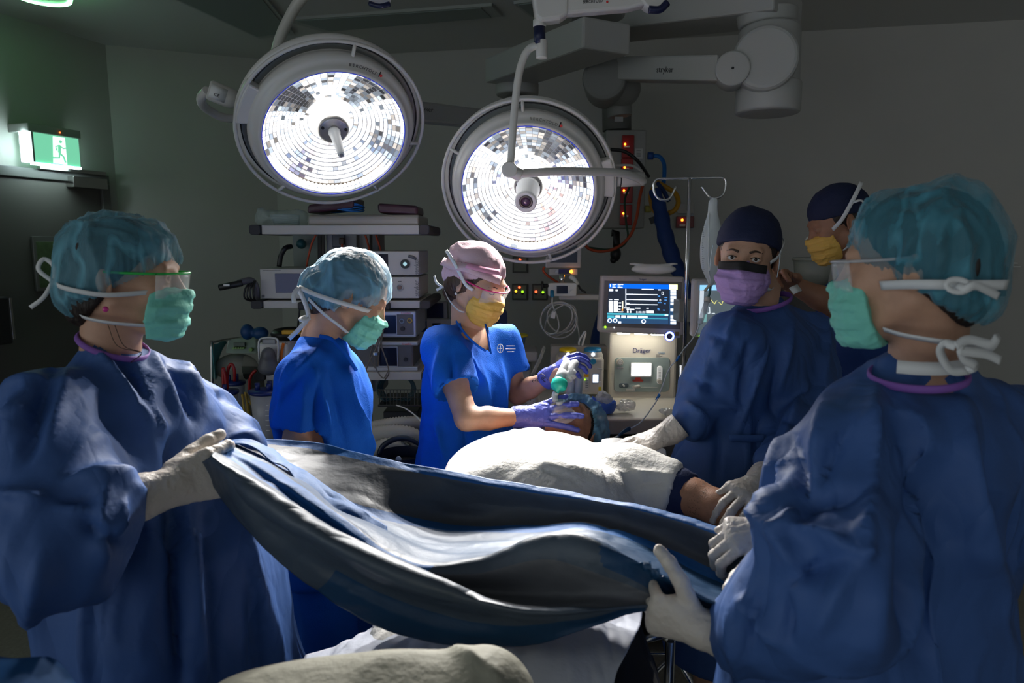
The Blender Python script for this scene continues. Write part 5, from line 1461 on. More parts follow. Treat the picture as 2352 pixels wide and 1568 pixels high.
def rail(pts, m=150):
    """dense resample of (px, py, depth) through a smooth curve, uniform in its control index"""
    q = catmull([Vector(p) for p in pts], 24)
    out = []
    for i in range(m):
        t = i / (m - 1) * (len(q) - 1); a = int(min(t, len(q) - 2)); out.append(q[a].lerp(q[a + 1], t - a))
    return out
def rail_surface(rails, m=150, sub=8):
    R = [rail(r, m) for r in rails]
    cols = []
    for j in range(m):
        cols.append(catmull([R[i][j] for i in range(len(R))], sub))
    v = np.array([[list(P(p.x, p.y, p.z)) for p in c] for c in cols])     # m x k x 3
    k = v.shape[1]
    idx = np.arange(m * k).reshape(m, k)
    f = np.stack([idx[:-1, :-1].ravel(), idx[1:, :-1].ravel(), idx[1:, 1:].ravel(), idx[:-1, 1:].ravel()], 1)
    return v.reshape(-1, 3), f, k
A = [
 # far hem
 [(560,1002,1.56),(720,1013,1.57),(870,1049,1.58),(1060,1085,1.60),(1240,1116,1.58),(1410,1146,1.52),(1560,1182,1.44),(1650,1212,1.37),(1760,1240,1.30)],
 [(557,1008,1.545),(716,1030,1.55),(866,1066,1.56),(1056,1104,1.58),(1236,1134,1.56),(1406,1158,1.50),(1556,1196,1.42),(1646,1226,1.35),(1756,1252,1.28)],
 # far panel
 [(552,1012,1.50),(705,1062,1.495),(850,1112,1.51),(1045,1150,1.585),(1225,1170,1.57),(1400,1186,1.51),(1550,1225,1.43),(1645,1262,1.36),(1750,1290,1.29)],
 [(545,1014,1.46),(690,1085,1.45),(835,1155,1.45),(1030,1195,1.57),(1215,1205,1.535),(1392,1205,1.49),(1545,1255,1.42),(1645,1300,1.35),(1755,1335,1.28)],
 # band below the panel, valley
 [(540,1012,1.42),(672,1090,1.41),(815,1178,1.41),(1010,1228,1.47),(1205,1232,1.455),(1380,1222,1.42),(1530,1285,1.38),(1640,1345,1.31),(1760,1380,1.25)],
 [(532,1013,1.38),(655,1082,1.35),(795,1185,1.34),(975,1262,1.40),(1150,1262,1.40),(1335,1232,1.33),(1500,1300,1.24),(1625,1375,1.17),(1765,1415,1.1)],
 # middle ridge and pouch
 [(520,1016,1.36),(645,1078,1.32),(780,1178,1.30),(950,1285,1.30),(1100,1280,1.32),(1285,1222,1.27),(1440,1290,1.19),(1585,1375,1.16),(1750,1425,1.13)],
 [(510,1022,1.32),(632,1094,1.27),(765,1190,1.27),(925,1296,1.27),(1080,1318,1.30),(1255,1285,1.25),(1420,1335,1.18),(1530,1378,1.13),(1640,1418,1.12)],
 [(500,1030,1.29),(622,1112,1.25),(755,1208,1.26),(910,1306,1.26),(1060,1356,1.29),(1235,1372,1.25),(1400,1372,1.17),(1510,1382,1.12),(1560,1400,1.10)],
 # near roll: lit top crease, face, valley, hanging edge
 [(487,1040,1.22),(605,1118,1.17),(745,1205,1.16),(900,1282,1.15),(1050,1342,1.15),(1190,1390,1.13),(1330,1392,1.11),(1460,1384,1.09),(1532,1384,1.08)],
 [(478,1050,1.21),(590,1150,1.15),(730,1240,1.13),(890,1318,1.12),(1050,1375,1.12),(1190,1408,1.11),(1330,1405,1.09),(1460,1392,1.08),(1532,1390,1.07)],
 [(468,1058,1.22),(575,1170,1.18),(712,1262,1.20),(870,1352,1.19),(1035,1408,1.17),(1185,1432,1.13),(1325,1420,1.10),(1458,1399,1.08),(1531,1394,1.075)],
 [(460,1062,1.24),(562,1185,1.20),(692,1295,1.21),(842,1385,1.19),(1010,1450,1.17),(1180,1462,1.14),(1322,1438,1.11),(1455,1406,1.085),(1530,1398,1.08)],
 [(452,1060,1.25),(548,1190,1.22),(668,1312,1.22),(815,1412,1.21),(975,1474,1.19),(1175,1486,1.15),(1320,1452,1.11),(1452,1412,1.085),(1529,1401,1.08)],
]
KR = [.925, .925, .925, .925, .915, .885, .89, .89, .90, .925, .925, .925, .925, .925]
for i, r in enumerate(A):
    n_ = len(r) - 1
    for j in range(len(r)):
        t = j / n_; w_ = min(1.0, t / 0.3); w_ = w_ * w_ * (3 - 2 * w_)
        wr = 1.0 if i < 6 else 1.0 - max(0.0, (t - 0.7) / 0.3)
        x_, y_, Y_ = r[j]; r[j] = (x_, y_, Y_ * (1 + (KR[i] - 1) * w_ * wr))
dv, df, dk = rail_surface(A, 170, 9)
dn = vnormals(dv, df)
mask_w = np.ones(len(dv))
q = dv * np.array([5, 14, 14]); wn = np.stack([vnoise(q * 0.5 + 9 * i, 70 + i) for i in range(3)], 1)
h = (1 - 2 * np.abs(vnoise(q * 0.7 + wn, 71)) ** 0.8) * 0.0045 + (1 - 2 * np.abs(vnoise(q * 2.0 + wn, 72))) * 0.0014
dv = dv + dn * h[:, None]
DL = [((480,1050),(700,1150),(880,1235), .010, .012), ((520,1030),(640,1060),(760,1130),(900,1250), .012, -.014), ((540,1020),(700,1100),(850,1185),(950,1250), .009, .012), ((560,1012),(700,1060),(800,1110),(850,1150), .008, -.012),
      ((600,1008),(760,1075),(850,1130), .008, .010), ((1430,1150),(1400,1230), .010, .012), ((910,1075),(865,1160), .010, .010), ((1290,1222),(1262,1300),(1255,1385), .016, .034), ((1290,1222),(1150,1265),(1060,1320), .012, .014),
      ((1290,1224),(1400,1250),(1500,1310),(1560,1370), .010, .014), ((1280,1330),(1400,1320),(1500,1340), .014, .012), ((1560,1180),(1600,1250), .02, .014), ((1100,1180),(1090,1240), .012, .008),
      ((480,1075),(620,1180),(760,1260),(900,1360),(1000,1430), .016, -.016), ((640,1230),(760,1330),(880,1400), .016, .012), ((1000,1400),(1120,1440),(1250,1440), .014, .012), ((1350,1180),(1250,1200),(1180,1230), .01, .01), ((1600,1210),(1640,1300),(1700,1360), .02, -.015)]
dv = folds(dv, df, DL)
row = np.arange(len(dv)) % dk
fr = row[df[:, 0]] / 9.0
uc = (df[:, 0] // dk) / 169.0
mi = np.zeros(len(df), int)
mi[fr < 1.0] = 1
mi[(fr >= 1.0) & (fr < 3.2)] = 2
mi[(fr >= 3.2) & (fr < 3.7)] = 1
mi[(fr >= 3.7) & (fr < 5.8)] = 3  # valley darkened by material, shade put into the cloth colour
mi[(fr >= 7.0) & (fr < 8.8) & (uc > 0.4)] = 2
mi[(fr >= 6.2) & (fr < 8.2) & (uc < 0.42)] = 1
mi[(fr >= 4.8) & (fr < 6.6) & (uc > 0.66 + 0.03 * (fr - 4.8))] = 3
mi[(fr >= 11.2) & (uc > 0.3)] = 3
dr = npobj('surgical_drape', dv, df, DRAPE, mats=[DRAPE, DRAPE_B, DRAPE_G, DRAPE_N], mi=mi)
md = dr.modifiers.new('thick', 'SOLIDIFY'); md.thickness = 0.0022; md.offset = 0
tag(dr, 'big grey blue surgical drape sagging between two pairs of gloved hands', 'drape')

# drape layers bunched at the gripped corner, hanging in front
B = [[(500,1014,1.44),(560,1006,1.43),(620,1024,1.40),(700,1078,1.36),(790,1140,1.32),(890,1205,1.27)],
     [(495,1024,1.40),(560,1014,1.39),(625,1038,1.36),(705,1096,1.33),(790,1160,1.29),(890,1226,1.25)],
     [(490,1034,1.37),(555,1024,1.35),(625,1054,1.33),(705,1116,1.30),(790,1182,1.27),(880,1246,1.24)]]
bv, bf, bk = rail_surface(B, 60, 8)
bv = wrinkle(bv, bf, 0.006, 14, 9, stretch=(0.4, 1, 2))
o = npobj('folded_layer', bv, bf, DRAPE_B, parent=dr, mats=[DRAPE_B]); md = o.modifiers.new('thick', 'SOLIDIFY'); md.thickness = 0.002

# ================================================================== table and patient
TB = thing('operating_table', 'operating table with steel column base and black caster under the draped patient', 'operating table', (0.05, 1.5, 0))
m = MB(); m.box((0.06, 1.44, 0.815), (0.46, 1.02, 0.07)); m.box((0.16, 2.08, 0.97), (0.22, 0.30, 0.05)); m.build('table_pad', mat('black_vinyl', (0.02, 0.02, 0.022), rough=0.5), TB, bevel=0.02, seg=3)
m = MB(); m.box((0.06, 1.44, 0.77), (0.44, 1.0, 0.02)); m.build('table_top', STEEL, TB)
m = MB(); m.box((0.06, 1.6, 0.45), (0.24, 0.30, 0.62)); m.build('column', STEEL, TB, bevel=0.02)
m = MB(); m.box((0.06, 1.55, 0.12), (0.55, 1.0, 0.10)); m.build('table_base', mat('base_grey', (0.12, 0.12, 0.12), rough=0.4), TB, bevel=0.03)
for x in (-0.17, 0.29):
    for y in (1.1, 2.0):
        m = MB(); m.cyl((x - 0.02, y, 0.05), (x + 0.02, y, 0.05), 0.05, seg=20); m.build('caster', DARKM, TB, bevel=0.005)
m = MB(); m.box((0.42, 1.62, 0.955), (0.38, 0.16, 0.03), R=Matrix.Rotation(math.radians(-18), 3, 'Z')); m.build('arm_board', DARKM, TB, bevel=0.01)

# steel trolley frame glimpsed under the drape
TR = thing('trolley', 'dark steel trolley frame on black casters under the hanging white sheet', 'trolley', P(1500, 1500, 1.45))
c1 = P(1482, 1425, 1.55)
m = MB(); m.tube([P(1462, 1395, 1.6), P(1540, 1470, 1.5)], 0.012, 8); m.build('frame_bar', STEEL, TR)
m = MB(); m.tube([P(1440, 1478, 1.5), P(1545, 1452, 1.5)], 0.010, 8); m.build('frame_bar', STEEL, TR)
m = MB(); m.box(P(1478, 1545, 1.35), (0.05, 0.06, 0.05)); m.build('frame_foot', DARKM, TR, bevel=0.004)
m = MB(); m.cyl(c1 + V3((-.012, 0, 0)), c1 + V3((.012, 0.01, 0)), 0.033, seg=20); m.build('caster', DARKM, TR, bevel=0.004)
m = MB(); m.tube([P(1462, 1395, 1.6), V3((P(1462, 1395, 1.6).x, 1.6, 0.03))], 0.012, 8); m.build('frame_leg', STEEL, TR)
m = MB(); m.tube([P(1540, 1470, 1.5), V3((P(1540, 1470, 1.5).x, 1.5, 0.03))], 0.012, 8); m.build('frame_leg', STEEL, TR)

# patient
HP = Head(P(1310, 992, 2.20), (-0.22, -0.42, 0.88))
ax_up = V3((0.45, 0.86, 0.24)).normalized()
f_ = V3((-0.16, -0.20, 0.96)); f_ = (f_ - ax_up * f_.dot(ax_up)).normalized(); r_ = f_.cross(ax_up)
HP.M = Matrix((r_, f_, ax_up)).transposed()
hv, hf = head_mesh(0.0032, False, False, neck=(0, -0.02, -0.16))
hv = HP.arr(hv)
F = SDF((-0.35, 0.9, 0.92), (0.75, 2.3, 1.3), 0.008)
F.ec((0.06, 1.98, 1.06), (0.05, 1.55, 1.05), (0.18, 0.075), (0.16, 0.075), (1, 0, 0), k=0)
F.ec((0.055, 1.6, 0.99), (0.05, 1.28, 0.90), (0.15, 0.06), (0.14, 0.045), (1, 0, 0), k=0.05, cap=0.04)
F.rc((-.03, 1.28, .90), (-.03, 1.02, .885), .05, .04, k=.03); F.rc((.13, 1.28, .90), (.13, 1.02, .885), .05, .04, k=.03)
F.rc((0.08, 2.0, 1.06), tuple(HP.w(0, -0.01, -0.09)), 0.06, 0.055, k=0.03)
EL = P(1590, 1140, 1.62); WR = P(1712, 1192, 1.52)
F.chain([(0.22, 1.86, 1.05), tuple(P(1480, 1115, 1.72)), tuple(EL), tuple(EL.lerp(WR, 0.5)), tuple(WR)], [0.06, 0.055, 0.043, 0.040, 0.027], k=0.02)
F.chain([(-0.12, 1.9, 1.03), (-0.14, 1.6, 0.95), (-0.10, 1.35, 0.90)], [0.055, 0.042, 0.03], k=0.02)
bv, bf = F.mesh(); bv = relax(bv, bf, 2)
SKIN_P = mat('skin_patient', (0.50, 0.245, 0.145), rough=0.55, sss=0.1, noise=0.2, nscale=60, bump=0.2, bscale=400)
pt = npobj('person', np.concatenate([hv, bv]), np.concatenate([hf, bf + len(hv)]), SKIN_P)
tag(pt, 'patient lying on the table under the white sheet, arm out, face under a clear mask', 'person')
bouffant(HP, pt, VEIL2, size=(0.100, 0.120, 0.112), off=(0, -0.020, 0.050), cutp=((0, 0.078, 0.052), (0, 0.62, -0.78)), seed=51, amp=0.008, freq=26)
hair(HP, pt, HAIR_D)
hand('hand', WR, P(1760, 1208, 1.47) - WR, (0.1, 0.2, -1), -1, [12, 14, 18, 20], SKIN_P, pt, cuff=0.0, h=0.0032)
SLV = mat('gown_sleeve_navy', (0.010, 0.022, 0.085), rough=0.8, bump=0.2, bscale=200)
F = SDF(P(1480, 1115, 1.72) - V3((.15, .2, .1)), EL + V3((.12, .15, .12)), 0.005)
F.rc(P(1500, 1118, 1.71), P(1560, 1132, 1.65), 0.064, 0.062, k=0)
F.cut(P(1556, 1131, 1.65) + V3((.028, -.02, 0)), (0.8, -0.5, -0.12))
v, f = F.mesh(); v = relax(v, f, 2); v = wrinkle(v, f, 0.003, 18, 6); npobj('sleeve', v, f, SLV, pt)
# hair on the forearm
rng = random.Random(5); m = MB()
for i in range(260):
    t = rng.uniform(0.05, 0.75); a = rng.uniform(-0.6, 2.6); ax_ = (WR - EL).normalized(); c = EL.lerp(WR, t); r = 0.043 - 0.012 * t
    u_ = ax_.cross(UP).normalized(); w_ = u_.cross(ax_); d = u_ * math.cos(a) + w_ * math.sin(a)
    b = c + d * r; e = b + d * 0.004 + ax_ * 0.009
    m.tube([b, e], 0.00035, 3, smooth=False, caps=False)
o = m.build('arm_hair', HAIR_B, pt); o['kind'] = 'stuff'

# white sheet over chest and arm
F = SDF((-0.42, 0.85, 0.66), (0.62, 2.12, 1.32), 0.0085)
F.ec((0.055, 1.92, 1.03), (0.055, 1.62, 1.035), (0.225, 0.125), (0.235, 0.135), (1, 0, 0), k=0, cap=0.10)
F.ec((0.055, 1.60, 0.985), (0.05, 1.25, 0.91), (0.215, 0.115), (0.22, 0.065), (1, 0, 0), k=0.06, cap=0.08)
F.chain([(0.18, 1.82, 1.065), P(1450, 1102, 1.74), P(1535, 1128, 1.675)], [0.088, 0.080, 0.080], k=0.05)
F.chain([(-0.10, 1.88, 1.03), (-0.16, 1.6, 0.97)], [0.07, 0.05], k=0.05)
for (x0, x1) in ((-0.235, 0.345),):
    for zz in (0.90, 0.82, 0.76):
        F.rc((x0, 1.95, zz), (x0, 1.0, zz), 0.045, k=0.03); F.rc((x1 - .02, 1.9, zz), (x1, 1.0, zz), 0.045, k=0.03)
        F.rc((x0, 0.97, zz), (x1, 0.97, zz), 0.045, k=0.03); F.rc((x0, 1.95, zz), (x1 - .02, 1.95, zz), 0.045, k=0.03)
F.ec((0.055, 1.95, 0.92), (0.055, 1.0, 0.88), (0.28, 0.04), (0.28, 0.04), (1, 0, 0), k=0.03)
F.cut(P(1540, 1128, 1.665) + V3((.004, -.004, 0)), (0.85, -0.45, -0.25))
F.cut((0, 0, 0.70), (0, 0, -1))
v, f = F.mesh(); v = relax(v, f, 3)
v = wrinkle(v, f, 0.006, 9, 61, stretch=(1, 0.6, 0.6), warp=0.9, octv=3)
SL = [((1330,1003),(1370,1060),(1395,1130), .010, .014), ((1375,1015),(1410,1070),(1430,1130), .009, .012), ((1350,1010),(1385,1080),(1400,1140), .007, -.010), ((1420,1040),(1460,1080),(1500,1100), .009, .010),
      ((1280,1000),(1340,1040),(1370,1110), .009, .008), ((1400,1090),(1480,1085),(1550,1092), .008, .010), ((1430,1130),(1480,1110),(1530,1105), .007, -.008), ((1230,1060),(1300,1080),(1340,1110), .012, .010), ((1240,1075),(1320,1100), .008, -.008),
      ((1535,1100),(1520,1160), .005, .008), ((1545,1095),(1528,1165), .004, .009)]
v = folds(v, f, SL)
sh = npobj('patient_sheet', v, f, SHEET)
tag(sh, 'white cotton sheet over the patient, brilliantly lit across the chest', 'sheet')

# second white sheet hanging off the foot of the table
C_ = [[(700,1500,1.28),(800,1462,1.30),(900,1400,1.36),(1000,1345,1.42),(1150,1320,1.5),(1300,1318,1.5),(1420,1340,1.44),(1478,1378,1.38)],
      [(690,1530,1.22),(795,1490,1.22),(900,1440,1.26),(1010,1400,1.30),(1150,1385,1.32),(1300,1380,1.32),(1410,1395,1.30),(1474,1420,1.27)],
      [(680,1580,1.14),(790,1540,1.12),(900,1495,1.14),(1020,1460,1.15),(1150,1448,1.16),(1290,1445,1.16),(1395,1450,1.16),(1452,1470,1.15)],
      [(690,1640,1.08),(800,1600,1.03),(905,1560,1.03),(1030,1530,1.04),(1150,1520,1.04),(1280,1520,1.05),(1370,1530,1.06),(1425,1530,1.07)],
      [(710,1780,1.02),(820,1750,0.98),(915,1720,0.97),(1035,1700,0.97),(1150,1690,0.97),(1270,1690,0.98),(1350,1690,1.0),(1395,1680,1.02)]]
v, f, k_ = rail_surface(C_, 90, 12)
n_ = vnormals(v, f)
v = wrinkle(v, f, 0.010, 7, 65, stretch=(1.3, 0.5, 0.5), warp=0.9, octv=3)
v = folds(v, f, [((1390,1420),(1330,1500),(1290,1568), .014, .014), ((1420,1430),(1400,1568), .012, .016), ((1010,1410),(950,1470),(880,1500), .012, .014), ((1060,1400),(1000,1480), .012, -.012), ((1180,1460),(1150,1568), .016, .012), ((1470,1420),(1440,1560), .010, .016)])
o = npobj('foot_sheet', v, f, SHEET_B); md = o.modifiers.new('thick', 'SOLIDIFY'); md.thickness = 0.003
tag(o, 'crumpled pale sheet hanging from the table below the sagging drape', 'sheet')

# beige draped instrument stand nearest the lens
F = SDF((-0.60, 0.42, 0.70), (0.30, 1.02, 1.22), 0.007)
F.ec((-0.19, 0.84, 1.085), (-0.19, 0.58, 1.05), (0.20, 0.05), (0.22, 0.055), (1, 0, 0), k=0)
F.rc((-0.36, 0.84, 1.04), (-0.04, 0.84, 1.085), 0.05, 0.055, k=0.05)
F.rc((-0.03, 0.85, 1.10), (0.05, 0.74, 0.98), 0.035, k=0.04)
for zz in (0.98, 0.88, 0.80):
    F.rc((-0.38, 0.80, zz), (-0.02, 0.80, zz), 0.055, k=0.03); F.rc((-0.40, 0.58, zz), (0.02, 0.58, zz), 0.055, k=0.03)
    F.rc((-0.40, 0.82, zz), (-0.40, 0.58, zz), 0.055, k=0.03); F.rc((0.0, 0.80, zz), (0.02, 0.58, zz), 0.055, k=0.03)
F.cut((0, 0, 0.78), (0, 0, -1))
v, f = F.mesh(); v = relax(v, f, 3); v = wrinkle(v, f, 0.0035, 6, 66, octv=1)
v = folds(v, f, [((1040,1490),(1110,1520),(1150,1568), .010, .016), ((1090,1490),(1130,1540), .007, -.010), ((980,1500),(870,1520),(820,1560), .02, .008)])
st = thing('instrument_stand', 'instrument stand under an olive beige drape at the foot of the table', 'instrument stand', (-0.15, 0.7, 0))
npobj('beige_drape', v, f, BEIGE, st)
m = MB(); m.cyl((-0.15, 0.7, 0.06), (-0.15, 0.7, 1.0), 0.018, seg=16); m.build('stand_post', STEEL, st)
m = MB(); m.box((-0.15, 0.7, 0.03), (0.5, 0.05, 0.05)); m.build('stand_foot', STEEL, st)
m = MB(); m.box((-0.15, 0.7, 0.03), (0.05, 0.5, 0.04)); m.build('stand_foot', STEEL, st)

# bright blue drape in the near corner
BL = mat('drape_bright_blue', (0.006, 0.085, 0.27), rough=0.75, bump=0.2, bscale=40)
F = SDF((-0.98, 0.50, 0.60), (-0.33, 1.04, 1.26), 0.007)
F.ec((-0.69, 0.88, 1.06), (-0.69, 0.66, 1.05), (0.09, 0.045), (0.16, 0.05), (1, 0, 0), k=0)
F.rc((-0.72, 0.86, 1.09), (-0.62, 0.84, 1.06), 0.04, 0.02, k=0.05)
for zz in (0.98, 0.86, 0.74): F.ec((-0.64, 0.82, zz), (-0.66, 0.64, zz), (0.17, 0.06), (0.19, 0.06), (1, 0, 0), k=0.05)
F.cut((0, 0, 0.66), (0, 0, -1))
v, f = F.mesh(); v = relax(v, f, 3); v = wrinkle(v, f, 0.010, 8, 77, octv=2)
bt = thing('blue_draped_table', 'small side table under a bright blue drape at the near corner of the room', 'table', (-0.64, 0.74, 0))
npobj('blue_drape', v, f, BL, bt)
m = MB(); m.cyl((-0.64, 0.74, 0.0), (-0.64, 0.74, 0.9), 0.02, seg=12); m.build('table_post', STEEL, bt)
m = MB(); m.box((-0.64, 0.74, 0.02), (0.3, 0.3, 0.03)); m.build('table_foot', STEEL, bt)

# ================================================================== equipment helpers
CREAM = mat('machine_cream', (0.66, 0.62, 0.53), rough=0.4)
DEVG = mat('device_grey', (0.48, 0.46, 0.44), rough=0.42)
DEVD = mat('device_dark_grey', (0.10, 0.10, 0.11), rough=0.4)
BUMP = mat('rubber_bumper', (0.035, 0.035, 0.04), rough=0.7)
SCR_OFF = mat('screen_off', (0.012, 0.014, 0.03), rough=0.12)
SILV = mat('silver_frame', (0.5, 0.5, 0.5), rough=0.3, metal=0.4)
WHT = mat('white_plastic', (0.70, 0.69, 0.66), rough=0.4)
BLK = mat('black_plastic', (0.012, 0.012, 0.013), rough=0.4)
def em(name, c, s): return mat(name, c, rough=0.5, emit=c, estr=s)
E_W = em('screen_white', (0.85, 0.92, 1.0), 1.3)
E_B = em('screen_blue', (0.0, 0.16, 0.95), 0.9)
E_D = em('screen_navy', (0.018, 0.028, 0.05), 0.7)
E_S = em('screen_slate', (0.03, 0.09, 0.20), 0.7)
E_C = em('screen_cyan', (0.08, 0.55, 0.70), 0.8)
E_O = em('led_orange', (1.0, 0.30, 0.02), 6)
E_R = em('led_red', (1.0, 0.10, 0.03), 4)
E_G = em('led_green', (0.35, 0.9, 0.02), 2.0)
E_A = em('led_amber', (1.0, 0.55, 0.03), 2.5)

def rc_(px0, py0, px1, py1, Y):
    a = P(px0, py0, Y); b = P(px1, py1, Y)
    return a.x, b.x, b.z, a.z          # x0, x1, z0, z1
def fb(m, px0, py0, px1, py1, Y, t, mi=0):
    """box whose front face fills the pixel rectangle at depth Y, t metres deep behind it"""
    x0, x1, z0, z1 = rc_(px0, py0, px1, py1, Y)
    m.box(((x0 + x1) / 2, Y + t / 2, (z0 + z1) / 2), (x1 - x0, t, z1 - z0), mi=mi)
    return m
def part(name, rect, Y, t, ma, par, bevel=0.0):
    m = MB(); fb(m, *rect, Y, t); return m.build(name, ma, par, bevel=bevel)
def txt(body, px, py, Y, hpx, ma, par, name='lettering', rot=0, sx=1.0, align='CENTER', spacing=1.0):
    X = V3((math.cos(rot), 0, math.sin(rot))); Yv = V3((-math.sin(rot), 0, math.cos(rot)))
    return text(body, hpx * 1.35 * Y / FPX, P(px, py, Y) , X, Yv, ma, par, name, align, sx=sx, spacing=spacing)
def disc(name, px, py, Y, r, t, ma, par, seg=24):
    m = MB(); c = P(px, py, Y); m.cyl(c, c + V3((0, t, 0)), r, seg=seg); return m.build(name, ma, par)
def annulus(name, px, py, Y, r, w, ma, par):
    m = MB(); c = P(px, py, Y)
    m.tube([c + V3((math.cos(i * math.pi / 14) * r, 0, math.sin(i * math.pi / 14) * r)) for i in range(28)], w, 6, closed=True, smooth=False)
    return m.build(name, ma, par)
def rr_poly(x0, x1, z0, z1, r, n=5):
    out = []
    for cx, cz, a0 in ((x1 - r, z1 - r, 0), (x0 + r, z1 - r, 90), (x0 + r, z0 + r, 180), (x1 - r, z0 + r, 270)):
        for i in range(n + 1):
            a = math.radians(a0 + 90 * i / n); out.append((cx + r * math.cos(a), cz + r * math.sin(a)))
    return out
def rpart(name, rect, Y, t, ma, par, r=0.01):
    x0, x1, z0, z1 = rc_(*rect, Y); m = MB()
    m.prism(rr_poly(x0, x1, z0, z1, r), (0, Y + t, 0), (1, 0, 0), (0, 0, 1), (0, -t, 0))
    return m.build(name, ma, par, bevel=min(0.002, t * 0.3))

# ------------------------------------------------------------------ equipment tower
TW = thing('equipment_tower', 'grey three-shelf equipment tower with dark rubber shelf ends behind the bowed nurse', 'equipment tower', P(780, 900, 3.05))
YT = 2.85
shelves = [(600, 517, 963, 538), (604, 691, 965, 708), (610, 855, 968, 873)]
for i, (a, b, c, d) in enumerate(shelves):
    s = part('shelf', (a, b, c, d), YT, 0.42, DEVG, TW, bevel=0.003)
    for e0, e1 in ((a - 27, a), (c, c + 24)):
        x0, x1, z0, z1 = rc_(e0, b - 1, e1, d + 1, YT)
        m = MB(); m.prism(rr_poly(x0, x1, z0, z1, 0.012), (0, YT + 0.43, 0), (1, 0, 0), (0, 0, 1), (0, -0.44, 0)); m.build('end_bumper', BUMP, s, bevel=0.003)
for e0, e1 in ((682, 712), (868, 895)):
    m = MB(); fb(m, e0, 694, e1, 712, YT - 0.03, 0.03); m.build('grab_handle', BUMP, TW, bevel=0.008, seg=3)
for x in (735, 742): m = MB(); m.cyl(P(x, 536, 3.12), P(x, 1400, 3.12), 0.010, seg=14); m.build('tower_pole', STEEL, TW)
for x in (822, 852): m = MB(); m.cyl(P(x, 536, 3.12), P(x, 1400, 3.12), 0.007, seg=14); m.build('tower_pole', STEEL, TW)
part('rear_column', (748, 534, 878, 900), 3.14, 0.16, mat('column_grey', (0.30, 0.30, 0.31), rough=0.5), TW, bevel=0.004)
m = MB(); m.box((P(790, 700, 3.1).x, 3.1, 0.06), (0.7, 0.6, 0.10)); m.build('tower_base', DEVD, TW, bevel=0.02)
part('rear_panel', (671, 534, 736, 700), 3.2, 0.05, mat('panel_green_grey', (0.20, 0.235, 0.215), rough=0.5), TW, bevel=0.003)
for k, z0 in enumerate((538, 573)):
    s = part('socket_plate', (762, z0, 793, z0 + 30), 3.125, 0.012, mat('socket_navy', (0.012, 0.018, 0.05), rough=0.2), TW, bevel=0.003)
    part('plug', (778, z0 + 8, 790, z0 + 24), 3.10, 0.03, mat('plug_brown', (0.05, 0.025, 0.015), rough=0.5), s, bevel=0.004)
RC = mat('orange_cable', (0.45, 0.06, 0.015), rough=0.5)
for pts_ in ([(727, 536), (716, 560), (708, 590), (704, 612)], [(838, 536), (845, 560), (850, 578)], [(862, 536), (870, 560), (876, 580)], [(786, 560), (785, 585), (784, 610)]):
    m = MB(); m.tube([P(x, y, 3.08) for x, y in pts_], 0.0045, 8); m.build('power_cable', RC, TW)
m = MB(); m.tube([P(668, 566, 3.1), P(655, 570, 3.05), P(645, 588, 3.05), P(641, 612, 3.05)], 0.011, 10); m.build('gas_hose', BLK, TW)
m = MB(); m.sphere(P(692, 560, 3.15), (0.022, 0.03, 0.022), 16, 10); m.build('gas_outlet', mat('teal_plastic', (0.02, 0.10, 0.11), rough=0.4), TW)
for x0, x1 in ((683, 690), (960, 967)):
    m = MB(); m.tube([P(x1, 700, 3.05), P(x0 + 2, 740, 3.05), P(x0, 800, 3.08), P(x0 + 4, 852, 3.1)], 0.004, 6); m.build('power_cable', BLK, TW)

# things on the top shelf
m = MB(); x0, x1, z0, z1 = rc_(704, 492, 960, 521, YT)
m.prism(rr_poly(0, 0.34, z0, z1, 0.022), (x0, YT + 0.02, 0), (0, 1, 0), (0, 0, 1), (x1 - x0, 0, 0))
tag(m.build('mattress_pad', mat('pad_grey_vinyl', (0.36, 0.33, 0.30), rough=0.28, bump=0.1, bscale=20), bevel=0.006), 'long grey vinyl pad lying on the top shelf of the tower', 'pad')
MAR = mat('maroon_vinyl', (0.055, 0.022, 0.035), rough=0.35, bump=0.2, bscale=25)
def cushion(px, label):
    a, b, c, d = [P(x, y, yy) for x, y, yy in px]
    m = MB(); t = V3((0, 0.2, 0.0)); m.hexa([a, b, b + t, a + t], [d, c, c + t, d + t])
    o = m.build('cushion', MAR, bevel=0.012, seg=3); tag(o, label, 'cushion', 'maroon cushions on the top shelf')
cushion([(704, 490, 2.9), (812, 478, 2.9), (815, 452, 2.9), (706, 470, 2.9)], 'maroon cushion tilted up beside the blue cable coil')
cushion([(868, 489, 2.9), (960, 494, 2.9), (959, 472, 2.9), (866, 466, 2.9)], 'maroon cushion lying at the end of the grey vinyl pad')
m = MB(); a = P(808, 462, 3.08)
BC = mat('blue_cable', (0.01, 0.13, 0.42), rough=0.4)
m = MB(); cc = P(795, 487, 2.96)
for k in range(5):
    m.tube([cc + V3((math.cos(t) * (0.075 - k * 0.006) + 0.006 * k, math.sin(t) * 0.055, 0.006 + 0.005 * k + 0.006 * math.sin(2 * t + k))) for t in [i * math.pi / 12 for i in range(24)]], 0.0032, 7, closed=True, smooth=False)
tag(m.build('cable_coil', BC), 'coil of bright blue cable on the grey vinyl pad', 'cable')
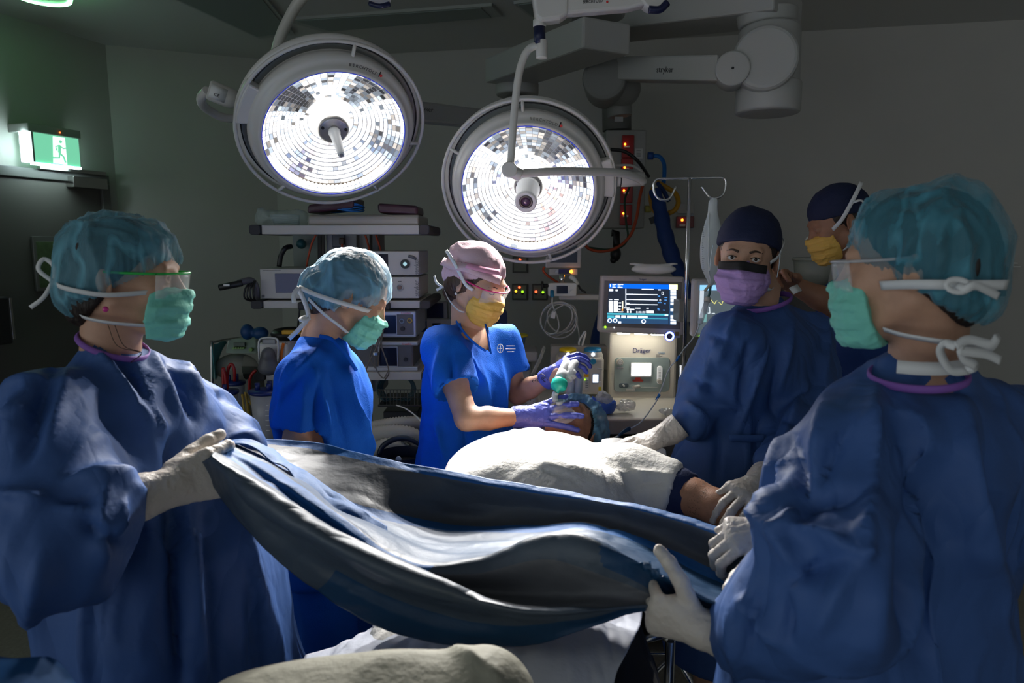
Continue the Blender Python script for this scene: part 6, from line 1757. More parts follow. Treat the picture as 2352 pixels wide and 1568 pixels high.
# clear wrapped tubing
WRAP = mat('clear_wrap', (0.5, 0.62, 0.62), rough=0.12, alpha=0.30, spec=1.0, bump=0.8, bscale=60)
F = SDF(P(575, 525, 2.86) - V3((.02, .05, .02)), P(712, 470, 3.1) + V3((.02, .03, .02)), 0.006)
F.rc(P(618, 503, 2.98), P(692, 503, 2.98), 0.032, 0.034, k=0); F.rc(P(590, 502, 2.98), P(618, 503, 2.98), 0.014, 0.03, k=0.01); F.el(P(600, 490, 2.98), 0.018, k=0.01)
v, f = F.mesh(); v = wrinkle(v, f, 0.006, 30, 4, octv=2)
WT = thing('wrapped_tubing', 'breathing tubing in a crackly clear wrapper at the end of the top shelf', 'package', P(640, 515, 2.98))
npobj('wrapper', v, f, WRAP, WT)
for k in range(5):
    m = MB(); m.tube([P(622 + k * 2, 496 + k * 4, 2.98), P(655, 494 + k * 4, 2.97), P(688, 497 + k * 4, 2.98)], 0.006, 8); m.build('tube', mat('pale_tube', (0.45, 0.55, 0.58), rough=0.3, alpha=0.7), WT)

# devices on the tower
D1 = thing('camera_console', 'grey console with a blank blue screen and round silver knob on the middle shelf', 'console', P(670, 690, 3.0))
part('console_body', (596, 617, 770, 686), 2.88, 0.34, DEVG, D1, bevel=0.004)
part('display', (631, 628, 691, 672), 2.876, 0.006, mat('screen_glossy_blue', (0.07, 0.08, 0.17), rough=0.08), D1, bevel=0.001)
part('socket', (714, 631, 724, 638), 2.876, 0.006, BLK, D1)
disc('knob', 719, 654, 2.866, 0.024, 0.016, mat('knob_silver', (0.6, 0.6, 0.6), rough=0.3, metal=0.5), D1)
disc('knob_center', 719, 654, 2.863, 0.008, 0.004, BLK, D1)
annulus('knob_rim', 719, 654, 2.877, 0.031, 0.0012, DEVD, D1)
disc('small_button', 604, 680, 2.876, 0.006, 0.005, DEVD, D1)
part('printed_line', (603, 620.5, 645, 621.6), 2.879, 0.002, DEVD, D1)
def console(name, label, rect, Y):
    t = thing(name, label, 'console', P((rect[0] + rect[2]) / 2, rect[3], Y + 0.1)); part('console_body', rect, Y, 0.32, DEVG, t, bevel=0.004); return t
D2 = console('light_source', 'upper grey console with a round black port stacked on the middle shelf', (785, 577, 963, 632), 2.87)
part('display', (830, 583, 892, 616), 2.866, 0.006, SCR_OFF, D2); part('display_frame', (827, 581, 894, 618), 2.868, 0.004, SILV, D2)
disc('light_port', 930, 606, 2.86, 0.019, 0.014, BLK, D2); disc('port_core', 930, 606, 2.856, 0.008, 0.005, mat('chrome', (0.7, 0.7, 0.7), rough=0.15, metal=1.0), D2)
m = MB(); m.tube([P(938, 588, 2.864), P(947, 590, 2.862), P(956, 595, 2.864)], 0.006, 8, flat=0.5); m.build('port_cover', DEVD, D2)
txt('stryker', 957, 612, 2.866, 11, DEVD, D2, rot=math.pi / 2, sx=0.85)
D3 = console('light_source', 'lower grey console with a small round socket under the black ported one', (785, 636, 963, 685), 2.87)
disc('socket', 918, 660, 2.862, 0.008, 0.012, mat('socket_brown', (0.2, 0.12, 0.09), rough=0.4), D3); annulus('socket_rim', 918, 660, 2.866, 0.0125, 0.002, SILV, D3)
txt('stryker', 957, 662, 2.866, 11, DEVD, D3, rot=math.pi / 2, sx=0.85)
m = MB(); m.tube([P(914, 646, 2.866), P(922, 646, 2.866)], 0.0012, 5); m.build('socket_mark', DEVD, D3)
D4 = thing('arthroscopy_generator', 'dark faced generator in a silver frame just beneath the middle shelf', 'generator', P(890, 778, 3.0))
part('generator_body', (760, 714, 956, 775), 2.875, 0.32, SILV, D4, bevel=0.006)
part('dark_face', (766, 722, 950, 769), 2.871, 0.006, DEVD, D4, bevel=0.003)
part('display_frame', (832, 722, 912, 768), 2.868, 0.004, SILV, D4); part('display', (834, 724, 910, 766), 2.865, 0.004, SCR_OFF, D4)
annulus('port_ring', 923, 737, 2.866, 0.0085, 0.0025, mat('ring_blue_grey', (0.2, 0.25, 0.35), rough=0.4), D4); annulus('port_ring', 941, 736, 2.866, 0.0085, 0.0025, mat('ring_gold', (0.45, 0.30, 0.08), rough=0.4), D4)
disc('foot_port', 924, 755, 2.863, 0.009, 0.008, BLK, D4)
txt('Crossfire', 932, 719, 2.870, 4.5, REDINK, D4)
D5 = thing('irrigation_pump', 'dark faced pump with rounded silver top on the lowest shelf of the tower', 'pump', P(890, 853, 3.0))
part('pump_body', (818, 789, 950, 846), 2.88, 0.30, DEVD, D5, bevel=0.008)
part('pump_top', (816, 784, 960, 794), 2.872, 0.32, SILV, D5, bevel=0.005); part('pump_base', (824, 842, 960, 852), 2.872, 0.32, SILV, D5, bevel=0.004)
part('display_frame', (868, 796, 914, 842), 2.873, 0.004, SILV, D5); part('display', (870, 798, 912, 840), 2.870, 0.004, SCR_OFF, D5)
disc('pump_button', 824, 798, 2.868, 0.010, 0.008, SILV, D5); disc('pump_port', 931, 826, 2.868, 0.008, 0.012, BLK, D5)
txt('Crossfire', 934, 790, 2.868, 4.5, REDINK, D5)
CBL = mat('cable_taupe', (0.16, 0.14, 0.12), rough=0.5)
for i, pts_ in enumerate([[(878, 745), (868, 790), (848, 830), (838, 858)], [(874, 745), (864, 800), (862, 840), (880, 868), (892, 850)], [(884, 740), (876, 790), (888, 830), (893, 856), (884, 872)], [(870, 760), (858, 790), (850, 820), (862, 845)], [(880, 760), (872, 800), (868, 840)]]):
    m = MB(); m.tube([P(x, y, 2.80 + 0.012 * i) for x, y in pts_], 0.0028, 7)
    tag(m.build('loose_cable', CBL), ('taupe cable reaching lowest toward the scrub suit', 'taupe cable looping back up from the lowest shelf', 'taupe cable ending in a long drooping loop', 'short taupe cable nearest the green mask', 'taupe cable hanging straight over the dark pump')[i], 'cable', 'taupe cables hanging at the pump')
m = MB(); fb(m, 857, 808, 868, 818, 2.78, 0.02); tag(m.build('cable_clip', mat('chrome', (0.7, 0.7, 0.7)), bevel=0.004), 'shiny metal clip on the cables before the dark pump', 'clip')

# camera holder arm sticking out of the tower
CH = thing('camera_holder', 'black padded camera holder arm jutting from the tower over its cables', 'holder', P(560, 660, 2.85))
m = MB(); m.tube([P(504, 660, 2.8), P(530, 655, 2.8), P(556, 650, 2.82)], 0.013, 12, flat=0.8); m.build('padded_grip', BLK, CH)
m = MB(); m.tube([P(548, 650, 2.82), P(575, 644, 2.85), P(588, 660, 2.88), P(590, 690, 2.9)], 0.014, 12); m.build('holder_arm', DEVD, CH)
part('paper_label', (513, 652, 527, 657), 2.782, 0.002, WHT, CH)
for k in range(4):
    m = MB(); m.tube([P(578 + k * 3, 645, 2.85), P(564 + k * 6, 662, 2.83), P(562 + k * 7, 684, 2.83), P(580 + k * 3, 692, 2.86)], 0.004, 6); m.build('looped_cable', BLK, CH)

# things behind the tower's lower part
DF = thing('defibrillator', 'grey and white defibrillator with orange stripe and dark paddles beside the royal blue sleeve', 'defibrillator', P(625, 850, 2.8))
part('body', (590, 788, 662, 852), 2.80, 0.22, WHT, DF, bevel=0.01)
F = SDF(P(590, 860, 2.70) - V3((.02, .06, .02)), P(642, 785, 2.80) + V3((.02, .06, .02)), 0.004)
F.ec(P(616, 845, 2.76), P(616, 812, 2.76), (0.042, 0.03), (0.026, 0.028), (1, 0, 0), k=0); F.el(P(616, 815, 2.75), (0.022, 0.02, 0.024), k=0.01)
v, f = F.mesh(); npobj('paddle', v, f, DEVD, DF)
m = MB(); m.tube([P(596, 830, 2.76), P(594, 790, 2.76), P(602, 777, 2.76), P(632, 777, 2.76), P(639, 790, 2.76), P(638, 830, 2.76)], 0.0045, 8); m.build('carry_handle', SILV, DF)
part('handle_plate', (601, 779, 632, 790), 2.77, 0.02, mat('plate_grey', (0.3, 0.3, 0.3), rough=0.4), DF, bevel=0.003)
m = MB(); m.tube([P(646, 852, 2.79), P(646, 815, 2.79), P(651, 788, 2.79)], 0.006, 8); m.build('orange_stripe', mat('orange_plastic', (0.75, 0.17, 0.01), rough=0.4), DF)
txt('M', 658, 789, 2.79, 5, INK, DF)
YB = thing('black_tray', 'black curved tray holding a yellow box above the defibrillator', 'tray', P(665, 775, 2.9))
F = SDF(P(620, 790, 2.95) - V3((.03, .15, .02)), P(720, 740, 2.95) + V3((.03, .15, .02)), 0.006)
F.el(P(670, 765, 2.95), (0.085, 0.10, 0.032), k=0); F.el(P(670, 750, 2.95), (0.07, 0.085, 0.02), k=0, sub=True)
v, f = F.mesh(); npobj('tray_bowl', v, f, BLK, YB)
m = MB(); fb(m, 646, 759, 690, 768, 2.845, 0.03); m.build('yellow_box', mat('yellow_plastic', (0.65, 0.34, 0.02), rough=0.4), YB, bevel=0.003)
BB = mat('deep_blue_plastic', (0.005, 0.05, 0.16), rough=0.5)
F = SDF(P(555, 775, 3.0) - V3((.02, .08, .02)), P(620, 738, 3.0) + V3((.02, .08, .02)), 0.006)
F.el(P(568, 762, 3.0), (0.028, 0.03, 0.035), k=0); F.el(P(598, 765, 3.0), (0.035, 0.03, 0.028), k=0.01)
v, f = F.mesh(); tag(npobj('blue_bag', v, f, BB), 'small dark blue bag slumped behind the white cart monitor', 'bag')

# ------------------------------------------------------------------ white cart with monitor, canisters and drape
CT = thing('suction_cart', 'cream cart with steel rail beside the suction canisters behind the gowned shoulder', 'cart', P(540, 900, 3.1))
F = SDF(P(488, 880, 3.0) - V3((.03, .03, .03)), P(600, 800, 3.4) + V3((.03, .03, .03)), 0.008)
F.ec(P(545, 838, 3.12), P(545, 838, 3.34), (0.088, 0.052), (0.088, 0.052), (1, 0, 0), k=0)
F.ec(P(545, 850, 3.12), P(545, 850, 3.34), (0.092, 0.045), (0.092, 0.045), (1, 0, 0), k=0.03)
v, f = F.mesh(); npobj('cart_body', v, f, mat('cart_cream', (0.34, 0.34, 0.29), rough=0.5), CT)
part('cart_skirt', (498, 858, 600, 1385), 3.2, 0.2, mat('cart_dark', (0.16, 0.17, 0.15), rough=0.5), CT, bevel=0.004)
m = MB(); m.tube([P(486, 782, 3.0), P(487, 900, 3.0), P(488, 1010, 3.0)], 0.008, 8); m.build('rail_post', STEEL, CT)
m = MB(); m.tube([P(486, 786, 3.0), P(530, 778, 3.1), P(600, 770, 3.3)], 0.005, 8); m.build('rail', STEEL, CT)
MN = thing('cart_monitor', 'small pale green monitor with green keys sloping on top of the cream cart', 'monitor', P(550, 812, 3.05))
a, b, c_, d_ = P(517, 811, 3.02), P(590, 812, 3.02), P(588, 779, 3.10), P(524, 778, 3.10)
m = MB(); t = V3((0, 0.12, -0.0)); m.hexa([a, b, b + t, a + t], [d_, c_, c_ + t * 0.6, d_ + t * 0.6]); m.build('monitor_body', mat('pale_green_plastic', (0.36, 0.43, 0.37), rough=0.4), MN, bevel=0.005)
part('lcd', (536, 787, 562, 795), 3.05, 0.02, mat('lcd_dark_green', (0.02, 0.05, 0.03), rough=0.2), MN)
for k in range(5): disc('green_key', 536 + k * 5.6, 799.5, 3.035, 0.0045, 0.02, mat('green_key', (0.16, 0.30, 0.07), rough=0.4), MN, 12)
disc('dial', 575, 803, 3.02, 0.008, 0.02, mat('green_key', (0.1, 0.3, 0.1)), MN, 14)
m = MB(); rows = []
for j in range(10):
    t_ = j / 9; r = []
    for i in range(12):
        s_ = i / 11; r.append(P(486 + 14 * s_ + 8 * t_ * (1 - s_) + (22 * (1 - t_) ** 3) * s_, 786 + 82 * t_ + 4 * math.sin(6 * s_), 2.98 + 0.2 * s_ + 0.01 * math.sin(9 * s_ + 4 * t_)))
    rows.append(r)
m.grid(rows); tag(m.build('teal_sheet', mat('teal_sheet', (0.06, 0.27, 0.29), rough=0.6), solid=0.002), 'teal paper sheet draped over the rail of the cream cart', 'sheet')
CANM = mat('canister_clear', (0.42, 0.42, 0.44), rough=0.25, alpha=0.85)
LID = mat('lid_blue', (0.008, 0.02, 0.13), rough=0.35); REDT = mat('red_tube', (0.30, 0.008, 0.008), rough=0.25)
def canister(px, py, pyb, Y, r, label):
    t = thing('suction_canister', label, 'canister', P(px, pyb, Y), 'suction canisters with blue lids')
    c = P(px, py, Y); b = P(px, pyb, Y); h = c.z - b.z
    m = MB(); m.lathe([(r * 0.82, 0), (r * 0.9, h * 0.5), (r, h)], V3((c.x, Y, b.z)), UP, 32); m.build('jar', CANM, t)
    m = MB(); m.lathe([(r * 1.02, 0), (r * 1.12, 0.006), (r * 1.1, 0.014), (r * 0.4, 0.02), (0, 0.02)], V3((c.x, Y, c.z)), UP, 32); m.build('lid', LID, t)
    for k, (dx, dy) in enumerate(((-.45, -.3), (0.3, -.4), (0.1, 0.4))):
        m = MB(); m.cyl((c.x + dx * r, Y + dy * r, c.z + 0.015), (c.x + dx * r, Y + dy * r, c.z + 0.045), r * 0.16, seg=12); m.build('lid_port', LID, t)
    for k in range(6):
        z = b.z + h * (0.25 + 0.11 * k); rr_ = r * 1.0
        m = MB(); m.box((c.x + r * 0.3, Y - rr_ * 0.9, z), (0.014, 0.002, 0.002)); m.build('scale_mark', WHT, t)
canister(513, 905, 1010, 2.75, 0.055, 'suction canister in front, nearest the gowned shoulder, with two red hoses')
canister(540, 883, 960, 3.0, 0.040, 'small suction canister half hidden behind the nearest one')
canister(612, 903, 1005, 2.7, 0.062, 'suction canister against the royal blue sleeve')
RL = ['straight dark red hose standing on the nearest suction canister', 'dark red hose bent in a tall loop above the canisters', 'dark red hose running up beside the dark defibrillator paddle', 'short dark red hose curving beyond the gowned shoulder', 'short red hose crossing low between two canisters, upper one', 'short red hose crossing low between two canisters, lower one']
for q_, (pts_, Y) in enumerate((([(515, 905), (513, 880), (512, 850), (514, 848), (518, 870), (520, 905)], 2.74), ([(523, 905), (521, 880), (524, 848), (531, 836), (538, 848), (539, 875)], 2.76), ([(572, 900), (573, 875), (578, 860), (588, 850)], 2.8), ([(455, 862), (462, 872), (466, 890)], 2.9), ([(540, 968), (560, 972), (575, 980)], 2.7), ([(540, 990), (560, 990), (580, 988)], 2.7))):
    m = MB(); m.tube([P(x, y, Y) for x, y in pts_], 0.0065, 8); tag(m.build('red_hose', REDT), RL[q_], 'hose', 'red suction hoses by the canisters')
YT_ = mat('amber_tube', (0.42, 0.28, 0.05), rough=0.2, alpha=0.85)
for k, pts_ in enumerate([[(556, 905), (562, 950), (568, 1000)], [(563, 900), (570, 950), (580, 1005)], [(564, 902), (585, 945), (603, 1005)], [(570, 925), (574, 960), (572, 1000)], [(585, 950), (605, 970), (622, 975)]]):
    m = MB(); m.tube([P(x, y, 2.68 + .01 * k) for x, y in pts_], 0.005, 8); tag(m.build('amber_tube', YT_), ('amber tube hanging straightest, nearest the front canister', 'amber tube second from the front canister', 'amber tube slanting farthest toward the royal blue sleeve', 'short amber tube at the middle of the bundle', 'amber tube curving low toward the royal blue scrubs')[k], 'tube', 'amber tubes between the canisters')
# perforated panel by the wall
VP = thing('vent_panel', 'dark perforated vent panel in a grey frame low on the wall behind the drape holder', 'vent', P(440, 900, 4.3))
pw, d_, n_ = on_wall(440, 840, 1, 0.02)
o, *_ = wall_quad('vent_frame', None, None, 384, 783, 500, 960, 1, mat('vent_frame', (0.20, 0.20, 0.17), rough=0.5), 0.04, VP, t=0.03)
o, *_ = wall_quad('vent_mesh', None, None, 398, 798, 482, 950, 1, mat('vent_mesh', (0.03, 0.03, 0.028), rough=0.5), 0.045, VP, t=0.01)
m = MB()
for k in range(17):
    a = on_wall(398 + 5.2 * k, 800, 1, 0.05)[0]; b = on_wall(398 + 5.2 * k, 950, 1, 0.05)[0]; m.tube([a, b], 0.0018, 4, smooth=False)
for k in range(26):
    a = on_wall(398, 800 + 6 * k, 1, 0.05)[0]; b = on_wall(482, 800 + 6 * k, 1, 0.05)[0]; m.tube([a, V3((b.x, b.y, a.z))], 0.0018, 4, smooth=False)
m.build('wire_grid', mat('wire_grey', (0.10, 0.10, 0.09), rough=0.5), VP)

# ------------------------------------------------------------------ hoses and bin between the two scrub nurses
def corrugated(pts, r, pitch=0.011):
    def rad(t): return r
    q = catmull([V3(p) for p in pts], 14); L_ = sum((q[i + 1] - q[i]).length for i in range(len(q) - 1)); n = int(L_ / (pitch / 2))
    out = []; acc = 0; i = 0; step = L_ / n; out.append(q[0]); need = step
    for i in range(len(q) - 1):
        s = (q[i + 1] - q[i]).length; pos = 0
        while s - pos >= need: pos += need; out.append(q[i].lerp(q[i + 1], pos / s)); need = step
        need -= s - pos
    m = MB(); N_ = len(out)
    m.tube(out, lambda t: r * (1.0 if int(round(t * (N_ - 1))) % 2 else 0.86), 16, smooth=False)
    return m
HB = mat('hose_beige', (0.44, 0.41, 0.35), rough=0.5)
VH = thing('vacuum_hose', 'fat ribbed beige hose coiled on the dark bin between the two blue scrub suits', 'hose', P(930, 1000, 2.7))
corrugated([P(850, 985, 2.72), P(900, 975, 2.70), P(950, 972, 2.72), P(975, 985, 2.78)], 0.030).build('hose_loop', HB, VH)
corrugated([P(840, 1000, 2.64), P(900, 994, 2.62), P(945, 1000, 2.62), P(962, 1020, 2.64), P(950, 1040, 2.66)], 0.034).build('hose_loop', HB, VH)
corrugated([P(848, 1040, 2.60), P(890, 1020, 2.58), P(930, 1035, 2.6), P(935, 1055, 2.6)], 0.026).build('hose_loop', HB, VH)
BN = thing('dark_bin', 'round dark navy bin with a thick rim under the coiled beige hose', 'bin', P(925, 1150, 2.45))
c = P(925, 1052, 2.42)
m = MB(); m.lathe([(0.07, -c.z + 0.005), (0.085, 0.0), (0.088, 0.02)], c, UP, 36, caps=False); m.build('bin_wall', mat('bin_navy', (0.012, 0.018, 0.035), rough=0.4), BN)
m = MB(); m.tube([c + V3((-.088, 0, -0.02)), c + V3((-.07, 0, 0.045)), c + V3((0, 0, 0.075)), c + V3((.07, 0, 0.045)), c + V3((.088, 0, -.02))], 0.010, 10); m.build('bin_handle', mat('bin_navy', (0.012, 0.018, 0.035)), BN)
m = MB(); m.lathe([(0.08, -0.02), (0.02, -0.01), (0, -0.01)], c, UP, 30); m.build('bin_lid', BLK, BN)
disc('lid_button', 915, 1055, 2.36, 0.010, 0.006, WHT, BN)
m = MB(); m.tube([P(910, 930, 2.75), P(935, 940, 2.7), P(965, 965, 2.66), P(981, 995, 2.64)], 0.0028, 7); tag(m.build('white_cable', WHT), 'thin white cable arching over the ribbed beige hose', 'cable')
# wire shelf and tubing under the lowest tower shelf
WB = thing('wire_basket', 'dark wire basket with coiled clear tubing under the lowest tower shelf', 'basket', P(910, 930, 3.0))
m = MB()
for k in range(12): m.tube([P(872 + k * 8, 895, 2.95), P(872 + k * 8, 930, 2.95)], 0.0018, 5, smooth=False)
for y in (895, 912, 930): m.tube([P(868, y, 2.95), P(966, y, 2.95)], 0.0025, 5, smooth=False)
m.build('basket_wires', mat('wire_grey', (0.10, 0.10, 0.09)), WB)
m = MB(); cc = P(910, 893, 3.02)
for k in range(4): m.tube([cc + V3((math.cos(t) * (0.085 - .006 * k), 0.01 * k, math.sin(t) * (0.07 - .005 * k))) for t in [i * math.pi / 14 for i in range(28)]], 0.004, 6, closed=True, smooth=False)
m.build('tubing_coil', mat('teal_tube', (0.05, 0.12, 0.14), rough=0.3, alpha=0.8), WB)
part('basket_floor', (868, 930, 966, 934), 2.95, 0.25, DARKM, WB)
part('power_unit', (880, 945, 962, 1010), 3.1, 0.2, DARKM, WB, bevel=0.005)

# blue cart and small monitors behind the pink capped nurse
BCt = thing('blue_trolley', 'tall dark blue trolley carrying a small recorder behind the pink-capped person', 'trolley', P(985, 950, 3.6))
part('trolley_back', (966, 738, 1030, 1020), 3.62, 0.3, mat('trolley_blue', (0.004, 0.035, 0.16), rough=0.4), BCt, bevel=0.01)
rec = part('recorder', (980, 733, 1040, 772), 3.56, 0.2, DEVG, BCt, bevel=0.003)
part('recorder_window', (993, 742, 1012, 750), 3.555, 0.006, SCR_OFF, rec)
part('recorder_slot', (985, 762, 998, 766), 3.555, 0.006, BLK, rec)
def mini_mon(rect, label):
    t = thing('small_monitor', label, 'monitor', P((rect[0] + rect[2]) / 2, rect[3], 3.6), 'small dark monitors on the blue trolley')
    part('case', rect, 3.6, 0.06, mat('case_grey_green', (0.28, 0.29, 0.27), rough=0.4), t, bevel=0.004)
    part('screen', (rect[0] + 7, rect[1] + 4, rect[2] - 9, rect[3] - 5), 3.596, 0.006, SCR_OFF, t)
mini_mon((973, 692, 1028, 735), 'small dark monitor on the blue trolley, farther from the pink cap')
mini_mon((1030, 692, 1066, 735), 'small dark monitor half hidden behind the pink-capped person')
CHB = thing('blue_chair', 'rounded dark blue chair back behind the royal blue shoulder', 'chair', P(1140, 900, 3.5))
rpart('chair_back', (1120, 703, 1165, 840), 3.5, 0.06, mat('chair_navy', (0.006, 0.03, 0.10), rough=0.6), CHB, 0.05)
m = MB(); m.cyl(P(1142, 840, 3.53), V3((P(1142, 840, 3.53).x, 3.53, 0.05)), 0.02, seg=12); m.build('chair_post', STEEL, CHB)
m = MB(); m.box((P(1142, 840, 3.53).x, 3.75, 0.46), (0.42, 0.42, 0.06)); m.build('chair_seat', mat('chair_navy', (0.006, 0.03, 0.10)), CHB, bevel=0.02)
m = MB(); m.box((P(1142, 840, 3.53).x, 3.6, 0.03), (0.5, 0.06, 0.05)); m.build('chair_foot', DARKM, CHB)

# ------------------------------------------------------------------ wall plates
def plate(rect, leds, label):
    t = thing('wall_plate', label, 'wall plate', on_wall((rect[0] + rect[2]) / 2, (rect[1] + rect[3]) / 2, 3)[0])
    wall_quad('plate_frame', None, None, *rect, 3, mat('plate_frame', (0.07, 0.065, 0.055), rough=0.4), 0.015, t, t=0.015)
    wall_quad('plate_face', None, None, rect[0] + 3.5, rect[1] + 3.5, rect[2] - 3.5, rect[3] - 3.5, 3, mat('plate_face', (0.22, 0.22, 0.18), rough=0.5), 0.019, t, t=0.008, bevel=0)
    for x, y, ma_ in leds:
        c = on_wall(x, y, 3, 0.02)[0]; m = MB(); m.sphere(c, 0.0085, 12, 8); m.build('indicator', ma_, t)
        c = on_wall(x, y + 3, 3, 0.019)[0]; m = MB(); m.sphere(c, (0.011, 0.006, 0.011), 12, 8); m.build('indicator_ring', DARKM, t)
plate((1177, 589, 1212, 626), [(1194, 597, E_R)], 'square wall plate with one red light above the three-light one')
plate((1176, 652, 1212, 689), [(1193, 660, E_R), (1185, 669, E_A), (1200, 670, E_G)], 'square wall plate with red, amber and green lights')
plate((1222, 652, 1258, 689), [(1231, 670, E_R), (1247, 671, E_G)], 'square wall plate with a red and a green light beside the cable coil')
t = thing('emergency_socket', 'red wall socket box with an amber light beside the saline stand', 'wall socket', on_wall(1573, 510, 3)[0])
wall_quad('socket_box', None, None, 1553, 497, 1594, 523, 3, mat('socket_red', (0.16, 0.008, 0.008), rough=0.35), 0.03, t, t=0.03)
c = on_wall(1567, 505, 3, 0.035)[0]; m = MB(); m.sphere(c, 0.008, 12, 8); m.build('indicator', E_O, t)
wall_quad('socket_label', None, None, 1561, 515, 1574, 519, 3, WHT, 0.033, t, t=0.004, bevel=0)
wall_quad('blank_wall_plate', 'pale blank wall plate above the red emergency socket', 'wall plate', 1556, 466, 1594, 490, 3, mat('plate_pale', (0.42, 0.41, 0.38), rough=0.5), 0.012)
t = thing('wall_cabinet', 'dark wall box with loose papers on top beyond the teal cap', 'wall box', on_wall(2290, 645, 3)[0])
wall_quad('box_body', None, None, 2240, 614, 2314, 680, 3, mat('box_dark', (0.035, 0.033, 0.03), rough=0.5), 0.12, t, t=0.12)
for k, (a, b, c_, d_) in enumerate(((2250, 603, 2338, 605), (2245, 607, 2330, 609), (2250, 611, 2345, 613))):
    wall_quad('paper_sheet', None, None, a, b, c_, d_, 3, WHT, 0.14, t, t=0.12, bevel=0)

# ------------------------------------------------------------------ saline and stand
IV = thing('iv_stand', 'chrome saline stand with two curled hooks before the anaesthesia machine', 'stand', V3((P(1575, 1000, 2.45).x, 2.45, 0)))
CHR = mat('chrome', (0.7, 0.7, 0.7), rough=0.15, metal=1.0)
YI = 2.45
top = P(1584, 409, YI)
m = MB(); m.tube([top, P(1571, 845, YI)], 0.0065, 16, smooth=False); m.build('upper_pole', CHR, IV)
xb = P(1566, 845, YI)
m = MB(); m.tube([P(1570, 838, YI), V3((P(1568, 960, YI).x, YI, 0.12))], 0.0135, 20, smooth=False); m.build('lower_pole', CHR, IV)
m = MB(); m.tube([P(1571, 846, YI), P(1600, 846, YI)], 0.004, 8); m.sphere(P(1603, 846, YI), 0.010, 12, 8); m.build('clamp_knob', CHR, IV)
hl = [(1584, 409), (1540, 410), (1511, 411), (1502, 420), (1502, 436), (1508, 452), (1522, 459), (1538, 455), (1553, 428)]
hr = [(1584, 409), (1630, 408), (1659, 408), (1667, 416), (1666, 432), (1659, 448), (1643, 455), (1628, 450), (1611, 428)]
for h_ in (hl, hr):
    m = MB(); m.tube([P(x, y, YI) for x, y in h_], 0.0042, 12); m.build('hook', CHR, IV)
xg = P(1568, 960, YI).x
for k in range(5):
    a = 2 * math.pi * k / 5; m = MB(); m.tube([V3((xg, YI, 0.14)), V3((xg + 0.14 * math.cos(a), YI + 0.14 * math.sin(a), 0.09)), V3((xg + 0.22 * math.cos(a), YI + 0.22 * math.sin(a), 0.05))], 0.012, 8); l_ = m.build('base_leg', CHR, IV)
    m = MB(); m.cyl((xg + 0.22 * math.cos(a) - .012, YI + 0.22 * math.sin(a), 0.027), (xg + 0.22 * math.cos(a) + .012, YI + 0.22 * math.sin(a), 0.027), 0.025, seg=14); m.build('castor', BLK, l_)
SB = thing('saline_bag', 'clear half-full saline bag hanging from the hook beside the navy cap', 'saline bag', P(1636, 455, YI))
BAGM = mat('bag_clear', (0.72, 0.78, 0.78), rough=0.18, alpha=0.62, spec=0.9)
prof = [(455, 1640, 6), (462, 1638, 11), (472, 1637, 10), (488, 1637, 11), (500, 1637, 14), (520, 1636, 20), (550, 1635, 26), (580, 1634, 27), (605, 1634, 26), (625, 1634, 20), (640, 1634, 11), (650, 1633, 6), (656, 1633, 4)]
rows = []
for y, x, hw in prof:
    c = P(x, y, YI); r = hw * YI / FPX; rows.append([c + V3((r * math.cos(a), min(r * .7, 0.019) * math.sin(a), 0)) for a in [i * math.pi / 12 for i in range(25)]])
m = MB(); m.grid(rows); m.build('bag_film', BAGM, SB, subd=1)
rows = []
for y, x, hw in prof:
    if y < 500: continue
    c = P(x, y, YI); r = hw * YI / FPX * 0.93; rows.append([c + V3((r * math.cos(a), min(r * .64, 0.017) * math.sin(a), 0)) for a in [i * math.pi / 12 for i in range(25)]])
m = MB(); m.grid(rows); m.build('saline', mat('saline_liquid', (0.5, 0.62, 0.68), rough=0.05, alpha=0.35, spec=1.0), SB, subd=1)
m = MB(); m.tube([P(1629, 490, YI - .012), P(1627, 560, YI - .021), P(1628, 620, YI - .019), P(1633, 645, YI - .008)], 0.0014, 6); m.build('bag_seam', mat('seam_white', (0.75, 0.77, 0.75), rough=0.3), SB)
for k in range(22):
    m = MB(); y = 518 + k * 5; x = 1615.5 - 3 * math.sin(k / 22 * math.pi); m.box(P(x + (1 if k % 5 else 2.0), y, YI - 0.020), (0.004 if k % 5 else 0.008, 0.0008, 0.001)); m.build('scale_mark', INK, SB)
m = MB(); m.tube([P(1633, 650, YI), P(1622, 664, YI), P(1618, 668, YI)], 0.005, 8); m.build('injection_port', mat('port_tan', (0.5, 0.46, 0.38), rough=0.4), SB)
DC = thing('drip_line', 'clear drip chamber and line running from the saline bag to the patient', 'drip line', P(1630, 670, YI))
m = MB(); m.tube([P(1633, 652, YI), P(1630, 672, YI), P(1627, 682, YI)], 0.0042, 10); m.build('spike', mat('teal_plastic', (0.02, 0.10, 0.11)), DC)
m = MB(); a = P(1627, 682, YI); b = P(1607, 744, YI - .02); dd = (b - a)
m.lathe([(0.008, 0.0), (0.0115, 0.004), (0.0115, 0.018)], a, dd, 20); m.build('chamber_cap', mat('cap_beige', (0.55, 0.52, 0.47), rough=0.4), DC)
m = MB(); m.lathe([(0.0095, 0.018), (0.0095, dd.length - 0.004), (0.003, dd.length)], a, dd, 20); m.build('drip_chamber', mat('chamber_clear', (0.7, 0.72, 0.78), rough=0.06, alpha=0.45, spec=1.0), DC)
line = [(1607, 744, 2.42), (1600, 762, 2.40), (1588, 782, 2.38), (1572, 800, 2.36), (1562, 815, 2.34), (1555, 826, 2.32), (1540, 842, 2.32), (1530, 862, 2.31), (1522, 885, 2.30), (1514, 905, 2.28), (1508, 920, 2.26), (1498, 935, 2.24), (1484, 955, 2.2), (1466, 974, 2.16), (1442, 986, 2.12)]
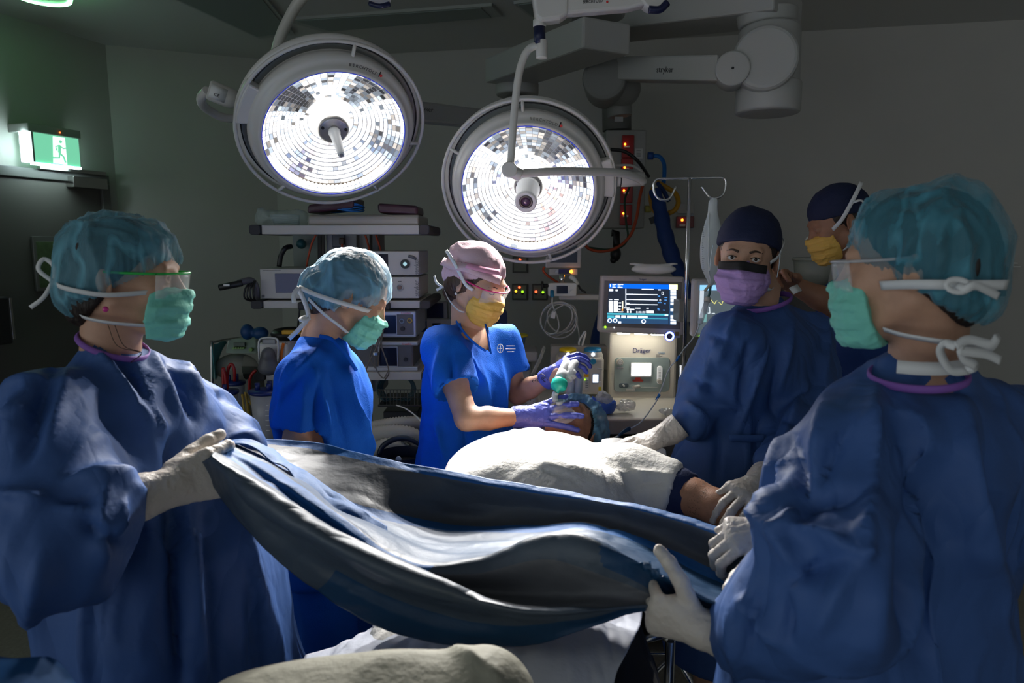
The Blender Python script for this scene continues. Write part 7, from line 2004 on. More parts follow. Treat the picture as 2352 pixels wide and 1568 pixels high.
m = MB(); m.tube([P(*q) for q in line], 0.0021, 8, sub=5); m.build('line_tube', mat('line_clear', (0.75, 0.78, 0.82), rough=0.15, alpha=0.8), DC)
for x, y, Y, l_, ma_ in ((1557, 823, 2.32, 0.012, BC), (1511, 912, 2.27, 0.012, BC)):
    m = MB(); q = P(x, y, Y); m.cyl(q + V3((.006, 0, .01)), q + V3((-.006, 0, -.01)), 0.005, 0.0035, seg=12); m.build('valve', ma_, DC)
m = MB(); m.tube([P(1446, 984, 2.12), P(1434, 990, 2.10), P(1420, 1001, 2.09)], lambda t: 0.008 - 0.003 * t, 10, flat=0.6); m.build('roller_clamp', mat('clamp_navy', (0.012, 0.04, 0.10), rough=0.4), DC)
m = MB(); m.tube([P(1420, 1001, 2.09), P(1408, 1006, 2.08)], 0.0022, 6); m.build('line_end', WHT, DC)

# ------------------------------------------------------------------ anaesthesia machine
YM = 2.98
AM = thing('anaesthesia_machine', 'cream anaesthesia machine with a large lit screen and grey-green control panel', 'machine', P(1480, 1050, 3.2))
part('tower_body', (1400, 762, 1552, 928), YM, 0.35, CREAM, AM, bevel=0.012)
rpart('control_panel', (1412, 821, 1537, 900), YM - 0.004, 0.01, mat('panel_sage', (0.27, 0.34, 0.33), rough=0.5), AM, 0.018)
rpart('display_frame', (1449, 833, 1497, 866), YM - 0.012, 0.012, WHT, AM, 0.004)
part('lit_display', (1451, 835, 1495, 862), YM - 0.015, 0.006, em('display_white', (0.95, 0.98, 1.0), 2.4), AM)
disc('pressure_knob', 1424.5, 832, YM - 0.024, 0.014, 0.022, CREAM, AM); disc('knob_face', 1424.5, 832, YM - 0.026, 0.0095, 0.003, WHT, AM)
annulus('knob_line', 1424.5, 832, YM - 0.0245, 0.0105, 0.0008, DEVD, AM)
txt('O2+', 1424.5, 832, YM - 0.0265, 4, DEVD, AM)
part('paper_label', (1417, 843, 1432, 847.5), YM - 0.006, 0.003, WHT, AM); txt('O2 FLUSH', 1424.5, 845.3, YM - 0.0065, 2.6, DEVD, AM)
part('red_label', (1459, 866.5, 1471.5, 871.5), YM - 0.006, 0.003, mat('label_red', (0.62, 0.05, 0.03), rough=0.5), AM)
part('red_label', (1453.5, 871.5, 1477, 876), YM - 0.006, 0.003, mat('label_red', (0.62, 0.05, 0.03)), AM)
txt('EMERGENCY O2', 1465.3, 873.8, YM - 0.0065, 2.8, DEVD, AM)
rpart('flow_tube', (1510.5, 841, 1521, 882), YM - 0.016, 0.014, em('flow_white', (0.75, 0.76, 0.75), 0.25), AM, 0.0095)
for k in range(7): part('flow_mark', (1513, 847 + 3.6 * k, 1518, 847.7 + 3.6 * k), YM - 0.0165, 0.002, DEVD, AM)
disc('flow_knob', 1516, 876.5, YM - 0.04, 0.0095, 0.03, mat('knob_putty', (0.50, 0.48, 0.43), rough=0.5), AM)
rpart('switch_plate', (1422, 880, 1444, 890), YM - 0.007, 0.008, mat('slate_grey', (0.07, 0.10, 0.12), rough=0.4), AM, 0.008)
disc('toggle', 1433.5, 886, YM - 0.03, 0.004, 0.026, WHT, AM)
m = MB(); m.tube([P(1455, 889, YM - 0.045), P(1467, 887, YM - 0.03), P(1467, 887, YM)], 0.007, 10, smooth=False); m.build('outlet_tap', mat('knob_putty', (0.50, 0.48, 0.43)), AM)
part('paper_label', (1438, 893, 1458, 897.5), YM - 0.006, 0.003, WHT, AM); txt('AUXILIARY O2', 1448, 895.2, YM - 0.0065, 2.6, DEVD, AM)
part('panel_line', (1472, 889, 1510, 889.7), YM - 0.0055, 0.002, WHT, AM)
NAVYINK = mat('navy_ink', (0.01, 0.02, 0.12), rough=0.5)
txt('Dräger', 1474, 805, YM - 0.003, 11.5, NAVYINK, AM, sx=0.95)
txt('Dräger', 1520, 810, YM - 0.003, 4, mat('blue_ink', (0.05, 0.2, 0.4), rough=0.5), AM)
for k, w_ in enumerate((9, 8, 14, 10)): part('printed_line', (1507, 814.0 + 1.9 * k, 1507 + w_, 814.6 + 1.9 * k), YM - 0.001, 0.002, DEVD, AM)
# monitor
MO = thing('patient_monitor', 'large lit screen with blue header atop the cream anaesthesia machine', 'monitor', P(1475, 765, 2.9))
YS = 2.86
def quadpart(name, pts, Y, t, ma_, par, bevel=0.0):
    f = [P(x, y, Y) for x, y in pts]; b = [q + V3((0, t, 0)) for q in f]
    m = MB(); v = [f[3], f[2], b[2], b[3], f[0], f[1], b[1], b[0]]
    m.hexa(v[:4], v[4:]); return m.build(name, ma_, par, bevel=bevel)
MGR = mat('monitor_case', (0.50, 0.46, 0.44), rough=0.45)
MQ = [(1381, 632), (1573, 635), (1570, 778), (1374, 763)]
def mq(u, v):
    a = [MQ[0][i] * (1 - u) + MQ[1][i] * u for i in (0, 1)]; b = [MQ[3][i] * (1 - u) + MQ[2][i] * u for i in (0, 1)]
    return a[0] * (1 - v) + b[0] * v, a[1] * (1 - v) + b[1] * v
quadpart('monitor_case', [MQ[0], MQ[1], (1571, 771), MQ[3]], YS, 0.06, MGR, MO, bevel=0.01)
# zoomed crop coordinates (x, y of the 2352x1568 close view of 1370..1580, 625..765)
cz = lambda x, y: (1370 + x * 210 / 2352, 625 + y * 140 / 1568)
quadpart('bezel', [cz(205, 215), cz(2200, 250), cz(2150, 1470), cz(155, 1400)], YS - 0.002, 0.006, mat('bezel_grey', (0.16, 0.155, 0.16), rough=0.4), MO, bevel=0.001)
scr = quadpart('screen', [cz(315, 290), cz(2085, 320), cz(2030, 1350), cz(272, 1305)], YS - 0.004, 0.004, E_D, MO)
SQ = [cz(315, 290), cz(2085, 320), cz(2030, 1350), cz(272, 1305)]
def sq(x, y):
    """x, y in the close view -> pixel"""
    return cz(x, y)
def srect(name, x0, y0, x1, y1, ma_, d=0.0055, sk=0.018):
    return quadpart(name, [sq(x0, y0), sq(x1, y0 + (x1 - x0) * sk), sq(x1, y1 + (x1 - x0) * sk), sq(x0, y1)], YS - d, 0.0008, ma_, scr)
srect('header_bar', 318, 290, 1868, 408, E_B)
srect('status_tile', 1870, 318, 2083, 440, E_W); srect('tile_border', 1864, 308, 2090, 448, em('screen_yellow', (0.8, 0.8, 0.1), 0.9), 0.005)
srect('side_column', 1868, 455, 2055, 1345, E_S, 0.0048)
for y in (455, 530, 612, 694, 776, 935, 1105, 1190, 1270): srect('side_key', 1905, y, 2050, y + 66, E_W)
srect('lower_bar', 278, 1045, 1850, 1090, E_C); srect('lower_panel', 276, 1110, 1850, 1310, E_S, 0.005)
srect('active_tab', 285, 1105, 458, 1165, E_C, 0.0062)
for x in (490, 640, 790, 918, 1068, 1196): srect('tab', x, 1108 + (x - 490) * 0.02, x + 118, 1166 + (x - 490) * 0.02, E_W, 0.0062)
srect('tab_line', 278, 1165, 1838, 1180, E_C, 0.006)
for x0, y0 in ((765, 555), (765, 690), (765, 812)): srect('trace_line', x0, y0, x0 + 808, y0 + 20, E_W)
for x0, y0, x1, y1 in ((745, 425, 765, 880), (325, 430, 430, 485), (492, 440, 545, 485), (318, 735, 425, 1030), (445, 740, 548, 1025), (1165, 425, 1475, 448), (1590, 440, 1655, 465), (570, 775, 635, 798), (570, 858, 635, 880), (565, 940, 620, 962), (560, 1008, 690, 1030), (710, 905, 850, 930), (775, 940, 840, 975), (850, 940, 905, 975), (918, 942, 975, 975), (995, 915, 1130, 940), (1280, 985, 1475, 1050), (325, 690, 405, 710), (455, 695, 575, 715), (765, 785, 845, 810), (785, 990, 825, 1045), (855, 990, 895, 1045), (1285, 920, 1345, 942), (555, 1262, 635, 1315), (1755, 1085, 1842, 1125)):
    srect('readout_block', x0, y0, x1, y1, E_W)
srect('scale_bar', 655, 740, 690, 940, em('screen_cream', (1.0, 0.95, 0.75), 1.0)); srect('scale_tip', 650, 935, 685, 995, em('screen_amber', (1.0, 0.45, 0.1), 1.0))
for x0, y0, x1, y1 in ((1580, 605, 1640, 625), (1750, 640, 1825, 660), (1750, 705, 1810, 725), (1580, 770, 1680, 790), (1745, 800, 1780, 820), (1570, 930, 1615, 950), (1575, 960, 1630, 980), (1710, 965, 1765, 985)):
    srect('value_label', x0, y0, x1, y1, em('screen_sky', (0.1, 0.4, 1.0), 1.0))
def stxt(b, x, y, h, ma_, align='CENTER'): 
    px, py = sq(x, y); return txt(b, px, py, YS - 0.0065, h, ma_, scr, align=align)
stxt('0', 1702, 548, 8.5, E_W); stxt('0', 1640, 722, 6, E_W); stxt('0:00:00', 1140, 1030, 5.5, E_W)
for r_, (a, b) in enumerate(((515, 690), (480, 620), (495, 672))):
    srect('header_text', 410, 304 + r_ * 36, a, 324 + r_ * 36, E_W, 0.0065); srect('header_text', 545, 304 + r_ * 36, b, 324 + r_ * 36, E_W, 0.0065)
def sdial(x, y):
    px, py = sq(x, y); annulus('dial_gauge', px, py, YS - 0.006, 0.0075, 0.0018, E_W, scr)
sdial(342, 1240); sdial(482, 1240); sdial(1213, 1265)
px, py = sq(360, 340); m = MB(); m.sphere(P(px, py, YS - 0.006), (0.0022, 0.001, 0.006), 10, 8); m.build('bell_icon', E_W, scr)
disc('power_light', 1390.5, 751, YS - 0.006, 0.0045, 0.004, E_G, MO, 14); disc('sensor', 1411, 752, YS - 0.004, 0.003, 0.004, E_W, MO, 10)
txt('Dräger', 1476, 641.5, YS - 0.0015, 4.5, NAVYINK, MO)
# lit round control and downlights
disc('rotary_knob', 1538, 772, YS - 0.045, 0.012, 0.045, mat('knob_violet', (0.08, 0.07, 0.2), rough=0.4), MO)
annulus('knob_glow', 1538, 772, YS - 0.043, 0.0155, 0.0035, em('glow_blue_white', (0.45, 0.6, 1.0), 3.0), MO); annulus('knob_glow_rim', 1538, 772, YS - 0.040, 0.0195, 0.0014, em('glow_blue', (0.03, 0.06, 1.0), 1.5), MO)
part('side_badge', (1548, 759, 1563, 776), YS - 0.002, 0.02, MGR, MO, bevel=0.002)
part('badge_gold', (1551, 762, 1559.5, 771), YS - 0.005, 0.004, mat('badge_gold', (0.30, 0.20, 0.05), rough=0.5), MO)
DNL = em('downlight', (1.0, 0.95, 0.82), 30)
for x, y in ((1432, 766), (1472, 767.5), (1510, 769)):
    m = MB(); c = P(x, y, YS + 0.05); m.box(c + V3((0, 0, 0.001)), (0.05, 0.02, 0.003)); m.build('downlight', DNL, MO)
# worktop with drawer fronts
WK = thing('machine_worktop', 'cream worktop and drawers of the anaesthesia machine bearing blue dishes', 'worktop', P(1480, 1000, 3.0))
def slab(name, px0, px1, pyf, pyb, Yf, Yb, ma_, par, z=None, t=0.02):
    a = P(px0, pyf, Yf); b = P(px1, pyf, Yf); m = MB(); z = a.z
    m.box(((a.x + b.x) / 2, (Yf + Yb) / 2, z - t / 2), (b.x - a.x, Yb - Yf, t)); return m.build(name, ma_, par, bevel=0.006)
slab('worktop', 1180, 1700, 960, 925, 2.62, 3.3, CREAM, WK)
part('drawer_front', (1180, 963, 1700, 998), 2.60, 0.6, mat('drawer_putty', (0.42, 0.37, 0.33), rough=0.5), WK, bevel=0.006)
part('base_front', (1385, 1006, 1700, 1110), 2.66, 0.5, mat('base_taupe', (0.20, 0.18, 0.16), rough=0.5), WK, bevel=0.004)
part('lower_drawer', (1400, 1050, 1700, 1098), 2.645, 0.02, mat('drawer_dusk', (0.28, 0.26, 0.25), rough=0.5), WK, bevel=0.004)
part('name_strip', (1566, 997, 1680, 1010), 2.598, 0.01, WHT, WK, bevel=0.002)
txt('Perseus', 1592, 1003.5, 2.596, 9, DEVD, WK, sx=1.0)
c0 = P(1480, 1110, 2.9)
m = MB(); m.box((c0.x + 0.06, 2.95, c0.z / 2 + 0.04), (0.55, 0.5, c0.z - 0.1)); m.build('trolley_base', mat('base_taupe', (0.20, 0.18, 0.16)), WK, bevel=0.01)
# white tray on the monitor
F = SDF(P(1440, 640, 2.8) - V3((.02, .02, .02)), P(1560, 595, 3.1) + V3((.02, .02, .02)), 0.005)
F.ec(P(1501, 618, 2.9), P(1501, 618, 3.02), (0.092, 0.022), (0.092, 0.022), (1, 0, 0), k=0); F.ec(P(1501, 606, 2.9), P(1501, 606, 3.02), (0.10, 0.008), (0.10, 0.008), (1, 0, 0), k=0.004)
F.ec(P(1501, 600, 2.9), P(1501, 600, 3.02), (0.085, 0.012), (0.085, 0.012), (1, 0, 0), k=0.0, sub=True); F.cut(P(1501, 631, 2.9), (0, 0, -1))
v, f = F.mesh(); v = relax(v, f, 1); tag(npobj('white_tray', v, f, WHT), 'white plastic tray resting on top of the large lit monitor', 'tray')
# right hand monitor
M2 = thing('vital_signs_monitor', 'second lit monitor with a yellow wave trace beside the gowned man', 'monitor', P(1650, 780, 2.7))
YV = 2.62
part('monitor_case', (1596, 640, 1745, 775), YV, 0.06, MGR, M2, bevel=0.01)
def grad_screen(name, rect, Y, par):
    x0, x1, z0, z1 = rc_(*rect, Y)
    mt = em('vitals_background', (0.10, 0.13, 0.15), 0.8); m = MB(); fb(m, *rect, Y, 0.004); return m.build(name, mt, par)
s2 = grad_screen('screen', (1607, 655, 1735, 765), YV - 0.002, M2)
def cy(x, y): return 1580 + x * 140 / 1330, 625 + y * 165 / 1568
def srect2(name, x0, y0, x1, y1, ma_): a = cy(x0, y0); b = cy(x1, y1); return part(name, (a[0], a[1], b[0], b[1]), YV - 0.0045, 0.001, ma_, s2)
srect2('header_bar', 265, 280, 1460, 395, em('header_sky', (0.30, 0.65, 0.95), 1.0))
srect2('side_strip', 265, 400, 330, 1000, em('pale_strip', (0.6, 0.68, 0.75), 0.9)); srect2('value_tile', 340, 920, 405, 1090, em('teal_tile', (0.2, 0.42, 0.42), 0.8))
px, py = cy(975, 335); txt('10:23', px, py, YV - 0.0055, 6, E_W, s2); srect2('date_line', 910, 374, 1025, 386, E_W)
YEL = em('trace_yellow', (0.95, 0.85, 0.25), 1.0)
for pts_ in ([(480, 575), (530, 630), (583, 690), (610, 640), (640, 620)], [(675, 655), (735, 705), (765, 635), (800, 628), (840, 668)], [(895, 632), (930, 620), (980, 660), (1010, 700), (1050, 630), (1120, 660)]):
    m = MB(); m.tube([P(*cy(x, y), YV - 0.005) for x, y in pts_], 0.0010, 6, sub=4); m.build('wave_trace', YEL, s2)
for a, b in (((440, 755), (470, 760)), ((475, 765), (480, 890)), ((430, 893), (485, 893)), ((520, 898), (590, 898))):
    m = MB(); m.tube([P(*cy(*a), YV - 0.005), P(*cy(*b), YV - 0.005)], 0.0009, 6); m.build('capnograph_trace', E_W, s2)
disc('power_light', *cy(268, 1400), YV - 0.004, 0.004, 0.003, E_G, M2, 12)
part('monitor_mount', (1560, 690, 1600, 740), YV + 0.12, 0.1, mat('mount_grey', (0.22, 0.22, 0.2), rough=0.5), M2, bevel=0.005)

# vaporizers
def vapor(px, Y, rect, capm, capn, label, kn):
    t = thing('vaporizer', label, 'vaporizer', P(px, rect[3], Y + 0.05))
    part('vaporizer_body', rect, Y, 0.12, CREAM, t, bevel=0.010)
    c = P(px, rect[1] + 2, Y + 0.055); r = (rect[2] - rect[0]) / 2 * Y / FPX
    m = MB(); m.lathe([(r * 1.0, 0), (r * 0.98, 0.018), (r * 0.86, 0.030), (r * 0.82, 0.034)], c, UP, 28); m.build('dial_base', mat('dial_grey', (0.35, 0.34, 0.32), rough=0.4), t)
    m = MB(); m.lathe([(r * 0.84, 0.034), (r * 0.84, 0.044), (r * 0.7, 0.049), (0, 0.050)], c, UP, 28); m.build('colour_cap', capm, t)
    m = MB(); q = P(px, rect[1] - 10, Y + 0.03); q.y = c.y - r * 0.95; m.sphere(q, 0.007, 12, 8); m.build('lit_sight', em('sight_white', (0.8, 0.88, 1.0), 5.0), t)
    m = MB(); m.tube([V3((q.x - .0, q.y - .004, q.z)) + V3((math.cos(i * math.pi / 8) * .010, 0, math.sin(i * math.pi / 8) * .010)) for i in range(16)], 0.0018, 6, closed=True, smooth=False); m.build('sight_ring', SILV, t)
    return t
va = vapor(1304, 2.92, (1280, 822, 1328, 905), mat('cap_yellow', (0.75, 0.52, 0.01), rough=0.45), '', 'vaporizer with a yellow dial cap behind the raised blue glove', 0)
vb = vapor(1361, 2.90, (1336, 822, 1386, 906), mat('cap_blue', (0.01, 0.16, 0.33), rough=0.45), '', 'vaporizer with a blue dial cap beside the cream machine', 0)
m = MB(); c = P(1362, 829, 2.885); m.lathe([(0.012, 0), (0.013, -0.008), (0.010, -0.014)], c, (0, 1, 0), 18); m.build('filler_knob', mat('knob_cyan', (0.02, 0.25, 0.42), rough=0.4), vb)
part('sight_glass', (1362, 860, 1374, 878), 2.895, 0.008, em('sight_glow', (0.75, 0.85, 1.0), 1.6), vb); part('sight_frame', (1359, 857, 1377, 881), 2.897, 0.006, SILV, vb)
part('warning_label', (1341, 858, 1352, 894), 2.896, 0.005, WHT, vb); part('orange_label', (1341, 859, 1352, 866), 2.894, 0.004, mat('orange_label', (0.8, 0.4, 0.01), rough=0.5), vb)
m = MB(); m.sphere(P(1343.5, 871.5, 2.893), 0.003, 10, 8); m.build('ready_light', E_G, vb)
for k in range(4): part('label_line', (1345, 874 + 5 * k, 1351, 875 + 5 * k), 2.894, 0.002, DEVD, vb)
part('hazard_sticker', (1375, 888, 1381, 897), 2.895, 0.005, mat('sticker_yellow', (0.8, 0.6, 0.02), rough=0.5), vb); part('white_sticker', (1375, 876, 1381, 888), 2.895, 0.005, WHT, vb)
m = MB(); m.tube([P(1372, 846, 2.88), P(1384, 848, 2.88)], 0.0025, 6); m.build('locking_pin', SILV, vb)
part('back_bar', (1266, 795, 1396, 850), 3.06, 0.08, mat('back_bar', (0.30, 0.29, 0.27), rough=0.5), va, bevel=0.005)

# dishes and wrappers on the worktop
KB = mat('dish_blue', (0.045, 0.14, 0.58), rough=0.35)
F = SDF(P(1340, 950, 2.7) - V3((.02, .08, .01)), P(1425, 895, 2.7) + V3((.02, .1, .02)), 0.0036)
F.ec(P(1352, 924, 2.74), P(1384, 930, 2.70), (0.035, 0.05), (0.043, 0.05), (0, 1, 0), k=0); F.el(P(1390, 928, 2.70), (0.044, 0.05, 0.045), k=0.01)
F.ec(P(1352, 914, 2.74), P(1386, 916, 2.70), (0.031, 0.045), (0.038, 0.045), (0, 1, 0), k=0, sub=True); F.el(P(1391, 915, 2.70), (0.040, 0.046, 0.040), k=0, sub=True)
F.cut(P(1385, 907, 2.70), (0.1, -0.1, 1)); F.cut(P(1385, 946, 2.70), (0, 0, -1))
v, f = F.mesh(); KD = tag(npobj('kidney_dish', v, f, KB), 'bright blue kidney dish holding a clear wrapper on the worktop', 'dish')
def crumple_ob(name, c, r, seed, label, cat, ma_, group=None, amp=0.35, h=0.0042):
    c = V3(c); F = SDF(c - V3(r) * 1.5, c + V3(r) * 1.5, h); F.el(c, r, k=0); v, f = F.mesh()
    v = wrinkle(v, f, min(r) * amp, 0.55 / min(r), seed, octv=3, sharp=0.7, warp=1.0)
    return tag(npobj(name, v, f, ma_, smooth=False), label, cat, group)
WR2 = mat('wrapper_film', (0.75, 0.76, 0.74), rough=0.12, alpha=0.55, spec=1.0)
crumple_ob('clear_wrapper', P(1386, 914, 2.68), (0.028, 0.03, 0.024), 3, 'clear plastic wrapper crumpled inside the blue kidney dish', 'wrapper', WR2)
crumple_ob('torn_packet', P(1437, 931, 2.70), (0.034, 0.03, 0.020), 7, 'torn clear packet crumpled beside the blue kidney dish', 'packet', WR2)
crumple_ob('flat_packet', P(1531, 945, 2.66), (0.028, 0.02, 0.011), 9, 'flattened clear packet near the gowned arm on the worktop', 'packet', WR2)
# coil of cable and its controller
PM = thing('oxygen_module', 'small white module with a dark display and blue plug above the cable coil', 'module', P(1292, 680, 3.3))
rpart('module_case', (1259, 650, 1324, 680), 3.30, 0.05, WHT, PM, 0.008)
part('module_display', (1279, 656, 1304, 674), 3.296, 0.006, SCR_OFF, PM); disc('module_dial', 1315, 672, 3.29, 0.013, 0.012, WHT, PM)
m = MB(); m.tube([P(1268, 668, 3.27), P(1268, 676, 3.26), P(1268.5, 682, 3.26)], 0.009, 10); m.build('blue_plug', mat('plug_blue', (0.01, 0.16, 0.30), rough=0.4), PM)
m = MB(); m.cyl(P(1243, 656, 3.3), P(1248, 656, 3.3), 0.022, seg=20); m.build('clamp_knob', BLK, PM); m = MB(); m.cyl(P(1246, 656, 3.3), P(1260, 656, 3.31), 0.010, seg=14); m.build('clamp_stem', BLK, PM)
m = MB(); m.cyl(P(1291, 628, 3.36), P(1291, 655, 3.36), 0.014, seg=18); m.build('support_post', CHR, PM)
part('support_arm', (1285, 676, 1378, 689), 3.34, 0.05, DEVG, PM, bevel=0.006)
CW = mat('cable_white', (0.55, 0.54, 0.52), rough=0.4)
CO = thing('sensor_cable', 'coiled white sensor cable hanging from the small white module', 'cable', P(1283, 700, 3.28))
for k in range(4):
    cx_, cy_, rx, ry, rt = ((1284, 735, 42, 42, 0.0), (1278, 731, 37, 36, 0.2), (1290, 731, 33, 33, -0.1), (1287, 736, 36, 37, 0.5))[k]
    m = MB(); m.tube([P(cx_ + rx * math.cos(t + rt), cy_ + ry * math.sin(t), 3.27 + 0.008 * k + 0.004 * math.sin(3 * t)) for t in [i * math.pi / 18 for i in range(36)]], 0.0037, 8, closed=True, smooth=False); m.build('cable_loop', CW, CO)
m = MB(); m.tube([P(1268.5, 682, 3.26), P(1269, 700, 3.25), P(1280, 728, 3.25), P(1284, 750, 3.25), P(1276, 764, 3.25), P(1262, 768, 3.26)], 0.0037, 8); m.build('cable_lead', CW, CO)
m = MB(); m.box(P(1271, 723, 3.24), (0.022, 0.014, 0.034), R=Matrix.Rotation(0.25, 3, 'Y')); m.build('cable_box', WHT, CO, bevel=0.003)
m = MB(); m.tube([P(1322, 728, 3.27), P(1329, 760, 3.2), P(1331, 790, 3.15)], 0.003, 8); m.build('cable_tail', CW, CO)
m = MB(); m.tube([P(1332, 800, 3.1), P(1330, 785, 3.1), P(1338, 770, 3.1), P(1343, 762, 3.1), P(1345, 766, 3.1), P(1341, 780, 3.1), P(1336, 800, 3.08)], 0.005, 8); tag(m.build('sensor_probe', WHT), 'looped white probe standing between the two vaporizers', 'probe')
# medication screen under the lamp
MS = thing('slave_monitor', 'pale framed dark display with an orange light hanging below the camera lamp', 'monitor', P(1295, 630, 3.4))
part('display_case', (1253, 545, 1335, 615), 3.38, 0.06, DEVG, MS, bevel=0.006); part('dark_display', (1264, 548, 1326, 603), 3.376, 0.006, mat('screen_blue_grey', (0.035, 0.045, 0.075), rough=0.15), MS)
part('speaker_case', (1261, 616, 1327, 632), 3.38, 0.06, DEVG, MS, bevel=0.004); part('navy_strip', (1283, 618, 1312, 629), 3.376, 0.006, mat('navy_strip', (0.01, 0.012, 0.10), rough=0.3), MS)
disc('case_button', 1279, 623.5, 3.37, 0.008, 0.01, SILV, MS, 16); m = MB(); m.sphere(P(1312, 623.5, 3.37), 0.0085, 12, 8); m.build('orange_light', E_O, MS)
m = MB(); m.tube([P(1250, 612, 3.4), P(1248, 622, 3.4), P(1262, 636, 3.4), P(1284, 650, 3.4)], 0.0055, 8); m.build('orange_lead', RC, MS)
SP = thing('handset', 'white handheld probe with a black cable below the orange light', 'handset', P(1322, 640, 3.35))
m = MB(); m.tube([P(1310, 634, 3.35), P(1320, 642, 3.34), P(1328, 654, 3.33)], lambda t: 0.013 - 0.005 * t, 10); m.build('handset_grip', WHT, SP)
m = MB(); m.tube([P(1328, 654, 3.33), P(1334, 664, 3.33), P(1346, 672, 3.33)], 0.005, 8); m.build('handset_cable', BLK, SP)
# bowl and instruments near the nurse's elbow
BW = thing('specimen_bowl', 'pale blue bowl with a yellow rim behind the royal blue sleeve', 'bowl', P(1188, 797, 3.2))
c = P(1188, 797, 3.2)
m = MB(); m.lathe([(0.034, 0), (0.040, 0.045), (0.043, 0.052)], c, UP, 30); m.build('bowl', mat('bowl_blue', (0.10, 0.18, 0.36), rough=0.3), BW)
m = MB(); m.lathe([(0.042, 0.048), (0.050, 0.052), (0.050, 0.060), (0.040, 0.062), (0.036, 0.058)], c, UP, 30); m.build('yellow_rim', mat('rim_yellow', (0.55, 0.46, 0.02), rough=0.4), BW)
part_ = MB(); fb(part_, 1165, 808, 1236, 832, 3.12, 0.2); fb(part_, 1180, 832, 1220, 945, 3.22, 0.06); tag(part_.build('white_shelf', mat('shelf_offwhite', (0.38, 0.37, 0.35), rough=0.5), bevel=0.01), 'off-white shelf unit jutting out under the pale blue bowl', 'shelf')
m = MB(); m.tube([P(1250, 798, 2.9), P(1240, 825, 2.86), P(1222, 862, 2.82)], 0.012, 10, flat=0.5); tag(m.build('syringe_packet', mat('packet_clear', (0.5, 0.5, 0.48), rough=0.2, alpha=0.5)), 'narrow clear instrument packet leaning by the tattooed forearm', 'packet')
GA = thing('pressure_gauge', 'round white pressure gauge on a pale body beneath the tattooed forearm', 'gauge', P(1217, 925, 2.7))
part('gauge_body', (1180, 905, 1240, 945), 2.72, 0.15, mat('gauge_body', (0.42, 0.40, 0.36), rough=0.4), GA, bevel=0.02)
disc('gauge_face', 1217, 921, 2.70, 0.022, 0.015, WHT, GA); annulus('gauge_rim', 1217, 921, 2.70, 0.0225, 0.0025, SILV, GA)
for k in range(8):
    a = math.radians(-40 + 37 * k); c = P(1217, 921, 2.699); m = MB(); m.tube([c + V3((math.cos(a) * .013, 0, math.sin(a) * .013)), c + V3((math.cos(a) * .018, 0, math.sin(a) * .018))], 0.0007, 4); m.build('dial_mark', INK, GA)
m = MB(); c = P(1217, 921, 2.698); m.tube([c, c + V3((.008, 0, .012))], 0.0009, 4); m.build('needle', INK, GA)
disc('gauge_button', 1196, 922, 2.712, 0.004, 0.01, NAVY, GA, 12)

# breathing circuit held by the gloves
BRC = thing('breathing_circuit', 'pair of white ribbed breathing hoses with a green filter held above the patient', 'breathing circuit', P(1287, 900, 2.14))
HW = mat('hose_translucent', (0.78, 0.79, 0.80), rough=0.3, alpha=0.92)
for k, (x0, x1) in enumerate(((1286, 1302), (1312, 1320))):
    corrugated([P(x0 - 2 + k * 4, 868, 2.16), P(x1 - 8, 848, 2.18), P(x1, 835, 2.22), P(x1 + 10, 850, 2.30), P(x1 + 8, 900, 2.36), P(x1 + 6, 950, 2.4)], 0.0145, 0.010).build('ribbed_hose', HW, BRC)
m = MB(); m.cyl(P(1283, 874, 2.15), P(1294, 852, 2.17), 0.016, 0.017, seg=22); m.build('hose_connector', HW, BRC); m = MB(); m.cyl(P(1303, 872, 2.16), P(1314, 850, 2.18), 0.015, 0.016, seg=22); m.build('hose_connector', HW, BRC)
a = P(1277, 903, 2.12); b = P(1292, 862, 2.16); ax_ = (b - a)
m = MB(); L_ = ax_.length
m.lathe([(0.008, 0), (0.009, L_ * 0.16), (0.023, L_ * 0.26), (0.0255, L_ * 0.38), (0.0255, L_ * 0.62), (0.022, L_ * 0.72), (0.010, L_ * 0.80), (0.010, L_ * 0.95)], a, ax_, 36); m.build('filter', mat('filter_green', (0.02, 0.48, 0.36), rough=0.3), BRC)
m = MB(); m.tube([P(1276, 921, 2.11), P(1274, 908, 2.12), P(1278, 900, 2.12)], 0.0095, 12); m.build('elbow_joint', mat('elbow_clear', (0.6, 0.68, 0.70), rough=0.2, alpha=0.85), BRC)
MK = thing('face_mask_cushion', 'clear domed anaesthetic mask pressed on the patient under the blue glove', 'anaesthetic mask', P(1288, 955, 2.12))
mc = P(1290, 956, 2.115); md_ = (HP.d(0, 1, 0)).normalized()
m = MB(); m.lathe([(0.010, 0.045), (0.022, 0.038), (0.036, 0.020), (0.041, 0.002)], mc, md_, 30, caps=False); m.build('mask_dome', mat('dome_clear', (0.85, 0.8, 0.8), rough=0.06, alpha=0.30, spec=1.0), MK, solid=0.0015)
m = MB(); m.tube([mc + (md_.orthogonal().normalized() * math.cos(t) + md_.cross(md_.orthogonal().normalized()) * math.sin(t)) * 0.041 for t in [i * math.pi / 14 for i in range(28)]], 0.007, 8, closed=True, smooth=False); m.build('mask_cuff', mat('cuff_clear', (0.85, 0.75, 0.72), rough=0.1, alpha=0.45, spec=1.0), MK)
m = MB(); m.tube([mc + md_ * 0.04, mc + md_ * 0.055], 0.012, 14); m.build('mask_port', mat('elbow_clear', (0.6, 0.68, 0.70)), MK)
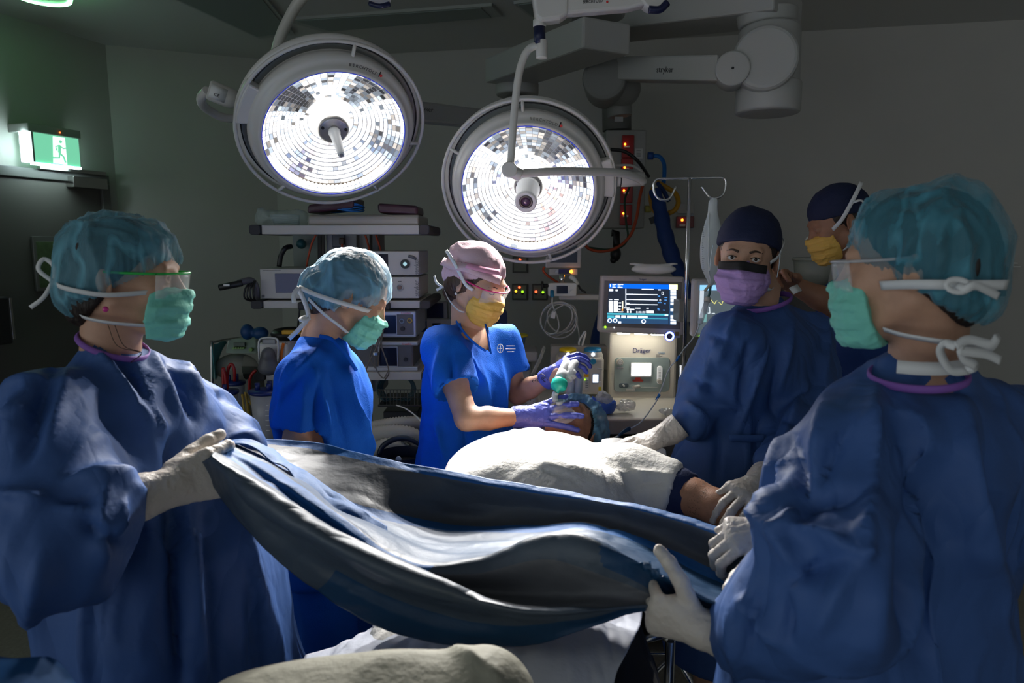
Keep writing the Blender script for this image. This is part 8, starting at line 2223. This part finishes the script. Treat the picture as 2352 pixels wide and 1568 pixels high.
# packet and plate near his hand
PK = MB(); rows = []
for j in range(9):
    r = []
    for i in range(12):
        u_, v_ = i / 11, j / 8
        x = 1380 + 150 * u_ + 5 * v_; y = 1008 + 26 * u_ + 52 * v_ - 10 * math.sin(3 * u_) * (1 - v_)
        q = P(x, y, 1.98 - 0.16 * v_); q.z -= 0.0; q.z += 0.004 * math.sin(7 * u_ + 3 * v_); r.append(q)
    rows.append(r)
PK.grid(rows); pk = tag(PK.build('glove_packet', mat('packet_paper', (0.62, 0.61, 0.60), rough=0.6), solid=0.002, subd=1), 'white paper glove packet lying under the flat resting hand', 'packet')
pass
PL = MB(); PL.ribbon([P(1405, 1030, 1.88), P(1440, 1052, 1.85), P(1462, 1062, 1.84)], 0.02, (0.2, -0.5, 0.8), 0.006); tag(PL.build('plate_strap', NAVY), 'dark navy strap showing between the sheet and the paper packet', 'strap')

# ------------------------------------------------------------------ power column and hoses
PC = thing('power_column', 'pale ceiling power column with four red sockets behind the camera lamp', 'power column', P(1440, 300, 4.2))
YP = 4.15
part('column_body', (1392, 298, 1480, 524), YP, 0.22, mat('column_pale', (0.30, 0.30, 0.28), rough=0.5), PC, bevel=0.008)
SR = mat('socket_red2', (0.28, 0.006, 0.006), rough=0.3)
for k, (y0, y1) in enumerate(((310, 362), (363, 388), (426, 466), (470, 517))):
    s = part('red_socket', (1429 - k * 1.5, y0, 1456 - k * 1.5, y1), YP - 0.015, 0.015, SR, PC, bevel=0.004)
    m = MB(); m.sphere(P(1436 - k * 1.4, (331, 384, 437, 490)[k], YP - 0.02), 0.006, 10, 8); m.build('indicator', E_O, s)
    part('socket_label', (1434 - k, (335, 386, 441, 494)[k], 1446 - k, (338, 388, 445, 498)[k]), YP - 0.017, 0.003, WHT, s)
part('notice_label', (1458, 341, 1476, 364), YP - 0.006, 0.005, mat('notice_grey', (0.5, 0.5, 0.48), rough=0.5), PC)
for k in range(5): part('notice_line', (1462, 345 + 3.4 * k, 1472, 346 + 3.4 * k), YP - 0.008, 0.002, DEVD, PC)
m = MB(); m.cyl(P(1415, 170, 4.25), P(1417, 300, 4.25), 0.085, seg=32); m.build('column_neck', mat('neck_grey', (0.16, 0.16, 0.15), rough=0.5), PC)
m = MB(); m.cyl(P(1488, 358, YP), P(1500, 358, YP), 0.022, seg=18); m.build('gas_outlet_blue', mat('outlet_blue', (0.01, 0.06, 0.25), rough=0.4), PC)
m = MB(); m.cyl(P(1482, 480, YP), P(1495, 480, YP), 0.020, seg=18); m.build('gas_outlet_yellow', mat('outlet_yellow', (0.35, 0.33, 0.08), rough=0.4), PC)
m = MB(); m.cyl(P(1495, 480, YP), P(1506, 480, YP), 0.010, seg=14); m.build('outlet_stem', CHR, PC)
m = MB(); m.tube([P(1405, 535, YP + .05), P(1416, 536, YP + .05), P(1416, 565, YP)], 0.022, 10, smooth=False); m.build('cable_bracket', BLK, PC)
CS = MB(); CS.sphere(P(1414, 583, YP - .05), (0.032, 0.03, 0.045), 14, 10); CS.sphere(P(1409, 597, YP - .05), (0.02, 0.02, 0.02), 10, 8); tag(CS.build('foot_pedal_pouch', BLK), 'black pouch dangling from the bracket below the power column', 'pouch')
def hose(name, pts, r, ma_, label, cat='hose', group=None):
    m = MB(); m.tube([P(*q) for q in pts], r, 10); return tag(m.build(name, ma_), label, cat, group)
hose('blue_hose', [(1500, 358, YP), (1515, 360, YP - .02), (1525, 375, YP - .05), (1526, 400, YP - .1), (1523, 430, 4.0)], 0.012, BC, 'blue gas hose arching from the side of the power column')
hose('yellow_hose', [(1508, 418, 4.0), (1530, 430, 4.0), (1552, 445, 3.98), (1558, 465, 3.96), (1550, 482, 3.95), (1535, 490, 3.95)], 0.014, mat('hose_yellow', (0.45, 0.22, 0.01), rough=0.45), 'outer yellow gas hose curling by the saline hooks', group='yellow gas hoses')
hose('yellow_hose', [(1500, 430, 4.02), (1493, 450, 4.02), (1498, 478, 4.02), (1508, 492, 4.02)], 0.010, mat('hose_yellow', (0.45, 0.22, 0.01)), 'inner yellow gas hose dropping behind the blue sleeve', group='yellow gas hoses')
hose('orange_hose', [(1478, 420, 4.05), (1470, 450, 4.02), (1462, 500, 4.0), (1448, 540, 4.0), (1420, 567, 4.0), (1385, 577, 4.0), (1355, 572, 4.0), (1340, 558, 4.0)], 0.009, RC, 'orange power cable sweeping below the power column')
hose('green_lead', [(1448, 425, 4.05), (1435, 460, 4.02), (1438, 510, 4.0), (1442, 545, 4.0), (1428, 566, 4.0), (1395, 573, 4.0), (1350, 568, 4.0)], 0.006, mat('lead_green', (0.01, 0.05, 0.025), rough=0.5), 'thin dark green lead beside the orange power cable', 'cable')
hose('black_lead', [(1402, 343, 3.2), (1435, 348, 3.2), (1465, 370, 3.2), (1490, 405, 3.3)], 0.008, BLK, 'black cable arching behind the camera lamp rim', 'cable')
hose('white_lead', [(1410, 380, 3.3), (1450, 380, 3.3), (1478, 395, 3.3)], 0.006, CW, 'pale cable behind the joint of the camera lamp', 'cable')
hose('blue_strap', [(1510, 420, 3.95), (1525, 440, 3.92), (1536, 462, 3.9)], 0.012, mat('strap_navy', (0.005, 0.03, 0.12), rough=0.6), 'short dark blue strap end above the saline stand', 'strap')
SLV2 = mat('sleeve_fabric_blue', (0.004, 0.030, 0.150), rough=0.7, bump=0.4, bscale=20)
F_pts = [P(1503, 435, 3.9), P(1516, 480, 3.88), P(1528, 540, 3.85), P(1548, 600, 3.8), P(1566, 640, 3.75), P(1585, 690, 3.7), P(1600, 760, 3.65)]
m = MB(); q_ = catmull(F_pts, 10); m.tube(q_, lambda t: 0.030 + 0.014 * math.sin(math.pi * min(1, t * 1.2)) + 0.003 * math.sin(t * 60), 16, smooth=False)
tag(m.build('hose_sleeve', SLV2), 'long blue fabric sleeve bundling hoses down behind the saline stand', 'hose sleeve')
m = MB(); m.box(P(1505, 503, 3.88), (0.06, 0.02, 0.035), R=Matrix.Rotation(-0.4, 3, 'Y')); tag(m.build('velcro_tab', BLK), 'black strap tab fixed to the blue fabric hose sleeve', 'strap')
hose('navy_hose', [(1400, 700, 3.7), (1385, 745, 3.6), (1376, 790, 3.5), (1385, 820, 3.45)], 0.045, SLV2, 'thick navy covered hose behind the blue capped vaporizer')

# ------------------------------------------------------------------ ceiling booms
BM = mat('boom_enamel', (0.40, 0.40, 0.38), rough=0.45)
B1 = thing('ceiling_boom', 'broad grey ceiling boom arm over the power column, with a boxy end', 'boom', P(1330, 100, 3.6))
def beam(name, ends, w, h, par, ma_=BM, bevel=0.01):
    a, b = [V3(e) for e in ends]; d = (b - a).normalized(); s = V3((0, 0, 1)).cross(d).normalized() * w / 2; u_ = V3((0, 0, h / 2))
    m = MB(); m.hexa([a - s - u_, a + s - u_, b + s - u_, b - s - u_], [a - s + u_, a + s + u_, b + s + u_, b - s + u_]); return m.build(name, ma_, par, bevel=bevel)
beam('boom_arm', (P(1160, 168, 3.9), P(1395, 82, 3.05)), 0.24, 0.125, B1)
m = MB(); m.cyl(P(1372, 20, 3.2), P(1372, 42, 3.2), 0.12, seg=36); m.build('boom_collar', BM, B1, bevel=0.01)
m = MB(); m.cyl(P(1188, 190, 3.9), P(1188, 220, 3.9), 0.115, seg=36); m.build('boom_bearing', BM, B1, bevel=0.01)
m = MB(); c = P(1372, -10, 3.2); m.cyl(c, V3((c.x, c.y, 2.99)), 0.10, seg=36); m.build('ceiling_tube', BM, B1)
B2 = thing('ceiling_boom', 'long grey ceiling boom arm ending in a fat rounded elbow joint', 'boom', P(1700, 60, 3.4))
beam('boom_arm', (P(1395, 62, 3.7), P(1812, 12, 3.05)), 0.28, 0.10, B2)
c = P(1763, 40, 3.1)
m = MB(); m.cyl(P(1762, 28, 3.1), P(1762, 62, 3.1), 0.125, 0.115, seg=40); m.build('boom_bearing', BM, B2, bevel=0.01)
m = MB(); m.cyl(P(1770, 62, 3.1), P(1770, 85, 3.1), 0.12, seg=40); m.build('swivel_ring', BM, B2, bevel=0.008)
e = P(1758, 145, 3.0)
m = MB(); m.cyl(e + V3((-0.035, -0.10, 0)), e + V3((0.04, 0.14, 0)), 0.128, seg=48); m.build('elbow_drum', BM, B2, bevel=0.02, seg=3)
m = MB(); m.cyl(P(1768, 70, 3.08), P(1764, 200, 3.05), 0.125, seg=40); m.build('elbow_core', BM, B2, bevel=0.01)
m = MB(); m.cyl(P(1766, 190, 3.05), P(1762, 262, 3.05), 0.132, seg=40); m.build('elbow_skirt', BM, B2, bevel=0.012)
k_ = P(1683, 156, 2.92)
m = MB(); m.cyl(k_, k_ + V3((0.03, 0.12, 0)), 0.068, seg=40); m.build('side_cap', BM, B2, bevel=0.006)
m = MB(); m.cyl(k_ + V3((0, -0.003, 0)), k_ + V3((0, 0.002, 0)), 0.005, seg=10); m.build('cap_screw', DARKM, B2)
m = MB(); m.tube([P(1800, 86, 2.96), P(1815, 84, 2.97), P(1832, 88, 3.0)], 0.004, 6); m.build('green_light', em('boom_green', (0.05, 0.5, 0.12), 0.35), B2)
a1 = P(1425, 160, 3.5); b1 = P(1668, 158, 2.98)
sa = beam('spring_arm', (P(1400, 160, 3.55), P(1668, 160, 3.0)), 0.12, 0.105, B2)
dsa = (b1 - a1).normalized(); 
def near_face(px, py):
    # point on the front face of the spring arm
    A0 = P(1400, 160, 3.55); B0 = P(1668, 160, 3.0); d = (B0 - A0).normalized(); s = V3((0, 0, 1)).cross(d).normalized()
    if s.y > 0: s = -s
    A0 = A0 + s * 0.0612; n = d.cross(V3((0, 0, 1))); r = P(px, py, 1.0) - V3((0, 0, CAM_Z)); o = V3((0, 0, CAM_Z)); t = (A0 - o).dot(n) / r.dot(n); return o + r * t, d
q, d = near_face(1527, 160); text('stryker', 0.036, q, d, V3((0, 0, 1)), INK, B2, sx=0.95)
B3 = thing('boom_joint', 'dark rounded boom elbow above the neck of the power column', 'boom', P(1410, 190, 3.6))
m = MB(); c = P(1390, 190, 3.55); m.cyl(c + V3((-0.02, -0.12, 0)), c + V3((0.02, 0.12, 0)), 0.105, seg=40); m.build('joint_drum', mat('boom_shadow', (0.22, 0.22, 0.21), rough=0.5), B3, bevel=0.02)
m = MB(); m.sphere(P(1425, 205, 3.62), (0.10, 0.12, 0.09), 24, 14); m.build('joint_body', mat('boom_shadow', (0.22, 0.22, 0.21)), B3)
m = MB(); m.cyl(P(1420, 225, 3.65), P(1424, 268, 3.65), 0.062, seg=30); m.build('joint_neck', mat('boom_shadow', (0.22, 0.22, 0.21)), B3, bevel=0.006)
part('rating_sticker', (1412, 268, 1431, 279), 3.58, 0.003, mat('sticker_grey', (0.3, 0.3, 0.3), rough=0.5), B3)
# arm carrying the first lamp side: pale boom behind, lettered
B4 = thing('lamp_boom', 'pale lettered boom arm between the two surgical lamps', 'boom', P(1000, 255, 3.3))
beam('boom_arm', (P(955, 258, 3.1), P(1185, 281, 3.9)), 0.08, 0.085, B4)
m = MB(); q = P(1188, 225, 3.9); m.cyl(q, V3((q.x, q.y, P(1188, 300, 3.9).z)), 0.06, seg=24); m.build('hanging_tube', BM, B4)
text('stryker', 0.026, P(976, 251, 3.08), V3((1, 0.35, -0.02)), V3((0, 0, 1)), INK, B4, sx=0.95)
# bucket at the back
BK = thing('white_bucket', 'white lidded bucket with a hook standing behind the man in the navy cap', 'bucket', P(1865, 650, 3.3))
c = P(1863, 652, 3.3)
m = MB(); h_ = P(1863, 592, 3.3).z - c.z
m.lathe([(0.072, 0), (0.085, h_ * 0.95)], c, UP, 36); m.build('bucket_wall', mat('bucket_white', (0.36, 0.37, 0.33), rough=0.5), BK)
m = MB(); m.lathe([(0.090, h_ * 0.9), (0.090, h_ * 1.0), (0.082, h_ * 1.02), (0, h_ * 1.02)], c, UP, 36); m.build('bucket_lid', mat('bucket_white', (0.36, 0.37, 0.33)), BK)
m = MB(); m.tube([P(1863, 588, 3.3), P(1863, 552, 3.3), P(1857, 545, 3.3), P(1852, 550, 3.3), P(1853, 556, 3.3)], 0.005, 8); m.build('hook', WHT, BK)
m = MB(); m.box((c.x, 3.3, c.z / 2), (0.4, 0.35, c.z)); tag(m.build('back_cabinet', mat('cabinet_grey', (0.10, 0.10, 0.095), rough=0.5), bevel=0.01), 'dark grey cabinet under the white lidded bucket', 'cabinet')
